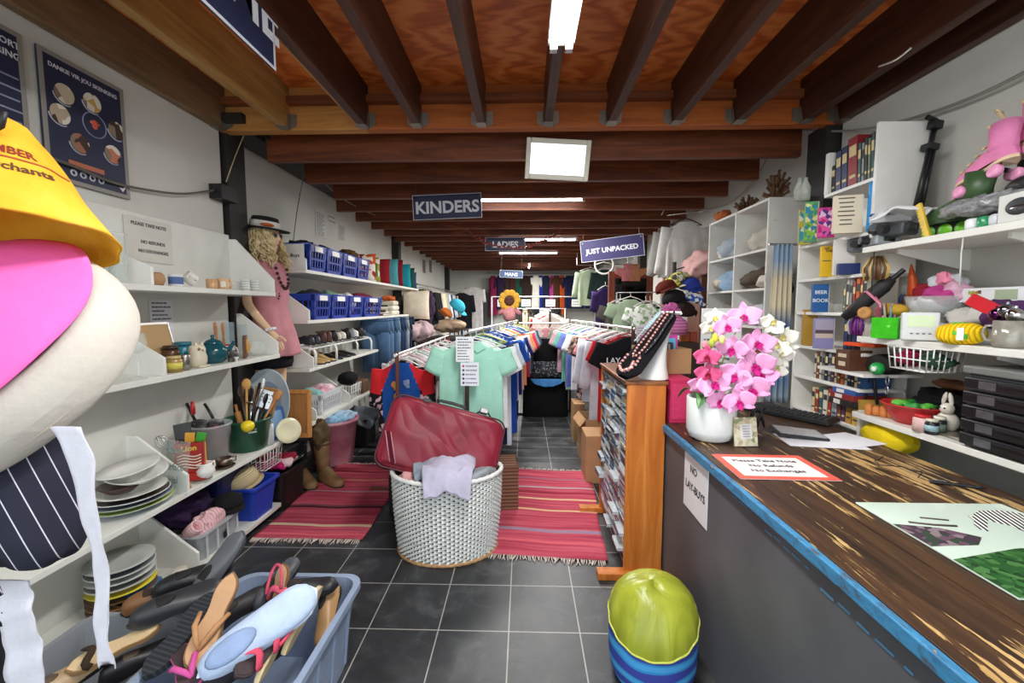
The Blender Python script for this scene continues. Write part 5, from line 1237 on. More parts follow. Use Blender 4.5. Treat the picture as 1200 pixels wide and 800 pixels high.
R1=[('f2f4f5','white',.5,.72,'t_shirt'),('20243c','navy',.5,.9,'polo_shirt'),('d7e3f2','pale blue',.48,.95,'shirt'),('262a52','dark navy with red trim',.5,.98,'jacket'),('1f4fae','royal blue',.5,.92,'shirt'),('2a5fc0','bright blue',.46,.7,'t_shirt'),('3a6cc8','mid blue striped',.46,.66,'shirt'),('e9ebee','off white',.46,.7,'shirt'),('1f2d66','deep blue',.46,.66,'shirt'),('e6e2dc','cream',.46,.62,'shirt'),('d8b6b0','dusty pink',.44,.66,'t_shirt'),('e8e4e4','white lined',.46,.64,'shirt'),('d98a5a','peach',.44,.66,'t_shirt'),('d6543a','coral orange',.44,.62,'t_shirt'),('c03a5c','raspberry',.46,.6,'t_shirt'),('ded6c8','oatmeal',.44,.6,'shirt'),('7fa8a0','sea green',.44,.6,'t_shirt'),('e4e0d8','ivory',.44,.6,'shirt'),('44506c','slate',.44,.58,'shirt')]
for i,(c_,nm,W,L,k) in enumerate(R1):
    y=3.47+i*.135
    m_=None
    if 'striped' in nm: m_=striped([(0,'e3e8f2'),(.5,'3a66c0')],0,26,name='striped shirting')
    hc=['f0efea','3d9a4a','b8c832','f0efea','2f6ac0','2f6ac0','2f6ac0','efeeea'][i%8]
    garment(k,'%s garment on the middle rail, %s behind the mint shirt'%(nm,ORD[i]),'shirt',(R1X+.12*(y-3.22)+.015*(-1)**i,y,R1Z),c_,W,L,.19,seed=i+2,group='shirts on the middle rail',m=m_,hang=hc,hl='plastic hanger on the middle rail, %s behind the mint shirt'%ORD[i],hgroup='hangers on the middle rail')
# red trim on the navy jacket
# signs on the rail post
board('rail_notice','upper white typed notice on the post of the mint shirt rail','notice',(R1X-.01,3.19,1.235),(1,0,0),(0,0,1),.135,.19,'eceef0',lines=(-.055,.055,.075,-.075,8,'5a5e66'),panel='sheet')
def icons(t,th):
    for k,c_ in enumerate(('c23a3a','3a3f4a','24324a','2a2a2e','3f4a66')):
        MB().cyl((-.048,.062-.032*k,th/2),(-.048,.062-.032*k,th/2+.001),.009,n=14).build('care_icon',paint(c_),t)
board('rail_notice','lower white notice with a column of little round icons','notice',(R1X+.025,3.195,1.045),(1,0,0),(0,0,1),.14,.18,'e6e9f2',lines=(-.03,.055,.062,-.066,5,'7a7e88'),panel='sheet',extra=icons)
# rail two: children's clothes
R2X,R2Z=-1.05,1.16
rail('low rail of children clothes left of the middle rail',R2X,3.48,5.9,R2Z,pc='6a3a28')
t=thing('rash_vest','red and blue long sleeved childs swim top hanging in front','shirt',(R2X,3.62,R2Z),(0,0,-.05))
b=garment_mesh(.42,.62,.3,.04,3,long=True,nu=56,nv=32)
o=b.build('vest_body',[fab('1d4f9c'),fab('d52a30'),printed(['17161c','17161c','d9b8c2','17161c'],26)],t)
for p in o.data.polygons:
    c=p.center
    if abs(c.x)>.2 and c.z<-.33: p.material_index=2
    elif abs(c.x)>.075+.42*max(0,(-.1-c.z)) and c.z>-.36: p.material_index=1
    elif abs(c.x)>.16 : p.material_index=2
b=MB()
for x,z,c in ((-.05,-.27,0),(.055,-.25,1),(-.03,-.37,0)):
    b.m=c; b.blob((x,-.052,z),(.03,.006,.03),.2,40,c,14,8); b.blob((x+.01,-.054,z-.035),(.02,.005,.014),nu=10,nv=6)
b.build('printed_patch',[paint('d99a4a'),paint('7d8fb0')],t)
hanger('white hanger of the red and blue swim top',(R2X,3.62,R2Z),.34)
R2=[('1c1a22','black heart print'),('e8e6e4','white'),('e4dfe6','pale lilac'),('efe9e0','ivory'),('d8c6cc','pale pink'),('dfe4de','pale mint'),('ddd7c8','cream'),('e3c6b6','peach'),('ece9e4','white frilled'),('c7ccd6','pale grey blue'),('e6dcd0','oatmeal'),('d79aa6','rose'),('cfd6c4','sage'),('e8e0d8','off white')]
for i,(c_,nm) in enumerate(R2):
    y=3.76+i*.15
    garment('child_shirt','%s child top on the low rail, %s from its front'%(nm,ORD[i+1]),'shirt',(R2X+.01*(-1)**i,y,R2Z),c_,.38,.44 if i else .6,.14,seed=i+50,long=(i==0),group='children tops on the low rail',m=printed(['17161c','17161c','d9b8c2','17161c'],22) if i==0 else None,
      hang=['f0efea','dfa6b8','f0efea','a8d0c4'][i%4],hl='small hanger on the low rail, %s from its front'%ORD[i+1],hgroup='hangers on the low rail')
cloth_heap('pastel_clothes','pastel childrens clothes piled beside the low rail at the back',(-1.3,5.0,.92),(.2,.4,.1),'d8cfc8',14)
# rail three: right of the aisle
R3X,R3Z=.98,1.36
rail('clothes rail right of the aisle, black shirt in front',R3X,3.85,6.3,R3Z,slope=-.12)
t=thing('t_shirt','black shirt with white wording at the front of the right rail','shirt',(R3X,3.98,R3Z),(0,0,.1))
garment_mesh(.5,.66,.2,.04,9,nu=56,nv=28).build('shirt_body',fab('16161a',.05),t)
lettering('LAY',.075,paint('e8e8ea'),t,(-.165,-.05,-.3),Rb); lettering('ON',.075,paint('e8e8ea'),t,(-.165,-.05,-.375),Rb)
hanger('red hanger of the black shirt with wording',(R3X,3.98,R3Z),.42,'b3222c')
R3=[('c21f28','bright red',.5,.82,0),('cfd0da','pale grey',.5,.95,1),('1b1b20','black',.5,.8,1),('e6e6ee','white marl',.5,.72,1),('d98f94','salmon pink',.48,.75,0),('8a7064','brown patterned',.48,.74,0),('d9c29a','sand',.48,.7,0),('e2e4ea','white',.48,.7,0),('8fa3d6','light blue',.5,.74,0),('6a78b8','violet blue',.5,.72,0),('a9c7b6','pale green',.5,.78,0),('6fae9a','sea green',.48,.7,0),('dcd6cc','stone',.48,.66,0),('c9a2b0','mauve',.48,.62,0),('e2ddd4','cream',.46,.62,0),('7d8a74','olive',.46,.6,0)]
for i,(c_,nm,W,L,lg) in enumerate(R3):
    y=4.08+i*.14
    m_=printed(['6f5a50','d8cfc6','3a302c','a8897a'],34) if 'patterned' in nm else None
    garment('sweater' if lg else 't_shirt','%s top on the right rail, %s behind the black shirt'%(nm,ORD[i]),'shirt',(R3X-.12*(y-3.85)+.02*(-1)**i,y,R3Z),c_,W,L,.45 if lg else .19,seed=i+80,long=bool(lg),group='tops on the right rail',m=m_,hang='eeede8',hl='white hanger on the right rail, %s behind the black shirt'%ORD[i],hgroup='hangers on the right rail')
board('rail_notice','white typed notice hanging at the front of the right rail','notice',(R3X+.1,3.86,1.24),(1,0,.03),(0,0,1),.13,.3,'dfe2e2',lines=(-.052,.052,.125,-.125,12,'7c8084'),panel='sheet')
# cardboard boxes under the right rail
CB=mat('b58c63',.85,0,.08,8,name='cardboard')
def carton(label,loc,w,d,h,rz=0,open_=True,col=None):
    t=thing('cardboard_box',label,'box',loc,(0,0,rz)); m=col or CB; b=MB(); th=.005
    for sx,sy,ww,dd in ((0,-1,w,th),(0,1,w,th),(-1,0,th,d),(1,0,th,d)): b.box((sx*w/2,sy*d/2,h/2),(ww,dd,h))
    b.box((0,0,th/2),(w,d,th)); b.build('box_body',m,t)
    if open_:
        for s_ in (-1,1): MB().box((s_*(w/2+.03),0,h-.035),(.09,d*.98,th),Euler((0,s_*.9,0))).build('flap',m,t)
    else: MB().box((0,0,h),(w*.99,d*.99,th)).box((0,0,h+.003),(.05,d*.99,.002)).build('lid',m,t)
    return t
carton('tall brown cardboard box on the floor nearest the wooden rack',(.64,3.83,0),.18,.3,.42,.0,False)
carton('brown cardboard box behind the tall one under the right rail',(.72,4.28,0),.26,.36,.46,.08,True)
carton('flat brown box leaning under the right rail, farthest from the door',(.64,5.0,0),.12,.3,.44,.0,False)
# ================================================================ BLACK DRAPED STAND AT THE END OF THE AISLE
BLK=mat('101012',.9,0,.1,8,.3,25,'black cloth',.2)
t=thing('draped_stand','black cloth covered display stand closing off the aisle','stand',(.31,6.2,0))
def drp(w,d,h,seed=0):
    b=MB(); n=72
    def f(u,v):
        a=2*PI*u; c,s_=cos(a),sin(a); k=1+.015*(1-v)*sin(a*22+seed)+.01*(1-v)
        return Vector((w/2*math.copysign(abs(c)**.25,c)*k,d/2*math.copysign(abs(s_)**.25,s_)*k,h*v))
    b.grid(f,n,10,closeu=True); b.grid(lambda u,v:Vector((f(u,1).x*v,f(u,1).y*v,h)),n,2,closeu=True); return b
drp(.64,.5,.54).build('lower_tier',BLK,t)
q=drp(.62,.3,.56,2); q.v=[v+Vector((0,.1,.54)) for v in q.v]; q.build('upper_tier',BLK,t)
cushion('dark grey sequinned cushion on the lower tier of the black stand',(.33,5.98,.555),.5,.24,.1,'2c2d33',(-.22,0,0),m=printed(['26272d','2e2f36','26272d','7a7a80','2a2b31'],60))
solo(MB().grid(lambda u,v:Vector(((u-.5)*.48*(1-.15*v),-.26-.02*v-.01*sin(u*20)*v,-.11*v*(.4+.6*sin(PI*u)**.7)+.0)),24,8),'blue_scarf',fab('4f8fd0'),'bright blue scarf hanging under the sequinned cushion','scarf',(.33,6.19,.55),solid=.006)
# ================================================================ WOODEN DISC RACK
OR=wood('b05c1c','c8742c','da8c42','Z',.4)
RX0,RX1,RY0,RY1,RH=.575,.79,2.36,3.16,1.13
t=thing('disc_rack','tall orange wooden rack filled with disc cases by the counter','rack',(RX0,RY0,0))
MB().box(((RX1-RX0)/2,.01,RH/2+.02),(RX1-RX0,.02,RH-.02)).build('end_panel',OR,t,bevel=.003)
MB().box(((RX1-RX0)/2,RY1-RY0-.01,RH/2+.02),(RX1-RX0,.02,RH-.02)).build('end_panel',OR,t,bevel=.003)
MB().box(((RX1-RX0)/2,(RY1-RY0)/2,RH-.0),(RX1-RX0+.02,RY1-RY0+.01,.02)).build('top_board',wood('6a3a1c','8a5028','a0683a','Y',.45),t,bevel=.004)
MB().box((RX1-RX0-.008,(RY1-RY0)/2,RH/2),(.012,RY1-RY0-.03,RH-.04)).build('back_board',OR,t)
NC=5; cw=(RY1-RY0-.02)/NC
for k in range(1,NC): MB().box(((RX1-RX0)/2+.02,.01+cw*k,RH/2+.03),(RX1-RX0-.05,.012,RH-.08)).build('divider',OR,t)
MB().box((.07,(RY1-RY0)/2,.06),(.02,RY1-RY0-.03,.1)).build('plinth_board',OR,t)
for y in (-.0,RY1-RY0): MB().box((.06,y,.02),(.42,.07,.04)).build('foot',OR,t,bevel=.004)
rr=random.Random(3)
spc=['d8d8d4','22242a','b9bcc2','3b4152','e6e4de','6a6e78','8c2a30','2d5a86','c9b27a','474a50','9aa0a8','1b1c20']
CASE=mat('b9bfc4',.15,0,.03,name='clear case plastic')
n_in=0
for k in range(NC):
    z=.13; j=0; big={0:44,1:42,2:38,3:30,4:24}[k]; gaps=set(rr.sample(range(4,big),3))
    st=(RH-.16)/big
    for j in range(big):
        if j in gaps: continue
        dx=rr.uniform(-.006,.006); 
        if rr.random()<.1: dx-=rr.uniform(.02,.035)
        c_=spc[rr.randrange(len(spc))]; zz=.125+j*st
        hh=st*.82; b=MB().box((.075,0,hh*.17),(.142,.142,hh*.34)).box((.075,0,hh*.84),(.142,.142,hh*.32)); b.use(1).box((.076,0,hh*.5),(.134,.13,hh*.34)); b.use(2).box((.0045,0,hh*.5),(.003,.136,hh*.9))
        o=solo(b,'disc_case',[CASE,paint('e4e4e0'),paint(c_,.3)],'disc case in the %s column of the wooden rack, %s from the bottom'%(['nearest','second','third','fourth','farthest'][k],ORD[j]),'disc',(RX0+dx,RY0+.01+cw*(k+.5),zz),(0,.02,rr.uniform(-.03,.03)),group='disc cases in the wooden rack')
# ---- necklace bust
t=thing('necklace_stand','black velvet necklace stand with a white pedestal back','stand',(.735,2.47,RH+.012),(0,0,.45))
VEL=mat('141416',.95,0,.08,30,.2,80,'black velvet',.15); WB=paint('f0efec',.3)
def tri(u,v):   # sloping neck-form: broad and low at the left, narrow and high at the right
    a=2*PI*u; x=-.2+.33*v; z=.02+.34*v**1.05; w=.105*(1-v)**.6+.05*v; w*=min(1,(v/.12+.15))**.5; th=.022
    nx,nz=-.72,.69
    return Vector((x+nx*th*sin(a),w*cos(a),z+nz*th*sin(a)))
b=MB().grid(tri,36,26,closeu=True); b.add([tri(i/36,1) for i in range(36)],[list(range(36))]); b.build('velvet_form',VEL,t)
def ped(u,v):
    a=2*PI*u; k=v; x=.02+.115*k**2.2; z=.34*k; w=.085-.045*k; d=.085*(1-k)**1.5+.02
    return Vector((x+d*cos(a)*.8,w*sin(a),z))
b=MB().grid(ped,32,20,closeu=True); b.add([ped(i/32,0) for i in range(32)],[list(range(31,-1,-1))]); b.add([ped(i/32,1) for i in range(32)],[list(range(32))]); b.build('white_pedestal',WB,t)
MB().box((.135,0,.375),(.015,.17,.02),Euler((0,-.7,0))).build('cross_bar',WB,t,bevel=.004)
def beads(name,label,o,col,col2,r,pts,n,cat='necklace'):
    P=[Vector(p) for p in pts]; b=MB(); L=[0]
    for a,c in zip(P,P[1:]): L.append(L[-1]+(c-a).length)
    for i in range(n):
        d=L[-1]*i/(n-1); k=0
        while k<len(P)-2 and L[k+1]<d: k+=1
        q=P[k].lerp(P[k+1],(d-L[k])/max(1e-6,L[k+1]-L[k])); b.m=i%2; b.blob(q,(r,r,r),nu=8,nv=6)
    return solo(b,name,[mat(col,.15,0,.05,10),mat(col2,.15,0,.05,10)],label,cat,o,(0,0,.45))
def onslope(y,v,h=.028): x=-.2+.33*v; z=.02+.34*v**1.05; return (x-.72*h,y,z+.69*h)
O=(.735,2.47,RH+.012)
def U(w,v0,h=.028):
    return [onslope(-w*.55,1.0,h),onslope(-w*.7,.75,h),onslope(-w*.9,.5,h),onslope(-w,v0+.18,h),onslope(-w*.7,v0+.05,h),onslope(0,v0,h),onslope(w*.7,v0+.05,h),onslope(w,v0+.18,h),onslope(w*.9,.5,h),onslope(w*.7,.75,h),onslope(w*.55,1,h)]
beads('bead_necklace','long pink and dark red bead necklace on the black velvet stand',O,'d8a49c','5a2a30',.0075,U(.03,.28),64)
beads('bead_necklace','black faceted bead necklace at the right of the velvet stand',O,'1a1a1e','3a3a42',.007,[onslope(-.055,1,.03)]+[onslope(-.07+.006*sin(k),1-.09*k,.03) for k in range(1,8)],42)
beads('bead_necklace','silver grey bead strand at the left of the velvet stand',O,'c3c6cc','8f949c',.006,[onslope(.05,1,.03)]+[onslope(.06+.004*k,1-.08*k,.03) for k in range(1,7)],32)
beads('bead_necklace','dark blue and rose bead necklace at the foot of the velvet stand',O,'24243c','d89a90',.009,[onslope(-.05,.3),onslope(-.06,.16),onslope(-.03,.06,.026),onslope(.02,.05,.026),onslope(.06,.14),onslope(.06,.3)],26)
beads('bracelet','rose stone bracelet lying at the lowest tip of the velvet stand',O,'c98a84','e2b8ae',.009,[onslope(-.035,.2,.034),onslope(-.05,.1,.034),onslope(0,.04,.034),onslope(.04,.1,.034)],12)
solo(MB().grid(lambda u,v:Vector(onslope(.075-.02*v,.72+.28*v,.03))+Vector((0,(u-.5)*.03,0)),4,10),'blue_ribbon',fab('a8cfe6'),'pale blue ribbon strip clipped to the velvet stand top','ribbon',O,(0,0,.45),solid=.002)
# ================================================================ COUNTER
CX0,CX1,CY0,CY1,CZ=.8,1.7,.35,2.95,.9
t=thing('counter','dark grey shop counter with a worn brown wooden top','counter',(CX0,CY0,0))
m,nt,b_,tc=nodes_mat('grey painted board',.5,.4)
f=noise_n(nt,tc.outputs['Object'],2.5,6); nt.links.new(ramp(nt,f,[(.3,'4c4d51'),(.6,'5a5b60'),(.8,'66676b')]),b_.inputs['Base Color'])
f2=noise_n(nt,mapping(nt,tc,(1,1,1)),14,8,0,.7)
CF=m
MB().box((.02,(CY1-CY0)/2,.43),(.04,CY1-CY0,.86)).build('front_panel',CF,t)
MB().box((.42,(CY1-CY0)-.02,.43),(.76,.04,.86)).build('end_panel',CF,t)
MB().box((.8,(CY1-CY0)/2,.43),(.03,CY1-CY0,.86)).build('inner_panel',CF,t)
# worn top: dark brown paint rubbed through to pale wood along the grain
m,nt,b_,tc=nodes_mat('worn painted planks',.42,.5)
v=mapping(nt,tc,(48,3.2,48)); f=noise_n(nt,v,1.0,8,.6,.62); big=noise_n(nt,mapping(nt,tc,(2.6,1.5,1),loc=(.3,.2,0)),1.6,4,.3)
ad=nt.nodes.new('ShaderNodeMath'); ad.operation='MULTIPLY_ADD'; ad.inputs[1].default_value=.75; nt.links.new(big,ad.inputs[0]); nt.links.new(f,ad.inputs[2])
wm=ramp(nt,ad.outputs[0],[(.985,'000000'),(1.03,'ffffff')])
br_=ramp(nt,noise_n(nt,mapping(nt,tc,(12,1.2,12)),2,7,.8,.65),[(.3,'23150d'),(.5,'3d2718'),(.7,'573a22')])
pl=ramp(nt,noise_n(nt,mapping(nt,tc,(40,2,40)),1,4),[(.3,'a9854f'),(.7,'cfae74')])
mx=nt.nodes.new('ShaderNodeMix'); mx.data_type='RGBA'; nt.links.new(wm,mx.inputs['Factor']); nt.links.new(br_,mx.inputs[6]); nt.links.new(pl,mx.inputs[7])
nt.links.new(mx.outputs[2],b_.inputs['Base Color']); bump_n(nt,b_,f,.25,.004)
WT_=m
pwid=(CX1-CX0+.01)/4
for k in range(4): MB().box((pwid*(k+.5)-.005,(CY1-CY0)/2,.88),(pwid-.004,CY1-CY0,.04)).build('top_plank',WT_,t,bevel=.002)
# blue chipped edge strip
m,nt,b_,tc=nodes_mat('chipped blue paint',.5)
f=noise_n(nt,mapping(nt,tc,(9,5,9)),2.2,7,.4,.7); nt.links.new(ramp(nt,f,[(.34,'b98a58'),(.38,'2a6088'),(.5,'3f86b0'),(.58,'34749c'),(.64,'4c4d51')]),b_.inputs['Base Color'])
MB().box((-.012,(CY1-CY0)/2,.878),(.022,CY1-CY0,.036)).build('edge_strip',m,t,bevel=.003)
for y,z,l in ((.5,.8,.3),(.82,.82,.24),(1.15,.835,.12)):
    for q in range(5): MB().box((-.001,y+q*l/5,z+.006*sin(q*3)),(.002,l/6*(.4+.6*abs(sin(q*5))),.006)).build('paint_mark',paint('4f7fa0'),t)
CT=CZ+.001
board('counter_notice','white sign reading no lay buys taped to the counter front','sign',(CX0-.003,(PX(795,575,CX0).y+PX(841,575,CX0).y)/2,.73),(0,-1,0),(0,0,1),.27,.3,'e9e6ea',[('NO',.05,-.02,.055,'35323a'),('LAY-BUYS',.05,0,-.03,'35323a')],panel='sheet')
def flat(px,py,z=CT): return PZ(px,py,z)
# laminated red notice
pA=[flat(835,527),flat(985,573),flat(878,573),flat(930,527)]
ctr=(pA[0]+pA[1]+pA[2]+pA[3])/4
board('laminated_notice','red bordered handwritten notice lying flat on the counter','notice',ctr+Vector((0,0,.002)),(1,-.03,0),(.03,1,0),.37,.27,'eae7e4',[('Please Take Note',.036,.0,.06,'3a3238',{'bold':0}),('No Refunds',.036,.0,.005,'3a3238',{'bold':0}),('No Exchanges',.036,0,-.05,'3a3238',{'bold':0})],border='e0604f',bw=.028,panel='sheet',th=.002)
# zebra glass board
z1=flat(1006,592); z2_=flat(1200,705)
t=thing('glass_board','glass board with a zebra picture lying at the right of the counter','board',(1.335,1.165,CT),(0,0,0))
zw,zh=.47,.47
MB().box((0,0,.003),(zw,zh,.006)).build('glass_plate',mat('cfe0d2',.08,0,.05,3),t,bevel=.002)
MB().prism([(-zw/2,-zh/2),(zw/2,-zh/2),(zw/2,-.045),(.12,-.02),(-.02,-.035),(-zw/2,-.09)],(0,0,.0062),(1,0,0),(0,1,0),.0006).build('grass_print',printed(['2f5a30','3d6b3a','274a2a','4d7a44','2f5a30'],60,.1),t)
MB().prism([(-zw/2,-.03),(-.1,-.02),(-.05,.02),(-.12,.07),(-zw/2,.09)],(0,0,.0063),(1,0,0),(0,1,0),.0006).build('bush_print',printed(['4a3a48','6a5060','8a7a80','3a4a3c'],50,.1),t)
def ovl(cx,cy,rx,ry,n=28,rot=0): return [(cx+rx*cos(a)*cos(rot)-ry*sin(a)*sin(rot),cy+rx*cos(a)*sin(rot)+ry*sin(a)*cos(rot)) for a in [2*PI*k/n for k in range(n)]]
ZS=striped([(0,'f0f0ea'),(.5,'23242a')],0,75,.1,rot=(0,0,.35),name='zebra stripes')
b=MB(); Z=lambda poly:b.prism(poly,(0,0,.0068),(1,0,0),(0,1,0),.0006)
ZP=[(0,.03),(.012,.055),(.035,.075),(.045,.1),(.056,.096),(.075,.112),(.11,.13),(.17,.135),(.21,.125),(.226,.1),(.224,.04),(.214,-.01),(.203,-.01),(.2,.048),(.18,.055),(.135,.05),(.122,-.01),(.11,-.01),(.108,.05),(.092,.06),(.076,.078),(.055,.06),(.03,.038),(.012,.02)]
Z([(x*1.05-.01,y*1.15+.03) for x,y in ZP])
b.build('zebra_print',ZS,t)
b=MB(); b.tube([(-.18,.1,.007),(-.12,.085,.007),(-.06,.08,.007)],.004,5).tube([(-.12,.13,.007),(-.05,.115,.007)],.003,5); b.build('branch_print',paint('4a4038'),t)
# pen
pp=flat(1125,570)
t=thing('pen','black ballpoint pen lying on the worn counter top','pen',(flat(1125,570).x,flat(1125,570).y,CT+.006),(0,0,-.35))
MB().cyl((-.08,0,0),(.055,0,0),.0055,n=10).cyl((.055,0,0),(.075,0,0),.0055,.0015,10).build('barrel',mat('18181c',.3),t); MB().cyl((-.085,0,0),(-.05,0,0),.0065,n=10).build('cap',mat('18181c',.3),t); MB().box((-.06,0,.008),(.04,.003,.002)).build('clip',chrome(),t)
solo(MB().tube([Vector((.1*sin(k*.7)*.5,.02*k-.1,.003+.012*abs(sin(k*1.1)))) for k in range(11)],.002,5),'black_string',mat('18181c',.5),'thin black cord curling behind the pen on the counter','cord',(1.5,1.72,CT))
# flower pot and orchids
PC=Vector((.925,2.1,CT))
t=thing('orchid_pot','white ribbed pot of pink artificial orchids on the counter','plant',PC)
MB().lathe([(0,0),(.075,0),(.1,.015),(.112,.05),(.113,.205),(.11,.212),(.104,.205),(.1,.17),(0,.16)],n=88,fn=lambda a,z:1+.012*(abs(cos(22*a)) if z>.03 and z<.206 else 0)).build('pot',paint('e8ecea',.3),t)
MB().lathe([(0,.16),(.1,.16),(.09,.178),(0,.185)],n=24).build('soil',mat('4a5a34',.9,0,.3,40),t)
def petal(b,c,R,L,W,ang,tilt=.15,cup=.2,m=0):
    b.m=m
    def f(u,v):
        w=W/2*math.sin(PI*min(1,.08+v*.92)**.75)**.8; x=(2*u-1)*w; y=.1*L+v*L
        z=tilt*y+cup*(y*y/L-x*x/W*.8)+.06*W*sin(v*7+u*3)
        ca,sa=cos(ang),sin(ang); return c+R@Vector((x*ca-y*sa,x*sa+y*ca,z))
    b.grid(f,8,8)
def flower(c,r,nrm,cols,parent,kind=0,roll=0):
    r=r*1.14
    R=Vector(nrm).normalized().to_track_quat('Z','Y').to_matrix()@Matrix.Rotation(roll,3,'Z')
    b=MB()
    for a in (0,2.2,-2.2): petal(b,c-R.col[2]*.004,R,r,r*.7,a,.1,.12)
    for a in (1.45,-1.45): petal(b,c,R,r*1.1,r*1.25,a,.12,.18)
    b.build('petals',fab(cols[0],.06) if kind==0 else cols[0],parent,solid=.0015)
    b=MB(); petal(b,c+R.col[2]*.006,R,r*.5,r*.45,PI,.6,.5); petal(b,c+R.col[2]*.006,R,r*.3,r*.25,PI-.9,.8,.3); petal(b,c+R.col[2]*.006,R,r*.3,r*.25,PI+.9,.8,.3)
    b.blob(c+R.col[2]*.012,(r*.1,r*.1,r*.12),nu=8,nv=6); b.build('lip',fab(cols[1],.1),parent,solid=.0015)
PKC=('efaad6','b81f78')
def rel(px,py,Y): return PY(px,py,Y)-PC
rr=random.Random(21)
for i,(px,py,Y,r) in enumerate(((872,371,2.12,.06),(852,382,2.06,.05),(887,402,2.1,.062),(858,408,2.04,.055),(884,428,2.02,.068),(862,440,2.0,.058),(836,450,1.98,.06),(822,452,2.02,.045),(880,456,1.97,.064),(866,470,1.94,.055),(893,440,2.02,.055),(845,470,1.98,.05))):
    flower(rel(px,py,Y),r,(-.35+rr.uniform(-.4,.4)-.3*(px<850),-1,.15+rr.uniform(-.3,.4)),PKC,t,0,rr.uniform(-.5,.5))
b=MB()
for i,(px,py) in enumerate(((872,371),(884,428),(836,450),(835,390))): e=rel(px,py,2.08); b.tube([(.02*i-.03,0,.16),(e.x*.5,e.y*.5+.02,.16+(e.z-.16)*.6),(e.x,e.y+.01,e.z)],[.004,.0035,.003],6)
b.build('stems',mat('7a8a3c',.6),t)
b=MB()
for ang,L in ((-1.9,.15),(-.5,.14),(2.4,.12),(.7,.13)):
    def lf(u,v,ang=ang,L=L):
        w=.035*math.sin(PI*(.1+.9*v)**.8)**.7; x=(2*u-1)*w; y=.05+v*L; z=.2+.05*sin(v*2.6)-.05*v*v+.25*abs(x)
        return Vector((x*cos(ang)-y*sin(ang),x*sin(ang)+y*cos(ang),z))
    b.grid(lf,6,10)
b.build('leaves',mat('3d7a34',.4,0,.15,10),t,solid=.002)
RO=mat('cf4f80',.7,0,.25,30)
for px,py in ((829,418),(830,438)): flower(rel(px,py,1.99),.045,(-.5,-1,.2),(RO,'8a1f3a'),t,1)
for px,py,c_ in ((826,404,'d98a94'),(838,396,'e6cf4a'),(834,402,'a9b84a'),(846,398,'dfe08a')):
    q=rel(px,py,2.02); MB().blob(q,(.014,.014,.022),nu=10,nv=8).build('bud',fab(c_),t)
for px,py in ((838,372),(833,384)): flower(rel(px,py,2.14),.04,(-.3,-1,.2),('e4e2d8','d8c86a'),t)
t=thing('white_orchid','drooping spray of white artificial orchids right of the pink ones','plant',PC+Vector((.05,.02,.17)))
for px,py,r in ((905,380,.045),(917,398,.055),(910,408,.05),(916,418,.045),(911,434,.035),(924,404,.04)): flower(PY(px,py,2.15)-PC-Vector((.05,.02,.17)),r,(-.5+.4*(px>914),-1,.1),('efede2','e2d890'),t,0,px*.1)
b=MB().tube([(0,0,0),(.06,.02,.14),(.12,.03,.2)]+[PY(x,y,2.16)-PC-Vector((.05,.02,.17)) for x,y in ((892,385),(905,392),(914,410),(912,432))],.0035,6); b.build('stem',mat('8fa03c',.6),t)
# small floral card
t=thing('floral_card','small cream framed card with flowers leaning on the pot','card',flat(876,524)+Vector((0,.012,0)),(-.18,0,.08))
MB().box((0,0,.068),(.11,.012,.134)).build('card_frame',printed(['d9d2b8','c9c2a0','b8a890','d9d2b8','8f9a70'],50),t,bevel=.002)
MB().box((0,-.0065,.07),(.055,.002,.07)).build('verse_panel',paint('dfe0dc'),t)
b=MB()
for k in range(5): b.box((0,-.008,.095-.012*k),(.035,.001,.003))
b.build('small_print',paint('8a8a92'),t)
# papers, black notebook, clipboard
def sheets(label,c,w,h,rz,col='e8e9ee',name='paper_sheet',z=.0015,n=1): return solo(MB().box((0,0,z*n/2),(w,h,z*n)),name,paint(col,.6),label,'paper',c,(0,0,rz))
sheets('white paper sheets spread beside the floral card',flat(960,517),.34,.2,-.15)
sheets('white paper sheet with a blue clip at the right of the papers',flat(995,518)+Vector((.02,.03,.002)),.22,.2,.3)
t=thing('black_notebook','black folder with grey printed cover lying on the papers','book',flat(935,510)+Vector((0,.0,.004)),(0,.06,-.25))
MB().box((0,0,.008),(.22,.16,.016)).build('cover',mat('1b1b1f',.5),t,bevel=.002); MB().box((0,0,.0175),(.2,.145,.003)).build('page',mat('a9a9ab',.7,0,.15,80),t)
# keyboard with cables
kc=flat(925,487)
t=thing('keyboard','black keyboard and till lead at the far end of the counter','keyboard',(kc.x,kc.y,CT),(.0,0,-.95))
MB().box((0,0,.014),(.46,.17,.024),taper=.97).build('keyboard_body',mat('1c1c20',.5),t,bevel=.004)
b=MB()
for i in range(15):
    for j in range(5): b.box((-.205+.0293*i,-.06+.03*j,.029),(.023,.023,.008),taper=.8)
b.build('keys',mat('2a2a2f',.45),t)
b=MB(); r_=random.Random(2)
for k in range(5): b.tube([(.0+.03*sin(k+q*.9)+.012*q*0,.015*sin(2*q+k),.02+.11*abs(sin(q*.7+k*.8))) for q in range(12)],.004,6)
solo(b,'cable_bundle',mat('1f1c1e',.5),'tangle of black cables behind the floral card','cable',flat(893,512)+Vector((.03,.1,0)))
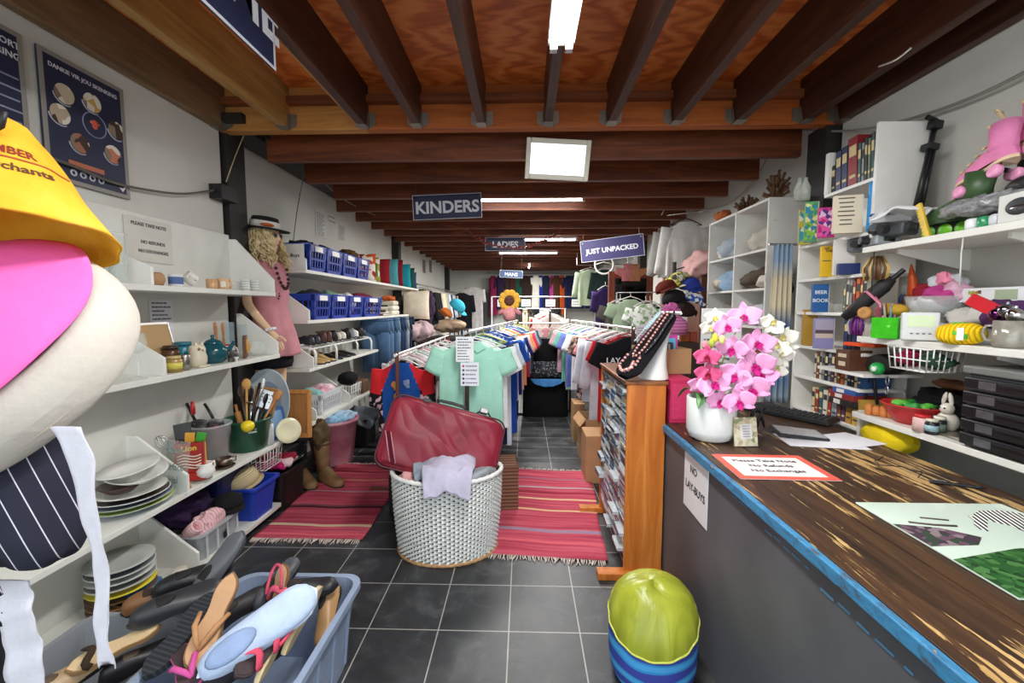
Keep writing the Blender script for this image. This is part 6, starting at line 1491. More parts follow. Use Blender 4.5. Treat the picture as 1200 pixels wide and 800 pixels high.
# boxes at the far left of the counter
solo(MB().box((0,0,.123),(.13,.3,.244)).use(1).box((0,-.151,.123),(.11,.002,.2)),'pink_box',[mat('c22a5a',.5,0,.1,12),mat('d1386a',.55,0,.15,40)],'bright pink ribbed box between the wooden rack and flower pot','box',(.885,2.53,CT),bevel=.004)
t=thing('cardboard_box','open cardboard box of discs and books behind the necklaces','box',(.87,2.74,1.148),(0,0,.1))
b=MB(); w_,d_,h_=.26,.3,.15
for sx,sy,ww,dd in ((0,-1,w_,.005),(0,1,w_,.005),(-1,0,.005,d_),(1,0,.005,d_)): b.box((sx*w_/2,sy*d_/2,h_/2),(ww,dd,h_))
b.box((0,0,.004),(w_,d_,.008)); b.build('box_body',CB,t)
solo(MB().box((0,0,.085),(.24,.006,.17)).use(1).box((.02,-.004,.1),(.17,.002,.1)).use(2).blob((.03,-.005,.1),(.05,.003,.025),.3,30,2,12,8),'game_box',[paint('c03a9a'),paint('52b4d8'),printed(['e0c33a','d9783a','8fb84a'],40)],'colourful picture box standing in the cardboard box','box',(.88,2.78,1.2),(-.1,0,.05))
for i,c_ in enumerate(('1e1f24','8c9098','2b2c33','c9c9c4','3a3f52','17181c','5f636b')):
    solo(MB().box((0,0,.085),(.014,.13,.17)).use(1).box((0,-.066,.085),(.011,.003,.15)),'disc_box',[plas(c_),paint('c9c9cc' if i%2 else '4a4e58')],'%s upright disc case from the left in the cardboard box'%ORD[i],'disc',(.79+.019*i,2.68,1.162),(-.08,0,.06),group='upright disc cases in the cardboard box')
# notice on the panel behind the orchids
board('cubby_notice','large white handwritten notice behind the orchids','notice',PY(845,390,2.9),(1,-.1,0),(.03,0,1),.26,.33,'dfe1df',[('DONATIONS',.03,-.02,.11,'5a5e62'),('ROUND BOX',.03,-.04,.06,'5a5e62')],lines=(-.11,.1,.0,-.14,4,'6a6e72'),panel='sheet')
# ================================================================ POUF
t=thing('drawstring_pouf','lime green topped pouf with a blue patterned base by the counter','pouf',(.545,1.72,0),(0,0,0))
m,nt,b_,tc=nodes_mat('lime satin',.35,.5); f=noise_n(nt,mapping(nt,tc,(3,3,1)),3,4,1); nt.links.new(ramp(nt,f,[(.3,'8a9226'),(.6,'a3ab34'),(.8,'b5bc4a')]),b_.inputs['Base Color']); bump_n(nt,b_,f,.5,.02)
def pf(a,h):   # body radius by height
    return (.18)*(1-abs((h-.2)/.235)**4)**.25 if abs(h-.2)<.235 else .0
def pz(u,v,top):
    a=2*PI*u; seam=.265+.075*sin(a+.35)           # seam is lower at the front
    if top: 
        q=v; h=seam+(.405-seam)*sin(q*PI/2); r=pf(a,min(seam,.4))*cos(q*PI/2)*(1+.012*sin(16*a)*(1-q)**2)
        return Vector((r*cos(a),r*sin(a)*.98,h+.012*sin(a*2+1)*q))
    h=seam*v; return Vector((pf(a,max(.0,h))*cos(a),pf(a,h)*sin(a)*.98,h))
MB().grid(lambda u,v:pz(u,v,True),96,24,closeu=True).build('lime_top',m,t)
m,nt,b_,tc=nodes_mat('blue swirl print',.6)
w_=nt.nodes.new('ShaderNodeTexWave'); w_.wave_type='RINGS'; w_.inputs['Scale'].default_value=3.2; w_.inputs['Distortion'].default_value=5; w_.inputs['Detail'].default_value=1
nt.links.new(mapping(nt,tc,(1.2,1.2,1.5),loc=(.3,.1,.2)),w_.inputs['Vector']); nt.links.new(ramp(nt,w_.outputs['Fac'],[(0,'3a45a0'),(.45,'2f8fd0'),(.8,'4aa5e0')],'CONSTANT'),b_.inputs['Base Color'])
MB().grid(lambda u,v:pz(u,v,False),96,16,closeu=True).build('blue_base',m,t)
MB().tube([pz(k/72,0,True)*1.005 for k in range(72)],.004,6,closed=True).build('seam_piping',fab('c2c862'),t)
# ================================================================ RIGHT: BOOKCASE
BX,BB=1.8,2.05
BY0,BY1=2.315,2.885
SZ=[.9,1.11,1.305,1.52,1.73,1.945,2.22]
t=thing('bookcase','tall narrow white bookcase crowded with books on the right','bookcase',(BX,BY0,0))
D=BB-BX
MB().box((D/2,-.009,2.2),(D,.018,.58)).build('side_panel',WHITE2,t,bevel=.002)
MB().box((D/2,-.009,.5),(D,.018,1.0)).build('side_panel',WHITE2,t,bevel=.002)
MB().box((D/2,BY1-BY0,1.05),(D,.018,2.1)).build('side_panel',WHITE2,t,bevel=.002)
MB().box((D-.006,(BY1-BY0)/2,1.1),(.01,BY1-BY0,2.2)).build('back_panel',WHITE2,t)
for i,z in enumerate(SZ):
    l=BY1-BY0 if i<6 else .36
    MB().box((D/2,l/2,z-.009),(D,l,.018)).build('shelf_board',WHITE2,t,bevel=.002)
MB().box((.02,.35,2.34),(.04,.03,.24)).build('upright',WHITE2,t,bevel=.002)
CNM={'1f2f5c':'navy','8e1f2a':'dark red','3b5a5c':'teal grey','6a7a66':'grey green','2f3d38':'dark green','22242a':'black','b98a3a':'ochre','d8d2c0':'cream','c8642c':'orange','2d5a9a':'blue','7a4a32':'brown','e0dcd2':'white','5a3a5a':'plum','a03a2c':'brick red','c9a24a':'mustard','8a8f96':'grey','355a8a':'mid blue','d6c49a':'tan'}
def book(label,x,y,z,th,h,d,col,rz=0,lean=0,group=None,face=None):
    """upright book, spine facing -x, thickness along y"""
    b=MB(); b.box((d/2,th/2-.001,h/2),(d-.004,th-.006,h-.006)); b.use(1)
    b.box((d/2,.0012,h/2),(d,.0025,h)).box((d/2,th-.0012,h/2),(d,.0025,h)).box((.0015,th/2,h/2),(.003,th,h)); b.use(2)
    b.box((-.0006,th/2,h*.72),(.0012,th*.7,h*.22)).box((-.0006,th/2,h*.2),(.0012,th*.6,h*.06))
    tc_='d8c890' if sum(lin(col)[:3])<.6 else '3a3a40'
    if face: b.use(3).box((d*.55,-.001,h*.55),(d*.75,.0015,h*.6))
    return solo(b,'book',[paint('e6dfcc',.8),paint(col,.45),paint(tc_,.5)]+([face] if face else []),label,'book',(x,y,z),(lean,0,rz),group)
rr=random.Random(17)
SN=['seventh (lowest)','sixth','fifth','fourth','third','second','top']
def row(si,y0,y1,cols,hs,ths,shelf,x=None,d=.16,lean=0):
    y=y0; n=0
    for c_,h,th in zip(cols,hs,ths):
        if y+th>y1: break
        book('%s book on the %s bookcase shelf, %s from the counter end'%(CNM[c_],shelf,ORD[n]),(x or BX+.02),y,SZ[si]+.001,th,h,d,c_,0,lean,'books in the white bookcase'); y+=th+.002; n+=1
row(6,BY0+.02,2.66,['3b5a5c','6a7a66','2f3d38','8a8f96','3b5a5c','8e1f2a','1f2f5c','1f2f5c','22242a'],[.24,.22,.23,.21,.22,.27,.24,.23,.16],[.022,.02,.018,.02,.024,.07,.045,.045,.03],'top',lean=-.05)
solo(MB().box((.1,.02,.14),(.2,.04,.28)),'green_file',mat('1f4a3c',.5),'tall green file behind the white panel on top of the bookcase','book',(BX+.06,BY0+.03,2.225),bevel=.003)
solo(MB().blob((0,0,.04),(.02,.018,.04),.15,40,3).blob((0,0,.09),(.016,.016,.018),nu=10,nv=8),'toy_figure',paint('d8a03a'),'small yellow toy figure at the end of the top bookcase shelf','toy',(BX+.05,2.63,2.221))
# second shelf: covers facing the room
def cover(label,px,py,Y,w,h,col,si,face=None,lines=None,txt=(),th=.025,rz=-.25):
    p=PY(px,py,Y); t=thing('book',label,'book',(p.x,Y,SZ[si]+.001),(-.03,0,rz))
    MB().box((0,th/2,h/2),(w,th,h)).build('cover',paint(col,.45),t,bevel=.0015)
    MB().box((.004,th/2,h/2),(w,th*.75,h*.985)).build('pages',paint('e6dfcc',.8),t)
    if face: MB().box((0,-.0008,h*.5),(w*.9,.0015,h*.9)).build('cover_picture',face,t)
    if lines:
        b=MB(); r_=random.Random(px)
        for k in range(lines): b.box((-.01,-.002,h*.92-k*h*.8/lines),(w*.6*r_.uniform(.5,1),.001,h*.03))
        b.build('small_print',paint('5a564e'),t)
    for s_,sz,zz,c_ in txt: lettering(s_,sz,paint(c_),t,(0,-.0025,zz),Rb)
    return t
cover('cream paperback facing out on the second bookcase shelf',994,255,2.37,.13,.2,'d9cdb4',5,lines=7)
cover('pink and purple patterned magazine facing out on the second shelf',969,258,2.52,.085,.17,'c43a84',5,face=printed(['c22a7c','e05aa0','5a3a8a','e8c0d8'],50),th=.012)
cover('green and blue magazine standing left of the pink one',952,240,2.67,.07,.24,'5aa06a',5,face=printed(['4a9a6a','8ac04a','3a8ab0','e0e0a0'],50),th=.012)
cover('yellow and teal magazine at the far end of the second shelf',944,240,2.8,.06,.22,'c9b84a',5,face=printed(['c9b84a','4aa0a8','e8e4d0'],40),th=.012)
t=thing('poster_tube','bright blue cardboard tube standing by the white bookcase panel','tube',(BX+.02,2.33,SZ[5]+.001))
MB().cyl((0,0,0),(0,0,.24),.022,n=20).build('tube_body',paint('2a8fd0',.35),t); MB().cyl((0,0,.24),(0,0,.255),.0235,n=20).build('end_cap',paint('1f78b4',.35),t)
for i,(py_,px_) in enumerate(((225,943),(222,936))):
    lathe_thing('plastic_bottle','%s clear plastic packet standing at the far end of the second shelf'%('front' if i==0 else 'rear'),'packet',PY(px_,235,2.8+.04*i)-Vector((0,0,.0)),[(0,0),(.028,0),(.03,.08),(.012,.12),(.012,.14),(0,.14)],mat('c9cfc4',.3,0,.1,20,alpha=.6,name='cloudy plastic'),16)
# third shelf
cover('bright yellow book facing out on the third bookcase shelf',971,306,2.6,.075,.18,'e0b51e',4,txt=(('THE',.02,.15,'3a2a1a'),),face=None,lines=2)
cover('white book with a navy band facing out on the third shelf',990,303,2.48,.1,.2,'dcd8d0',4,lines=None)
MBt=MB().box((0,0,.03),(.102,.03,.06)); solo(MBt,'book',paint('1f2f66'),'navy book lying across the foot of the white one','book',(PY(990,303,2.46).x,2.43,SZ[4]+.001),(0,0,-.25),bevel=.002)
# fourth shelf
cover('blue book with white block lettering on the fourth bookcase shelf',962,348,2.67,.085,.17,'1f5a9a',3,txt=(('BEER',.03,.12,'dfe4ea'),('BOOK',.03,.07,'dfe4ea')))
row(3,2.33,2.57,['d8d2c0','a03a2c','c8642c','a03a2c','8a8f96','d8d2c0','6a7a66'],[.19,.18,.19,.17,.18,.19,.16],[.025,.018,.03,.02,.022,.02,.02],'fourth')
# fifth shelf
solo(MB().box((0,0,.115),(.07,.05,.23)).use(1).box((0,0,.115),(.062,.052,.222)),'book',[paint('b0862a',.5),paint('b58c30',.5)],'large ochre hardback at the far end of the fifth shelf','book',(PY(948,388,2.8).x,2.8,SZ[2]+.001),(0,0,-.3),bevel=.002)
cover('book with a violet seascape cover on the fifth bookcase shelf',966,390,2.57,.1,.18,'8a86b0',2,face=striped([(0,'8a86b0'),(.35,'c9b4a8'),(.5,'5a4a56'),(.62,'a8a0b4')],2,5.6,.5,name='seascape print'))
row(2,2.33,2.5,['e0dcd2','22242a','1f2f5c','22242a','1f2f5c'],[.19,.2,.19,.2,.18],[.022,.03,.03,.026,.03],'fifth')
# sixth, seventh
row(1,2.33,2.83,['355a8a','d6c49a','22242a','1f2f5c','d8d2c0','c8642c','7a4a32','d6c49a','5a3a5a','8a8f96','22242a','8a8f96','d8d2c0','7a4a32','d8d2c0'],[.16,.17,.16,.17,.165,.18,.175,.17,.18,.17,.175,.16,.17,.165,.15],[.025,.02,.025,.022,.02,.03,.024,.02,.025,.026,.025,.022,.02,.024,.02],'sixth',lean=0)
row(0,2.33,2.83,['c9a24a','b98a3a','5a3a5a','7a4a32','8a8f96','a03a2c','d8d2c0','3b5a5c','a03a2c','d6c49a'],[.15,.17,.16,.15,.16,.17,.15,.16,.14,.15],[.05,.045,.03,.03,.045,.03,.04,.035,.03,.03],'lowest')
# curtain and plastic bag at the far side of the bookcase
t=thing('hanging_curtain','blue and cream curtain hanging beside the bookcase','curtain',(1.78,3.02,.88))
m,nt,b_,tc=nodes_mat('printed curtain',.9,.2); sp=nt.nodes.new('ShaderNodeSeparateXYZ'); nt.links.new(tc.outputs['Object'],sp.inputs[0])
mr=nt.nodes.new('ShaderNodeMapRange'); mr.inputs['From Max'].default_value=1.1; nt.links.new(sp.outputs['Z'],mr.inputs['Value'])
nt.links.new(ramp(nt,mr.outputs[0],[(0,'a9b6c0'),(.15,'6a86a8'),(.35,'cfc8b4'),(.5,'5a7498'),(.62,'d8cdb0'),(.78,'cbbfa4'),(.9,'8aa0b8')]),b_.inputs['Base Color'])
MB().grid(lambda u,v:Vector(((u-.5)*.17*(1-.25*v),.02*sin(u*26)*(1-.3*v),1.1*v)),48,20).build('curtain_cloth',m,t,solid=.004)
MB().cyl((-.1,0,1.1),(.1,0,1.1),.008).build('curtain_rod',chrome(),t)
solo(MB().blob((0,0,0),(.05,.05,.11),.2,16,4,24,16,fn=lambda p:Vector((p.x*(1-.8*max(0,p.z/.11)),p.y*(1-.8*max(0,p.z/.11)),p.z*(1.5 if p.z>0 else 1)))),'plastic_bag',mat('2a2a2d',.25,0,.05,bump=.5,bscale=25),'black plastic bag hanging on the cubby side panel','bag',PY(921,334,3.22))
# ================================================================ CUBBY SHELVES
t=thing('cubby_unit','tall white cubby unit of linen past the curtain','cabinet',(1.83,3.32,0)); CH=2.37
for y in (0,.5,1.02): MB().box((.16,y,CH/2),(.32,.018,CH)).build('side_panel',WHITE2,t,bevel=.002)
MB().box((.315,.51,CH/2),(.01,1.04,CH)).build('back_panel',WHITE2,t)
for z in (.1,.42,.74,1.06,1.4,1.7,2.0,CH): 
    for y in (.25,.76): MB().box((.16,y,z-.009),(.31,.485,.018)).build('shelf_board',WHITE2,t)
b=MB()
for z in (2.2,1.95,1.5): b.cyl((.05,-.0095,z),(.05,-.0115,z),.004,n=8)
b.build('screw_caps',paint('8a8a86'),t)
lin_=[('cfcabd','cream'),('8fa8c0','pale blue'),('5f5348','dark brown'),('dcd6ca','ivory'),('a9b4bf','grey blue'),('8a5a50','rust'),('c9ccd0','pale grey'),('dcd0c0','oatmeal')]
for i,(y,z,c,sc_) in enumerate(((3.55,2.0,0,1),(3.6,1.7,2,1.1),(3.45,1.7,3,.6),(3.55,1.4,6,1),(4.05,2.0,4,1.2),(4.12,2.0,0,.7),(4.05,1.7,1,1.2),(4.2,1.7,7,.6),(4.08,1.4,3,1),(3.56,1.06,5,.8),(4.06,1.06,4,.9))):
    cloth_heap('folded_linen','%s linen bundle in the %s cubby of the %s column'%(lin_[c][1],{2.0:'top',1.7:'second',1.4:'third',1.06:'fourth'}[z],'nearer' if y<3.8 else 'farther')+(', smaller one' if sc_<.8 else ''),(1.97,y,z+.085*sc_**.5),(.12,.17*sc_**.8,.08*sc_**.5),lin_[c][0],90+i,'linen')
WIG=mat('6f4f36',.9,0,.35,40,.9,60,'dry brown fibre')
for i,(y,z,r,lb) in enumerate(((3.5,2.37,(.1,.12,.13),'taller brown dried flower bunch on top of the cubby unit'),(3.95,2.37,(.1,.15,.09),'lower brown dried flower bunch on top of the cubby unit'))):
    b=MB(); r_=random.Random(i)
    for k in range(60):
        a=r_.uniform(0,2*PI); q=r_.uniform(.2,1); e=r_.uniform(.2,1)
        b.tube([(0,0,0),(r[0]*.5*q*cos(a),r[1]*.5*q*sin(a),r[2]*e),(r[0]*q*cos(a),r[1]*q*sin(a),r[2]*2*e*(1.1-q*.4))],[.004,.006,.012],5)
    solo(b,'dried_flowers',WIG,lb,'flowers',(1.98,y,z+.002))
cloth_heap('orange_ribbon','small orange trimming at the far top edge of the cubby unit',(1.9,4.2,2.42),(.06,.09,.04),'b5653a',5,'ribbon')
board('cubby_label','narrow white strip with small writing on the cubby side panel','label',(1.97,3.305,1.78),(1,0,0),(0,0,1),.3,.06,'e0dfd8',lines=(-.02,.1,.01,-.01,2,'4a4a4e'),panel='sheet')
# ================================================================ RIGHT WALL SHELVES
RS0,RS1=.95,2.29
def rshelf(label,z,y1=RS1):
    t=thing('wall_shelf',label,'shelf',(WR,RS0,z-.03),group='white wall shelves on the right')
    MB().box((-.2,(y1-RS0)/2,.015),(.4,y1-RS0,.03)).build('shelf_board',WHITE,t,bevel=.003)
    for y in (.18,.72,1.2):
        MB().prism([(0,0),(.34,0),(.34,-.02),(.02,-.1),(0,-.1)],(0,y-.008,0),(-1,0,0),(0,0,1),.012).build('bracket',WHITE2,t)
rshelf('top right wall shelf loaded with roller skates',1.858)
rshelf('middle right wall shelf of crafts with the yellow yarn',1.4)
rshelf('lower right wall shelf with the black drawer tower',1.0)
for y in (1.13,1.67):
    tn[0]+=1; struct(MB().box((WR-.006,y,1.4),(.012,.03,1.3)),'trim_%d'%tn[0],WHITE2)
X1=1.93; zr1,zr2,zr3=1.8595,1.4015,1.0015
def onR(px,X,z): return Vector((X,PX(px,360,X).y,z))
# --- top shelf
BKP=mat('1a1b1d',.4,0,.05,12)
q0=PX(1072,246,1.97); q1=PX(1092,163,2.03); t=thing('tripod','folded black camera tripod leaning on the right wall','tripod',q0,(q1-q0).to_track_quat('Z','X').to_euler())
for s_ in (-1,0,1): MB().tube([(.012*s_,.02*abs(s_),0),(.01*s_,.012*abs(s_),.3)],.011,8).build('leg',BKP,t)
MB().tube([(0,0,.26),(0,0,.4)],.012,8).box((0,0,.31),(.05,.05,.03)).build('centre_column',BKP,t); MB().box((0,0,.42),(.05,.04,.04)).cyl((0,0,.44),(.05,0,.45),.012).build('head',BKP,t,bevel=.004); MB().tube([(0,0,.42),(-.04,-.04,.4)],.006,6).build('pan_handle',BKP,t)
def skate(label,loc,rot,boot,sole,wheel,lace=None,inline=False,sc_=1,cuff='1a1a1c'):
    t=thing('roller_skate',label,'skate',loc,rot); t.scale=(sc_,)*3
    b=MB()
    def up(u,v,L=.27,W=.095):
        a=PI*v; w=W/2*(.82+.2*u)*max(1-abs(2*u-1)**4,0)**.5
        top=.1 if u<.45 else .1-.045*min(1,(u-.45)/.35)
        return Vector((-L/2+L*u,w*cos(a),.085+top*max(1-abs(2*u-1)**6,0)**.5*max(sin(a),0)**.6))
    b.grid(up,18,12); b.tube([(-.07,0,.14),(-.075,0,.2),(-.085,0,.27)],[.055,.052,.058],16,ry=[.042,.042,.046],up=(1,0,0)); b.build('boot',fab(boot) if not inline else mat(boot,.4,0,.05),t)
    MB().prism(sole_outline(.28,.1),(0,0,.07),(1,0,0),(0,1,0),.016).build('sole_plate',mat(sole,.5),t)
    wm=plas(wheel,.35)
    if inline:
        MB().box((0,0,.045),(.24,.02,.05)).build('frame',BKP,t,bevel=.003)
        for k in range(4): MB().lathe([(.008,-.011),(.03,-.011),(.036,-.004),(.036,.004),(.03,.011),(.008,.011)],c=(-.105+.07*k,0,.036),n=24,R=R0).build('wheel',wm,t)
    else:
        for x in (-.085,.08):
            MB().box((x,0,.055),(.03,.06,.03)).build('truck',chrome(),t,bevel=.003)
            for s_ in (-1,1): MB().lathe([(.006,-.016),(.022,-.016),(.028,-.01),(.028,.01),(.022,.016),(.006,.016)],c=(x,s_*.042,.028),n=22,R=R0).build('wheel',wm,t)
        MB().cyl((.13,0,.06),(.15,0,.035),.018,.02,12).build('toe_stop',wm,t)
    if lace:
        for k in range(5): MB().tube([(.09-.035*k,.03*cos(q),.135+.022*k*.8+.02*sin(q)) for q in [PI*j/6 for j in range(7)]],.006,6).build('lace',fab(lace),t)
        MB().tube([(-.06+.03*sin(k),.045*cos(k*1.3),.27+.012*k) for k in range(7)],.008,6).build('lace_loop',fab(lace),t)
    return t
skate('green and black inline skate at the end of the top right shelf',(1.9,1.97,zr1),(.0,.0,1.75),'3c5a34','2f4a2a','6ab82c',inline=True,sc_=.95)
skate('second dark green inline skate behind the first one',(2.03,1.9,zr1+.04),(.2,.1,1.6),'344a34','24301f','5a8a3a',inline=True,sc_=.9)
skate('pink roller skate with beige laces lying on the skate pile',PX(1156,222,1.9),(.2,.3,1.5),'e88ab8','e6c9a8','f0a0c8',lace='d8c49c',sc_=.92)
skate('second pink roller skate at the right edge of the skate pile',PX(1196,196,2.0),(.2,.3,1.5),'e588b4','e6c9a8','f0a0c8',lace='d8c49c',sc_=.95)
for i,(y,zz,r,lb) in enumerate(((1.78,.07,(.12,.14,.075),'black skate bag under the pink skates'),(1.55,.09,(.13,.15,.09),'black knee pads heaped under the right pink skate'),(1.66,.13,(.12,.12,.06),'black helmet pads behind the shiny wrapped parcel'))):
    cloth_heap('black_pads',lb,(1.98,y,zr1+zz),r,'1b1b1d',33+i,'pads',m=mat('1b1b1d',.45,0,.1,20))
cloth_heap('plastic_parcel','grey parcel in crinkled clear plastic under the pink skates',PX(1153,240,1.84),(.05,.15,.035),'8f9192',44,'parcel',m=mat('8f9192',.15,.2,.3,40,1,40))
for i,(px,c_,lb) in enumerate(((1132,'d8dadc','white cap of a small can at the front of the skates'),(1146,'2a8a5a','green capped small can at the front of the skates'),(1160,'c9ccd0','grey round can beside the blue one'),(1170,'1f3f9a','blue round can at the front of the top right shelf'))):
    lathe_thing('paint_can',lb,'can',onR(px,1.79,zr1),[(0,0),(.022,0),(.024,.01),(.024,.035),(.018,.042),(0,.042)],plas(c_,.25),18)
t=thing('helmet_box','white box with a helmet picture at the right end of the top shelf','box',(1.84,1.6,zr1),(0,0,.0))
MB().box((0,0,.05),(.16,.14,.1)).build('box_body',paint('cfcfc9'),t,bevel=.003); MB().blob((-.082,0,.05),(.003,.045,.03),nu=16,nv=8).use(1).blob((-.084,0,.045),(.003,.03,.01),nu=12,nv=6).build('helmet_picture',[mat('2a2c2e',.4),chrome('a8aaac')],t)
GRY=mat('6f747a',.4,.1,.1,14)
for i,(px,py,d_,rot,lb,c_) in enumerate(((1010,268,(.1,.14,.07),(0,0,.3),'grey boxy gadget at the far end of the top right shelf','6f747a'),(1028,272,(.12,.12,.05),(0,.1,-.2),'silver sander body behind the white papers','9a9ea2'),(1042,260,(.1,.16,.06),(.1,0,.2),'dark grey tool body under the white papers','4a4d52'),(1018,258,(.2,.05,.035),(0,.1,.9),'black bar shaped tool lying on the grey gadgets','1d1d20'))):
    p=onR(px,1.86,zr1+.03+.05*(i>1)); t=thing('power_tool',lb,'tool',p,rot)
    MB().box((0,0,0),d_).build('tool_body',mat(c_,.4,.1,.1,14),t,bevel=.012); MB().cyl((-d_[0]/2,0,0),(-d_[0]/2-.04,0,0),.02,n=14).build('nozzle',mat('2a2b2e',.4),t); MB().box((-.0,-d_[1]/2-.002,.005),(.05,.004,.02)).build('switch_plate',chrome('b0b2b4'),t)
t=thing('electronics_box','white box with blue edges and a black screen, tilted','box',onR(1040,1.86,zr1+.155),(.1,-.5,.5)); MB().box((0,0,0),(.1,.17,.035)).build('box_body',paint('d8dade'),t,bevel=.003); MB().box((-.0,0,.0185),(.06,.08,.002)).build('screen',mat('17181a',.15),t); b=MB()
for s_ in (-1,1): b.box((0,s_*.08,.0185),(.1,.012,.002))
b.build('blue_edge',paint('2f4f9a'),t)
drape('white_paper','crumpled white paper sheets on the tools of the top right shelf',onR(1062,1.85,zr1+.1),.2,.24,'dcdde0',.4,.03,9)
t=thing('spirit_level','yellow ruler leaning against the skates','ruler',onR(1081,1.8,zr1+.0),(-.35,.0,.0)); MB().box((0,0,.085),(.012,.028,.17)).build('ruler_body',mat('d6b53a',.4,0,.08,20),t,bevel=.002); b=MB()
for k in range(9): b.box((-.0065,.009,.015+.017*k),(.001,.008,.002))
b.build('graduations',paint('3a3424'),t)
# --- middle shelf
t=thing('rolled_umbrella','black folded umbrella lying slanted at the far end of the middle shelf','umbrella',onR(1018,1.82,zr2+.2),(.75,.15,.5)); MB().tube([(0,0,-.15),(0,0,-.05),(0,0,.08),(0,0,.13)],[.022,.036,.036,.02],14).build('canopy',mat('1c1b1c',.6),t); MB().cyl((0,0,.13),(0,0,.19),.012).build('handle',BKP,t)
for i,(px,z,r,lb) in enumerate(((1000,.13,.034,'tan wooden disc hanging left of the umbrella'),(1014,.12,.032,'second tan wooden disc below the umbrella'))):
    lathe_thing('wooden_disc',lb,'ornament',onR(px,1.8,zr2+z),[(0,-.008),(r,-.008),(r,.008),(r*.5,.012),(r*.3,.008),(0,.008)],wood('b0763a','c88f50','d8a868','Z',.5),22,rot=(PI/2,0,-.6))
for i,(px,z,c_,c2,lb) in enumerate(((1008,.05,'7a2a8a','d8d0e0','purple and white ribbon bunch at the far end of the middle shelf'),(1024,.34,'6a4a34','c9a860','brown and gold key rings hanging under the top right shelf'))):
    b=MB(); r_=random.Random(i+4)
    for k in range(26): x=r_.uniform(-.03,.03); y=r_.uniform(-.05,.05); b.m=k%2; b.tube([(x,y,-.06),(x*1.2,y*1.2,.0),(x*.5,y*.5,.06)],.006,5)
    solo(b,'ribbon_bunch' if i==0 else 'key_rings',[plas(c_,.4),plas(c2,.4)],lb,'trinkets',onR(px,1.83,zr2+z+.01))
solo(MB().box((0,0,.06),(.05,.05,.12)),'pencil_case',fab('8a4a54'),'dusty red upright pencil case in front of the umbrella','case',onR(1035,1.8,zr2+.03),(0,0,.4),bevel=.008)
solo(MB().tube([(-.02,.06,.06),(0,0,.0),(.02,-.05,-.12)],.006,6).tube([(.02,.05,.03),(0,-.02,-.02),(-.02,-.06,-.1)],.006,6),'pink_string',fab('d9829c'),'pink cord looped over the umbrella','cord',onR(1030,1.78,zr2+.17))
solo(MB().blob((0,0,0),(.045,.08,.034),.05,12,2),'mustard_pouch',fab('b58f2e'),'mustard yellow pouch behind the green box','pouch',onR(1046,1.83,zr2+.135))
t=thing('brush_jar','glass jar of paint brushes behind the green box','jar',onR(1048,1.98,zr2)); MB().lathe([(0,0),(.045,0),(.045,.14),(.042,.14),(.042,.006),(0,.006)],n=22).build('jar_body',glass(),t)
for k,c_ in enumerate(('8a5a3a','3a5a8a','c9b27a','4a4a4e','a03a2c','d8d4c8')):
    u=tag(MB().tube([(0,0,0),(0,0,.16)],.005,6).blob((0,0,.185),(.009,.007,.026),nu=8,nv=6).build('paint_brush',plas(c_),None,onR(1048,1.98,zr2+.01)+Vector((.02*cos(k),.022*sin(k),0)),(.15*sin(k),.15*cos(k),0)),'%s handled paint brush standing in the glass brush jar'%['brown','blue','tan','dark grey','red','white'][k],'brush','brushes in the glass jar')
for k in range(7):
    c_=['5a7a9a','c9c9cc','8a3a4a','3a3a44','b0a890','6a8aa0','a86a7a'][k]
    tag(MB().tube([(0,0,0),(0,0,.12),(0,0,.15)],[.005,.005,.0015],6).build('pencil',plas(c_),None,onR(1042,1.79,zr2+.02)+Vector((.012*cos(k*.9),.02*sin(k*.9),0)),(.1*sin(k),.14*cos(k),0)),'%s pencil standing behind the green box'%['grey blue','pale grey','dark red','black','tan','light blue','rose'][k],'pencil','pencils behind the green box')
t=thing('green_box','bright green translucent box on the middle right shelf','box',onR(1044,1.77,zr2),(0,0,.5)); GB=mat('3fc41f',.25,0,.15,30,alpha=.85,name='green plastic'); b=MB()
for sx,sy,ww,dd in ((0,-1,.1,.004),(0,1,.1,.004),(-1,0,.004,.1),(1,0,.004,.1)): b.box((sx*.05,sy*.05,.05),(ww,dd,.1))
b.box((0,0,.003),(.1,.1,.006)).build('box_body',GB,t); MB().blob((0,0,.045),(.042,.042,.04),.3,40,1,18,10).build('green_filling',mat('6ae03a',.5,0,.3,60),t)
lathe_thing('orange_cone','orange pointed cone standing behind the clear bowl','toy',onR(1070,2.0,zr2+.2),[(0,0),(.024,0),(.022,.05),(.014,.12),(.003,.17),(0,.172)],plas('d9561e'),18,rot=(0,-.15,0))
t=thing('kitchen_timer','white digital timer with a pale green display','timer',onR(1080,1.765,zr2),(-.12,0,-.55)); MB().box((0,0,.063),(.125,.04,.125)).build('case',paint('d4d6d6',.35),t,bevel=.006); MB().box((0,-.0205,.085),(.09,.002,.05)).build('display',paint('cfe0b4',.2),t); b=MB()
for k in range(4): b.box((-.03+.02*k,-.0205,.03),(.01,.002,.006))
b.build('buttons',paint('6a6e70'),t)
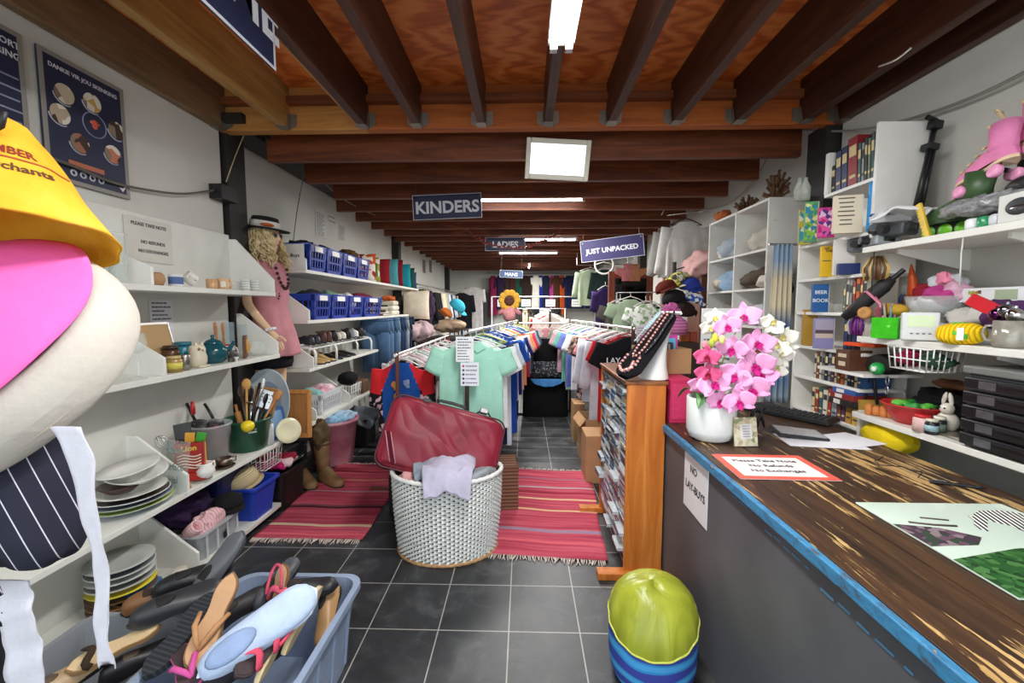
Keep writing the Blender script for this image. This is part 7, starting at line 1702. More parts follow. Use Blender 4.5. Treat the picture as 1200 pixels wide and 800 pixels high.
# yarn
t=thing('yarn_ball','bright yellow yarn skein with a green paper band','yarn',onR(1127,1.765,zr2+.043),(0,0,-.75)); 
m,nt,b_,tc=nodes_mat('yellow yarn',.95,.1); w_=nt.nodes.new('ShaderNodeTexWave'); w_.inputs['Scale'].default_value=26; w_.inputs['Distortion'].default_value=2; nt.links.new(mapping(nt,tc,(1,1,1),(0,0,.6)),w_.inputs['Vector']); nt.links.new(ramp(nt,w_.outputs['Fac'],[(0,'c99a12'),(.5,'f0cc26')]),b_.inputs['Base Color']); bump_n(nt,b_,w_.outputs['Fac'],.6,.006)
MB().blob((0,0,0),(.075,.05,.045),.06,14,2,44,20,pw=.8).build('skein',m,t); MB().lathe([(.046,-.022),(.047,-.022),(.047,.022),(.046,.022)],n=32,R=Matrix.Rotation(PI/2,3,'Y'),sx=.98,sy=1.02).build('paper_band',paint('5ab83a'),t); MB().box((-.0,-.0475,0),(.02,.002,.05)).build('band_label',paint('e4ece0'),t)
# bowls of trinkets
t=thing('clear_bowl','clear plastic bowl heaped with ribbons on the middle shelf','bowl',onR(1100,1.95,zr2+.09)); MB().lathe([(0,0),(.08,0),(.11,.05),(.125,.11),(.122,.11),(.106,.05),(.078,.005),(0,.005)],n=32).build('bowl_body',mat('d2d6d4',.15,0,0,alpha=.35,name='clear plastic'),t)
for i,(dx,dy,dz,r,c_,lb) in enumerate(((0,.02,.07,(.07,.08,.05),'d8d8dc','white lace bundle in the clear bowl'),(-.03,-.04,.11,(.05,.06,.04),'a83a7a','magenta ribbon bundle in the clear bowl'),(.01,.06,.13,(.05,.05,.04),'8a2030','dark red bow on top of the clear bowl'),(.0,-.07,.12,(.05,.05,.05),'c9a0b4','pink ribbon spool heap in the clear bowl'),(.03,.0,.17,(.06,.07,.04),'b9bcc0','grey tulle on top of the bowl heap'),(-.01,-.03,.19,(.02,.03,.03),'d9829c','small pink bow topping the bowl heap'))):
    p=onR(1100,1.95,zr2+.09)+Vector((dx,dy,dz)); cloth_heap('ribbon_bundle',lb,p,r,c_,110+i,'ribbons')
t=thing('storage_tray','shallow clear tray under the heaped bowl','tray',onR(1100,1.95,zr2)+Vector((0,-.06,0))); b=MB(); 
for sx,sy,ww,dd in ((0,-1,.28,.004),(0,1,.28,.004),(-1,0,.004,.42),(1,0,.004,.42)): b.box((sx*.14,sy*.21,.04),(ww,dd,.08))
b.box((0,0,.003),(.28,.42,.006)).build('tray_body',mat('c9cdcc',.2,0,0,alpha=.5,name='clear plastic'),t)
for i,(px,X,z,r,c_,lb) in enumerate(((1078,1.9,.1,(.07,.09,.05),'cbc6b8','cream netting spilling from the clear tray'),(1150,1.9,.1,(.07,.1,.05),'b9b6b0','grey plastic packets beside the tray'),(1180,1.9,.12,(.06,.1,.05),'4a2a52','purple fabric lying right of the red packet'),(1140,2.02,.16,(.06,.1,.06),'4a5040','dark green netting behind the packets'))):
    cloth_heap('craft_bundle',lb,onR(px,X,zr2+z),r,c_,130+i,'crafts')
solo(MB().box((0,0,0),(.03,.14,.05)),'red_packet',paint('c4202c',.3),'red glossy packet tilted on the craft bundles','packet',onR(1157,1.85,zr2+.15),(.5,.2,.2),bevel=.006)
t=thing('white_box','long white box printed with small pictures at the right of the shelf','box',onR(1176,2.0,zr2+.17)+Vector((0,-.05,0))); MB().box((0,0,.03),(.14,.36,.06)).build('box_body',paint('d8d9dc'),t,bevel=.002); [MB().box((-.0715,y_,.03),(.002,l_,.04)).build('box_picture',m_,t) for y_,l_,m_ in ((.1,.05,printed(['b0683a','8aa04a','d8d0c0','5a4a40'],60)),(-.02,.08,paint('9aa88a')),(-.14,.07,paint('6f9fd0')))]
mug('clear glass mug with a beige handle at the right edge of the shelf',onR(1186,1.79,zr2),.045,.1,'d8d8d2',1.9,name='glass_mug',m=mat('a8a598',.15,.2,.2,30,alpha=.8,name='smoky glass'))
for i,(px,z,c_,lb) in enumerate(((1190,.12,'c8c8ca','chrome bauble heap on the glass mug'),(1180,.135,'8a8a92','grey bauble beside the chrome one'),(1170,.12,'5a2a5e','purple bauble left of the chrome ones'))):
    solo(MB().blob((0,0,0),(.026,.026,.026),nu=18,nv=12).cyl((0,0,.024),(0,0,.034),.007),'bauble',chrome(c_,.12),lb,'ornament',onR(px,1.8,zr2+z))
for i,(px,c_) in enumerate(((1122,'c9c9c4'),(1020,'2a2a2e'))):
    solo(MB().tube([(0,0,0),(.004,.006,-.06),(-.004,-.004,-.12),(0,.0,-.2)],.003,5),'hanging_string',plas(c_),'%s cord hanging from the top right shelf edge'%('pale' if i==0 else 'dark'),'cord',onR(px,1.76,zr1-.03))
# under the middle shelf
solo(MB().box((0,0,.01),(.14,.16,.02)),'orange_folder',paint('e0562a',.35),'orange red folder under the far end of the middle shelf','folder',onR(1020,1.86,1.34),(0,0,.3),bevel=.003)
t=thing('hanging_shelf','narrow white shelf below the orange folder','shelf',onR(1012,1.88,1.2)+Vector((0,-.05,0))); MB().box((0,0,0),(.3,.34,.016)).build('shelf_board',WHITE2,t)
solo(MB().box((0,0,.055),(.12,.1,.11)).use(1).box((-.061,0,.08),(.002,.06,.02)).box((-.061,0,.035),(.002,.05,.025)),'leather_box',[mat('5a3422',.5,0,.2,20,.2,40),paint('c9b9a0')],'brown leather box with pale labels on the narrow shelf','box',onR(1004,1.8,1.209),bevel=.004)
solo(MB().blob((0,0,0),(.032,.032,.032),nu=20,nv=14).use(1).blob((-.027,-.012,.0),(.01,.014,.014),nu=12,nv=8),'green_ball',[plas('1f9a4a'),paint('d8e4d8')],'green toy ball with a white patch on the narrow shelf','ball',onR(1033,1.78,1.242))
for i,(px,c_,lb) in enumerate(((1018,'6a3a24','amber brown beads heap on the narrow shelf'),(1042,'2a2624','dark bundle of straps behind the green ball'))): cloth_heap('bead_heap',lb,onR(px,1.88,1.255),(.07,.07,.045),c_,140+i,'beads')
wire_basket('white wire basket of pink items hanging under the middle shelf',onR(1088,1.8,1.27),.16,.2,.1,n=6,r=.003)
for i,(dy,c_,lb) in enumerate(((.05,'8a1f44','maroon bundle in the hanging wire basket'),(-.07,'2f4a3a','dark green bundle in the hanging wire basket'))): cloth_heap('craft_bundle',lb,onR(1088,1.8,1.32)+Vector((0,dy*.8,0)),(.06,.05,.035),c_,150+i,'crafts')
# --- lower shelf
zz=zr3
for i,(d_,c_,lb) in enumerate((((.2,.17,.035),'2a2624','dark board game box at the bottom of the game stack'),((.19,.16,.03),'8a2a2a','red and blue game box in the middle of the stack'),((.18,.15,.028),'3a5a9a','blue game box on top of the game stack'))):
    solo(MB().box((0,0,d_[2]/2),d_).use(1).box((-d_[0]/2-.001,.02,d_[2]/2),(.002,.05,d_[2]*.7)),'game_box',[paint(c_),paint('dfdcd6')],lb,'box',onR(1012,1.88,zz),(0,0,.06*i),bevel=.002); zz+=d_[2]+.0005
drape('black_bag','black bag with a strap lying at the back of the lower right shelf',(1.98,2.0,1.04),.24,.3,'1b1b1e',.2,.03,4)
cloth_heap('black_purse','black fabric purse slumped in the middle of the lower shelf',(2.0,2.02,1.09),(.09,.13,.075),'19191b',155,'bag')
solo(MB().tube([(0,.0,0),(.0,.03,.12),(0,.05,.2),(0,.07,.13),(0,.08,.0)],.008,6),'strap_loop',mat('17171a',.5),'black strap loop standing up left of the red bowl','strap',onR(1036,1.86,1.04))
for k in range(2): solo(MB().tube([(0,.01*cos(a),.02*sin(a)) for a in [2*PI*j/12 for j in range(12)]],.003,5,closed=True),'carabiner',chrome(),'%s metal clip hanging on the black strap'%('upper' if k else 'lower'),'clip',onR(1046,1.84,1.13+.05*k))
t=thing('wooden_puzzle','orange wooden toy puzzle at the front of the lower right shelf','toy',onR(1040,1.8,zr3),(0,0,.6))
for k in range(4): MB().blob((0,-.045+.03*k,.025),(.022,.016,.025+.006*(k%2)),pw=.6,nu=14,nv=10,flat=None).build('puzzle_piece',wood('b8672a','cf8444','dc9a5c','Y',.5),t)
t=thing('red_bowl','red plastic bowl of green toys on the lower right shelf','bowl',onR(1080,1.86,zr3)); MB().lathe([(0,0),(.07,0),(.1,.05),(.118,.085),(.125,.088),(.122,.092),(.112,.088),(.094,.05),(.066,.006),(0,.006)],n=36).build('bowl_body',plas('c4252a',.3),t)
GT=[('4aa83a','mid green'),('2f8a34','dark green'),('6ac04a','light green'),('3a9a4a','leaf green'),('58b040','bright green')]
for k,(c_,nm) in enumerate(GT): solo(MB().blob((0,0,0),(.035,.028,.018),.25,40,k,16,10),'toy_frog',plas(c_),'%s rubber toy in the red bowl'%nm,'toy',onR(1080,1.86,zr3+.085)+Vector((.05*cos(k*1.3),.055*sin(k*1.3),0)))
jar('small white pot with a red lid in front of the red bowl',onR(1091,1.77,zr3),.032,.075,'d9b4b0','c41f26')
jar('black ink jar with a pale label at the shelf front',onR(1103,1.775,zr3),.024,.065,'222226','d8d2be','8fb0b8')
jar('second black ink jar with a cream lid',onR(1112,1.81,zr3),.024,.075,'2a2a2c','e0dccc','6a7a6a')
solo(MB().box((0,0,.006),(.16,.22,.012)),'white_tray',chrome('b5b0a4',.4),'pale flat tray under the ink jars','tray',onR(1112,1.85,zr3-.0005)+Vector((.02,-.12,0)),bevel=.003)
t=thing('rabbit_ornament','white china rabbit ornament beside the black drawers','ornament',onR(1121,1.87,zr3)); b=MB().blob((0,0,.045),(.04,.04,.045),nu=20,nv=14).blob((-.012,-.008,.105),(.026,.024,.026),nu=16,nv=12)
for s_ in (-1,1): b.blob((-.005,s_*.014,.148),(.008,.009,.03),nu=10,nv=8,R=Matrix.Rotation(s_*.25,3,'X'))
b.build('body',paint('d8d2c6',.25),t)
for s_ in (-1,1): MB().blob((-.036,s_*.01-.01,.11),(.003,.004,.004),nu=8,nv=6).build('eye',mat('1a1a1c',.2),t)
MB().blob((-.03,.0,.05),(.015,.02,.02),.2,40,3,12,8).build('flower_pattern',paint('8a7a5a'),t)
for k in range(3): solo(MB().tube([(0,0,0),(0,0,.2)],[.004,.003],6),'incense_stick',plas('4a3a5a'),'%s thin purple stick standing behind the china rabbit'%ORD[k],'stick',(2.02,1.72-.03*k,zr3),(-.12+.08*k,0,0))
cloth_heap('brown_toy','brown wooden scissors shaped ornament hanging by the wire basket',(1.95,1.95,1.2),(.035,.09,.02),'5a3a24',160,'ornament')
# drawer tower
t=thing('drawer_tower','black five drawer plastic tower on the lower right shelf','drawers',(1.765,1.54,zr3),(0,0,.0))
DP=mat('1b1c1e',.25,0,.1,8,name='smoky plastic'); FR=mat('3f4143',.4,0,.05,8)
MB().box((.18,0,.145),(.36,.37,.29)).build('carcass',FR,t,bevel=.004)
MB().box((.175,0,.305),(.38,.4,.03)).build('lid',mat('6f716e',.4,0,.05,8),t,bevel=.006)
for k in range(5):
    d=MB().box((-.012,0,.034+.055*k),(.03,.36,.048)).build('drawer',DP,t,bevel=.006)
    MB().box((-.03,.0,.045+.055*k),(.012,.1,.012)).build('drawer_handle',DP,d,bevel=.003); MB().box((-.0285,.09,.034+.055*k),(.003,.06,.03)).build('drawer_glint',mat('5a5d60',.15,.3,.2,30),d)
plate('red plastic dish lying on the black drawer tower',(1.92,1.48,zr3+.322),.12,'b81f28',name='dish',deep=.08)
# under lower shelf
cloth_heap('yellow_bag','bright yellow bag sticking out under the lower right shelf',(1.84,2.16,.89),(.09,.13,.075),'e0c41c',170,'bag',amp=.08)
tub('black plastic crate on the floor under the lower right shelf',(1.92,1.6,0),.36,.6,.55,'151517',name='black_crate',cat='crate')
cloth_heap('black_cloth','black cloth heap in the crate under the lower shelf',(1.92,1.6,.56),(.15,.26,.09),'1d1d20',171,'cloth')
lathe_thing('enamel_pot','grey blue pot at the back under the lower right shelf','pot',(1.95,2.06,.55),[(0,0),(.07,0),(.08,.12),(.085,.13),(.078,.13),(.066,.01),(0,.01)],paint('5f7284',.3))
solo(MB().box((0,0,.275),(.3,.3,.55)),'floor_cabinet',mat('1f1e1e',.6,0,.1,6),'dark cabinet on the floor behind the counter','cabinet',(1.96,2.06,0),bevel=.004)
# ================================================================ CEILING SIGNS, MIRROR, CABLES
def cord(label,pts,r=.004,col='8a8a86',name='cable',cat='cable'):
    o=Vector(pts[0]); P=[Vector(p)-o for p in pts]
    Q=[]
    for i in range(len(P)-1):
        p0=P[max(i-1,0)];p1=P[i];p2=P[i+1];p3=P[min(i+2,len(P)-1)]
        for k in range(6):
            u=k/6; Q.append(.5*((2*p1)+(p2-p0)*u+(2*p0-5*p1+4*p2-p3)*u*u+(3*p1-p0-3*p2+p3)*u**3))
    Q.append(P[-1]); return solo(MB().tube(Q,r,6),name,plas(col),label,cat,o)
def hsign(name,label,c,xd,up,w,h,txt,sz,col='2b3252',hang=.3,border=True,bold=.03):
    def ex(t,th):
        for s_ in (-1,1): MB().cyl((s_*w*.44,h*.46,0),(s_*w*.44,h*.46+hang,0),.0025,n=6).build('hanging_wire',chrome('6a6a68',.4),t); MB().cyl((s_*w*.46,h*.38,th/2),(s_*w*.46,h*.38,th/2+.002),.009,n=12).build('screw',chrome(),t)
    return board(name,label,'sign',c,xd,up,w,h,col,[(txt,sz,0,-.01,'e9ebf0',{'bold':bold})],th=.008,border='cfd2da' if border else None,bw=.006,extra=ex)
hsign('aisle_sign','navy hanging sign reading KINDERS near the front',PY(524,242,4.45),(1,0,.035),(0,0,1),.71,.25,'KINDERS',.165,hang=.12)
hsign('aisle_sign','navy hanging sign reading LADIES further back',PY(592,286,6.5),(1,0,0),(0,0,1),.6,.2,'LADIES',.125,hang=.2)
hsign('aisle_sign','small blue hanging sign reading MANS near the back wall',PY(599,321,8.4),(1,0,-.05),(0,0,1),.45,.145,'MANS',.095,col='3f5c88',hang=.35)
hsign('aisle_sign','purple navy hanging sign reading JUST UNPACKED on the right',PY(717,291,5.5),(1,-.2,.1),(0,0,1),.78,.27,'JUST UNPACKED',.085,col='3a3468',hang=.1)
wc_=Vector((-1.095,1.93-.62,2.782))
board('welcome_sign','navy welcome sign fixed to the ceiling joist at the top left','sign',wc_,(0,1,0),(0,0,1),1.24,.4,'222a4c',[('WELCOME',.27,0,0,'eceef2',{'bold':.025})],th=.01,border='d8dae0',bw=.012)
# mirror hanging under the beam
mc=PY(653.5,187,3.24); R=basis((1,0,-.06),(0,-.225,1))
t=thing('hanging_mirror','small white framed mirror hung high below the ceiling beam','mirror',mc,R.to_euler()); b=MB(); w_,h_,f_=.47,.28,.035
for s_ in (-1,1): b.box((s_*(w_/2-f_/2),0,0),(f_,h_,.025)); b.box((0,s_*(h_/2-f_/2),0),(w_-2*f_,f_,.025))
b.build('frame',paint('d9d4c4',.4),t,bevel=.006); MB().box((0,0,.002),(w_-2*f_+.004,h_-2*f_+.004,.006)).build('mirror_glass',mat('dfe4e2',.02,1,0),t); MB().cyl((0,h_/2,0),(0,h_/2+.1,-.02),.003,n=6).build('hanging_wire',chrome(),t)
# cables
t=thing('junction_box','black cable box on the left column','box',PX(262,227,-2.1),(0,0,0)); MB().box((0,0,0),(.09,.16,.1)).build('box_body',mat('1c1c1c',.5),t,bevel=.004); MB().cyl((0,-.08,0),(0,-.1,0),.012).build('cable_gland',mat('2a2a2a',.5),t)
cord('grey cable sagging along the left wall from the black box',[PX(258,222,-2.1),PX(215,227,-2.1),PX(170,222,-2.11),PX(130,213,-2.11),PX(90,196,-2.11),PX(40,178,-2.11),PX(-30,150,-2.11)],.007,'5f584e')
cord('pale yellow string from the beam to the black box',[PX(286,158,-2.05),PX(275,185,-2.06),PX(265,213,-2.07)],.003,'cbbf94','string','string')
cord('grey cable falling beside the mannequin',[PX(358,199,-2.05),PX(352,225,-2.1),PX(347,255,-2.25),PX(343,290,-2.29),PX(338,330,-2.29)],.005,'6f6d68')
cord('grey cable sagging under the rear joists on the left',[PX(358,199,-2.05),PX(372,205,-2.05),PX(395,228,-2.0),PX(430,248,-1.95),PX(470,262,-1.9),PX(500,268,-1.8),PX(520,285,-1.7)],.006,'8a857c')
cord('grey cable along the top of the right wall',[PX(1230,62,2.1),PX(1200,85,2.1),PX(1130,118,2.1),PX(1060,141,2.1),PX(1000,153,2.1),PX(945,152,2.08),PX(916,147,2.06)],.008,'8f8c84')
cord('grey cable hanging from the beam to the white cubby wall',[PX(916,147,2.06),PX(905,175,2.08),PX(888,203,2.12),PX(868,228,2.15),PX(845,242,2.16),PX(815,246,2.17)],.006,'9a968c')
cord('loose white wire looping from the rear joists on the right',[PY(775,252,5.2),PY(787,232,5.1),PY(792,231,5.1),PY(800,240,5.2),PY(818,245,5.3)],.006,'b5b0a6')
cord('short white wire on the near right joist',[PY(1030,78,2.2)+Vector((0,0,0)),PY(1050,70,2.1),PY(1068,56,2.05)],.004,'d0ccc2')
cord('thin white wire dangling at the right end of the beam',[PY(1000,122,3.0),PY(1002,110,3.0),PY(998,118,3.0),PY(1000,138,3.0)],.004,'d0ccc2')
t=thing('tinsel_garland','red brown garland sagging between the ceiling signs','garland',PY(547,268,6.3)); o=PY(547,268,6.3); b=MB(); r_=random.Random(9)
pts=[]
for k in range(90):
    u=k/89; px=547+113*u; py=268+24*(4*u*(1-u))**.8-4*u; p=PY(px,py,6.3)-o; b.blob(p+Vector((r_.uniform(-.02,.02),r_.uniform(-.02,.02),r_.uniform(-.02,.02))),(.016,.016,.016),nu=6,nv=4)
b.build('tinsel',mat('8a3a34',.4,.3,.2,40),t)
# notices on the rear left wall and sign by the door
for i,(a,b_,c,d) in enumerate(((369,245,382,280),(384,252,393,262),(397,262,405,284),)):
    p0=PX(a,b_,WLB+.004); p1=PX(c,d,WLB+.004)
    board('wall_notice',['long printed notice on the rear left wall, nearest one','small blank notice between two long ones on the rear left wall','long printed notice on the rear left wall, farther one'][i],'notice',(WLB+.006,(p0.y+p1.y)/2,(p0.z+p1.z)/2),(0,1,0),(0,0,1),abs(p1.y-p0.y),abs(p0.z-p1.z),'cfcfc9',lines=(-abs(p1.y-p0.y)*.4,abs(p1.y-p0.y)*.4,abs(p0.z-p1.z)*.42,-abs(p0.z-p1.z)*.42,14 if i!=1 else 2,'55555a'),panel='sheet')
for i,px in enumerate((497,504.5)):
    p=PX(px,312,WLB+.004); board('wall_notice','%s dark narrow notice on the far left wall'%('nearer' if i==0 else 'farther'),'notice',(WLB+.006,p.y,p.z),(0,1,0),(0,0,1),.28,.3,'7d7d78',lines=(-.1,.1,.12,-.12,6,'4a4a48'),panel='sheet')
p=PX(769,309,WRB-.004)
def toil(t,th):
    for x in (-.09,.09): MB().box((x,0,th/2+.001),(.14,.2,.002)).build('sign_tile',paint('2c3a34'),t); MB().lathe([(0,0),(.022,0),(.022,.002),(0,.002)],c=(x,.05,th/2+.002),n=14).box((x,-.02,th/2+.003),(.05,.08,.002)).build('figure_symbol',paint('d0d4cc'),t)
board('washroom_sign','two dark pictogram tiles on the right wall above the door','sign',(WRB-.006,p.y,p.z),(0,-1,0),(0,0,1),.4,.24,'8f928a',extra=toil)
# ================================================================ BACK OF THE SHOP
def wallrail(label,x0,x1,y,z,r=.014,col='b8b6b0',posts=()):
    t=thing('clothes_rail',label,'rail',(x0,y,z)); MB().cyl((0,0,0),(x1-x0,0,0),r,n=10).build('rail',chrome(col,.35),t)
    for x in posts: MB().cyl((x-x0,0,0),(x-x0,0,-z),r*1.2,n=10).build('post',paint('dcdcd8'),t)
    if not posts:
        for x in (.2,(x1-x0)-.2): MB().cyl((x,0,0),(x,YB-y,.0),r,n=8).build('bracket',chrome(col,.35),t)
    return t
wallrail('high rail of formal clothes on the back wall',-1.15,2.15,13.2,2.62)
HW=[(578,'7a1f44','maroon'),(586,'2a1c34','dark plum'),(594,'33291f','olive brown'),(600,'3a1c1c','dark brown red'),(608,'12402f','bottle green'),(616,'241a18','near black'),(622,'2a1a14','espresso'),(628,'c9c4ba','ivory'),(634,'17267a','royal blue'),(640,'1a1f34','midnight'),(647,'a03a7a','magenta'),(652,'4a2a1c','brown'),(658,'b04a1c','rust orange'),(666,'1b2040','navy'),(672,'1f2548','ink blue'),(679,'171c38','deep navy'),(686,'202a50','dusk blue'),(693,'1a1c26','charcoal')]
for i,(px,c_,nm) in enumerate(HW):
    p=PY(px,320,13.2); garment('formal_dress','%s long garment on the high back rail, %s from the left'%(nm,ORD[i]),'dress',(p.x,13.2-.02*(i%2),2.6),c_,.26,1.2 if i in (0,4,8,12) else 1.0,.3,seed=i+200,long=True,group='formal clothes on the high back rail',hang='b8b4aa',hl='hanger on the high back rail, %s from the left'%ORD[i],hgroup='hangers on the high back rail',th=.05,sleeve=(i%3!=0),waist=.85)
wallrail('white tall rail with paper labels across the back',-.68,1.6,9.0,1.77,.013,'e0e0dc',posts=(-.68,1.55))
for i,px in enumerate((588.5,616.5,645,675.5)):
    p=PY(px,355,8.98); board('rail_label','paper label hanging on the white back rail, %s from the left'%ORD[i],'label',(p.x,8.97,1.64),(1,0,0),(0,0,1),.2,.15,'dcdfdc',lines=(-.07,.07,.03,-.03,2,'7a7e82'),panel='sheet')
wallrail('second pale rail of trousers at the back',-.25,.95,9.6,1.52,.012,'d0d0cc',posts=(-.22,.92))
for i,(c_,nm) in enumerate((('2a2724','black'),('b5a890','beige'),('3a342c','dark brown'),('1d1d1f','jet black'),('a9b0a8','pale grey'),('c9c4b4','stone'),('2c2a2a','charcoal'),('1a1a1c','coal black'))):
    x=-.1+.125*i; t=thing('trousers','%s trousers on the second back rail, %s from the left'%(nm,ORD[i]),'trousers',(x,9.6,1.51),group='trousers on the second back rail'); b=MB()
    b.tube([(0,0,0),(0,0,-.1)],[.055,.06],10,ry=.04,up=(1,0,0))
    for s_ in (-1,1): b.tube([(s_*.03,0,-.08),(s_*.032,0,-.45),(s_*.032,0,-.85)],[.032,.03,.028],8,ry=.04,up=(1,0,0))
    b.build('legs',fab(c_),t); MB().tube([(0,0,.0),(0,0,-.03)],[.057,.058],10,ry=.042,up=(1,0,0)).build('waistband',fab(c_),t)
# racks of colour behind the black stand
rail('rail of coats behind the black stand',.42,6.9,8.6,1.5)
for i,(c_,nm) in enumerate((('e0d8d0','white'),('8a2430','dark red'),('1f1d20','black'),('e0a890','peach'),('c9c0b0','stone'),('d98a7a','coral'),('4a5a78','slate blue'),('e0c040','yellow'),('c05a2c','orange'),('e3c0b8','blush'),('8f9a86','sage'),('d8d4cc','ivory'))):
    garment('coat','%s coat on the rail behind the black stand, %s from the front'%(nm,ORD[i]),'coat',(.42+.02*(-1)**i,7.0+.13*i,1.5),c_,.46,.8,.4,seed=i+240,long=True,group='coats behind the black stand',hang='eeede8',hl='hanger behind the black stand, %s from the front'%ORD[i],hgroup='hangers behind the black stand')
wallrail('low cross rail of pink tops behind the black stand',-.15,.62,6.75,1.3,.012,'d0d0cc',posts=(-.14,.61))
for i,(c_,nm) in enumerate((('e0a0a8','rose'),('e8c4c0','pale pink'),('d98f98','salmon pink'),('ecd8d4','blush white'),('dd9aa4','candy pink'),('e4b0b0','powder pink'),('e9d0cc','shell pink'))):
    garment('pink_blouse','%s top on the low cross rail, %s from the left'%(nm,ORD[i]),'shirt',(-.06+.1*i,6.75,1.3),c_,.14,.5,.12,seed=i+260,th=.05,group='pink tops on the cross rail',hang='eeede8',hl='white hanger on the low cross rail, %s from the left'%ORD[i],hgroup='hangers on the low cross rail')
# left far rail along the wall
FX=-1.98
t=thing('clothes_rail','long rail of jackets and shirts along the far left wall','rail',(FX,7.9,1.98)); MB().cyl((0,0,0),(0,4.6,0),.014,n=10).build('rail',chrome('b8b6b0',.35),t)
for y in (.1,4.5): MB().cyl((0,y,0),(WLB-FX,y,0),.012,n=8).build('bracket',chrome('b8b6b0',.35),t)
FL=[('1a1a1c','black'),('23201e','coal'),('1c1c22','ink black'),('c9bfa8','beige'),('d6cdb4','cream'),('b5a27c','camel'),('8aa0b4','grey blue'),('d8dadc','white'),('2b3446','navy'),('a8bccb','sky'),('c9c4b8','stone'),('3c4a5a','slate'),('d0a898','dusty pink'),('b8c4cc','silver blue'),('1f2024','charcoal'),('e0dcd2','ivory'),('5a6a7c','steel blue'),('2a2a2e','graphite'),('c4ccd4','ice blue'),('1c1e24','pitch')]
for i,(c_,nm) in enumerate(FL):
    garment('jacket','%s jacket on the far left rail, %s from the near end'%(nm,ORD[i]),'jacket',(FX+.03,8.0+.22*i,1.97),c_,.5,.95 if i<3 else 1.2,.5,seed=i+280,long=True,group='jackets on the far left rail',th=.06,hang='b8b4aa',hl='hanger on the far left rail, %s from the near end'%ORD[i],hgroup='hangers on the far left rail')
cushion('cream buttoned cushion below the shelf end on the far left',(-1.86,7.35,1.34),.45,.5,.14,'d8cdb8',(-.1,0,.2))
cushion('second cream cushion behind the buttoned one',(-1.95,7.62,1.36),.45,.5,.14,'cdbfa6',(-.1,0,.1))
cloth_heap('plum_bag','dark plum fabric hanging beside the cream cushions',(-1.78,7.9,1.5),(.12,.12,.3),'3a2a3e',300,'cloth')
# under the jeans: wool heap
cloth_heap('pale_pink_knit','pale pink and grey knitwear heap past the jeans',(-1.75,7.1,1.15),(.2,.3,.16),'b9a0a4',301,'clothes')
cloth_heap('grey_knit','grey knitwear heap in front of the far jackets',(-1.6,7.5,1.0),(.22,.35,.2),'9a958e',302,'clothes')
solo(MB().box((0,0,.42),(.6,1.0,.84)),'low_table',mat('3a2e26',.6,0,.15,6),'dark table under the knitwear heaps on the far left','table',(-1.72,7.3,0),bevel=.01)
# plush toy with a golden mane, turquoise and orange caps
p=PY(597,352,6.3); t=thing('plush_toy','soft toy with a golden petal mane at the end of the middle rail','toy',p)
GM=mat('d8a43a',.95,0,.2,40,.5,80)
b=MB()
for k in range(10): a=2*PI*k/10; b.blob((.11*cos(a),0,.11*sin(a)),(.055,.03,.055),nu=12,nv=8)
b.build('mane',GM,t); MB().blob((0,-.03,0),(.075,.05,.075),nu=18,nv=12).build('face',mat('5a3428',.9,0,.1,20),t); MB().blob((0,0,-.2),(.1,.08,.12),.1,14,1).build('body',mat('c98a8a',.9,0,.2,20),t)
for s_ in (-1,1): MB().tube([(s_*.08,-.02,-.14),(s_*.16,-.03,-.2)],[.04,.03],8).build('arm',mat('b5747a',.9,0,.2,20),t); MB().blob((s_*.025,-.078,.02),(.01,.006,.012),nu=8,nv=6).build('eye',mat('17171a',.2),t)
cap('sun_visor','turquoise cap lying on clothes at the far left aisle',PY(535,360,6.6),.13,'3aa6c0',rot=(.5,.6,.4))
cap('orange_hat','orange cap beside the turquoise one',PY(522,368,6.5),.1,'d9783a',rot=(.6,-.3,2.4))
cloth_heap('folded_knit','patterned knitwear pile under the turquoise cap',PY(528,382,6.6),(.2,.22,.09),'a89078',310,'clothes')
solo(MB().box((0,0,.55),(.6,.6,1.1)),'display_block',mat('2b2826',.7,0,.1,6),'dark display block under the patterned knitwear','stand',(PY(528,382,6.6).x,6.6,0),bevel=.01)
garment('white_blouse','white blouse hanging alone near the back left doorway','shirt',(PY(554,335,11).x,11,2.15),'cfcac8',.5,1.1,.3,seed=320,long=True,hang='b8b4aa',hl='hanger of the lone white blouse at the back')
garment('black_jacket','black jacket hanging beside the lone white blouse','jacket',(PY(541,341,10.8).x,10.8,2.0),'1c1d22',.5,.9,.4,seed=321,long=True,hang='b8b4aa',hl='hanger of the black jacket at the back left')
# right rear: sage jumpers, mirror, shirts
garment('sage_jumper','sage green jumper with a dark neck hanging at the back right','jumper',(PY(692,312,9).x,9,2.42),'9aa88e',.52,.75,.5,seed=330,long=True,hang='d8d6d0',hl='hanger of the sage jumper at the back right')
garment('green_jacket','dark green jacket hanging right of the sage jumper','jacket',(PY(709,312,8.6).x,8.6,2.38),'1c2c28',.44,.85,.5,seed=331,long=True,hang='d8d6d0',hl='hanger of the dark green jacket')
garment('purple_blouse','purple garment hanging left of the wooden mirror','shirt',(PY(713,340,7).x-.05,7,1.95),'3a2a5a',.3,.8,.3,seed=332,long=True,hang='d8d6d0',hl='hanger of the purple garment')
t=thing('clothes_rail','high rail at the back right carrying jumpers','rail',(1.1,9.0,2.43)); MB().cyl((0,0,0),(1.05,0,0),.014,n=10).build('rail',chrome(),t)
for s_ in (0,1.05): MB().cyl((s_,0,0),(s_,0,.24),.008,n=8).build('drop_rod',chrome(),t)
FW=wood('6a2a12','84381a','9a4a26','Z',.45); px0,px1=PY(713,330,6.2).x,PY(765,330,6.2).x; mw=px1-px0
t=thing('standing_mirror','tall brown wooden framed mirror standing at the right rear','mirror',((px0+px1)/2,6.2,0)); mh=2.06
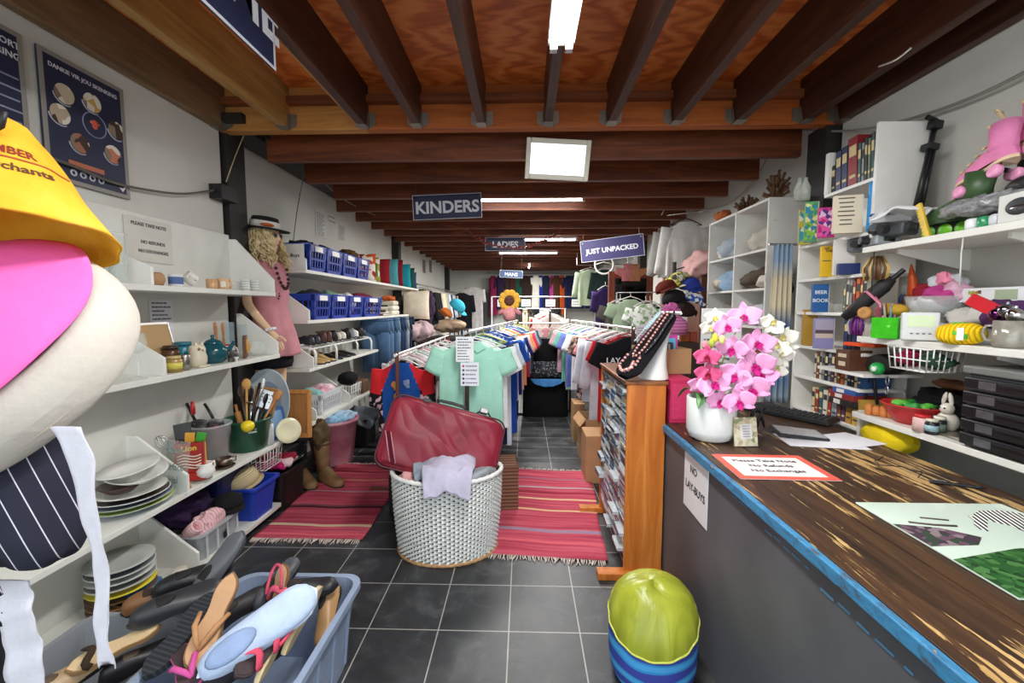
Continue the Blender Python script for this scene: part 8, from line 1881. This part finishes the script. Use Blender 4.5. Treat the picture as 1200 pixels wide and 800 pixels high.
for s_ in (-1,1): MB().box((s_*(mw/2-.045),0,mh/2),(.09,.05,mh)).build('frame_post',FW,t,bevel=.006)
for z in (mh-.05,.08): MB().box((0,0,z),(mw-.18,.05,.1)).build('frame_rail',FW,t,bevel=.006)
MB().box((0,.01,mh/2),(mw-.16,.01,mh-.16)).build('mirror_glass',mat('3a3a3c',.06,1,0),t)
for s_ in (-1,1): MB().box((s_*(mw/2-.045),0,.02),(.09,.4,.04)).build('foot',FW,t,bevel=.006)
for i,(px,py,Y,c_,nm,W,L,cat) in enumerate(((739,343,5.6,'8a9a80','sage green',.44,.6,'shirt'),(727,346,5.75,'4a4440','dark patterned',.4,.6,'shirt'),(757,348,5.5,'dfe0dc','white and green',.36,.4,'shirt'),(762,348,5.65,'1c1c1e','black',.36,.55,'shirt'))):
    p=PY(px,py,Y); garment('child_shirt',nm+' shirt hanging in front of the wooden mirror','shirt',p,c_,W,L,.16,seed=340+i,m=printed(['dfe0dc','7a9a70','dfe0dc','a8b89a'],30) if 'and green' in nm else None,hang='d8d6d0',hl='metal hanger of the %s shirt by the wooden mirror'%nm)
t=thing('clothes_rail','short rail of shirts in front of the wooden mirror','rail',(PY(722,345,5.65).x,5.62,PY(739,343,5.6).z+.005),(0,0,-.25)); MB().cyl((0,0,0),(.55,0,0),.008,n=8).build('rail',chrome(),t)
for x in (.0,.55): MB().cyl((x,0,0),(x,0,-1.7),.01,n=8).build('post',chrome(),t)
for i,(px,c_,nm) in enumerate(((736,'e08a8a','pink'),(744,'d9936a','orange'))):
    garment('baby_vest',nm+' baby vest hung on top of the wooden mirror','shirt',PY(px,302,6.12),c_,.16,.24,.08,seed=350+i,hang='d8d6d0',hl='small hanger of the %s baby vest'%nm,th=.025)
solo(MB().tube([(.16*cos(a),0,.16*sin(a)) for a in [2*PI*k/30 for k in range(30)]],.016,8,closed=True).tube([(-.16,0,0),(0,.02,.05),(.16,0,0)],.01,6),'hanger_ring',plas('d8d8d2'),'ring of white hangers hung at the back right','hangers',PY(708,310,7.6))
garment('white_shirt','white long sleeved shirt hanging high on the right wall','shirt',PY(804,251,4.95),'d2d0cc',.42,.6,.5,seed=360,long=True,hang='1c1c1e',hl='black hanger of the high white shirt')
MBc=None
garment('grey_shirt','grey sleeve garment hanging behind the high white shirt','shirt',PY(790,258,5.3),'a8a8a2',.36,.6,.5,seed=361,long=True,hang='1c1c1e',hl='black hanger behind the high white shirt')
t=thing('clothes_rail','rail under the ceiling for the high white shirt','rail',PY(782,252,5.35)); e=PY(824,247,4.7)-PY(782,252,5.35); MB().cyl((0,0,0),e,.008,n=8).build('rail',chrome(),t)
cloth_heap('pink_cloth','pale pink clothing stacked at the far end of the cubby unit',(1.85,4.6,2.0),(.14,.18,.12),'cfa4a0',362,'clothes')
solo(MB().box((0,0,.93),(.32,.34,1.86)),'brown_cupboard',wood('4a2414','5e301c','744026','Z',.5),'dark brown cupboard past the cubby unit','cupboard',(1.97,4.62,0),bevel=.006)
# hats on a stand between mirror and cubby
t=thing('hat_tree','dark stand of caps and hats before the brown cupboard','stand',(1.5,4.35,0)); MB().cyl((0,0,0),(0,0,2.0),.02,n=12).build('pole',mat('2a1c14',.5),t); MB().lathe([(0,0),(.2,0),(.2,.015),(.03,.05),(0,.05)],n=24).build('base',mat('2a1c14',.5),t)
for k,(z,a) in enumerate(((1.95,0),(1.82,2),(1.7,4),(1.6,1),(1.5,3))): MB().tube([(0,0,z-.03),(.1*cos(a),.1*sin(a),z)],.007,6).build('peg',mat('2a1c14',.5),t)
for i,(px,py,r,c_,m_,lb) in enumerate(((795,333,.13,'d8c040',printed(['d8c83a','3a3a3c','c9c4b4','8a8a4a'],30),'yellow and black patterned cap on the dark stand'),(782,340,.11,'5a2018',None,'dark red cap at the left of the dark stand'),(808,336,.1,'2a3a8a',None,'blue cap at the right of the dark stand'),(790,352,.11,'1c1a1c',None,'black cap under the patterned one'),(812,352,.09,'d8d8d8',printed(['e0e0e0','17171a','e0e0e0','2f5ab0'],30),'white black and blue cap low on the dark stand'),(800,366,.11,'2a1c1a',None,'dark brown cap at the bottom of the dark stand'))):
    cap('peaked_hat',lb,PY(px,py,4.3-.04*i),r,c_,rot=(.3,.2*(-1)**i,-2+.5*i),m=m_)
# pom pom hat and clutter behind the cardboard box
p=PY(786,383,3.6); t=thing('pompom_hat','pink and purple knitted hat with a big pompom','hat',p); MB().lathe([(.13,-.06),(.135,0),(.12,.05),(.07,.09),(0,.1)],n=26).build('hat_body',striped([(0,'b8609a'),(.5,'d88ab0')],2,40),t,solid=.006)
b=MB(); r_=random.Random(5)
for k in range(160):
    v=Vector((r_.gauss(0,1),r_.gauss(0,1),r_.gauss(0,1))).normalized(); b.tube([Vector((0,0,.13)),Vector((0,0,.13))+v*.075],[.006,.008],4)
b.build('pompom',mat('c86aa4',.95,0,.3,40),t)
solo(MB().box((0,0,.63),(.34,.34,1.26)),'brown_cabinet',mat('33241b',.6,0,.15,6),'dark brown cabinet carrying the pompom hat','cabinet',(p.x+.05,3.72,0),bevel=.006)
for i,(dx,c_,lb) in enumerate(((.14,'c8642c','small orange box'),(.2,'8a3a2a','small brick red box'))): solo(MB().box((0,0,.04),(.07,.06,.08)).box((0,0,.082),(.072,.062,.006)),'small_box',paint(c_),lb+' right of the pompom hat','box',(p.x+dx,3.66,1.262),bevel=.002)
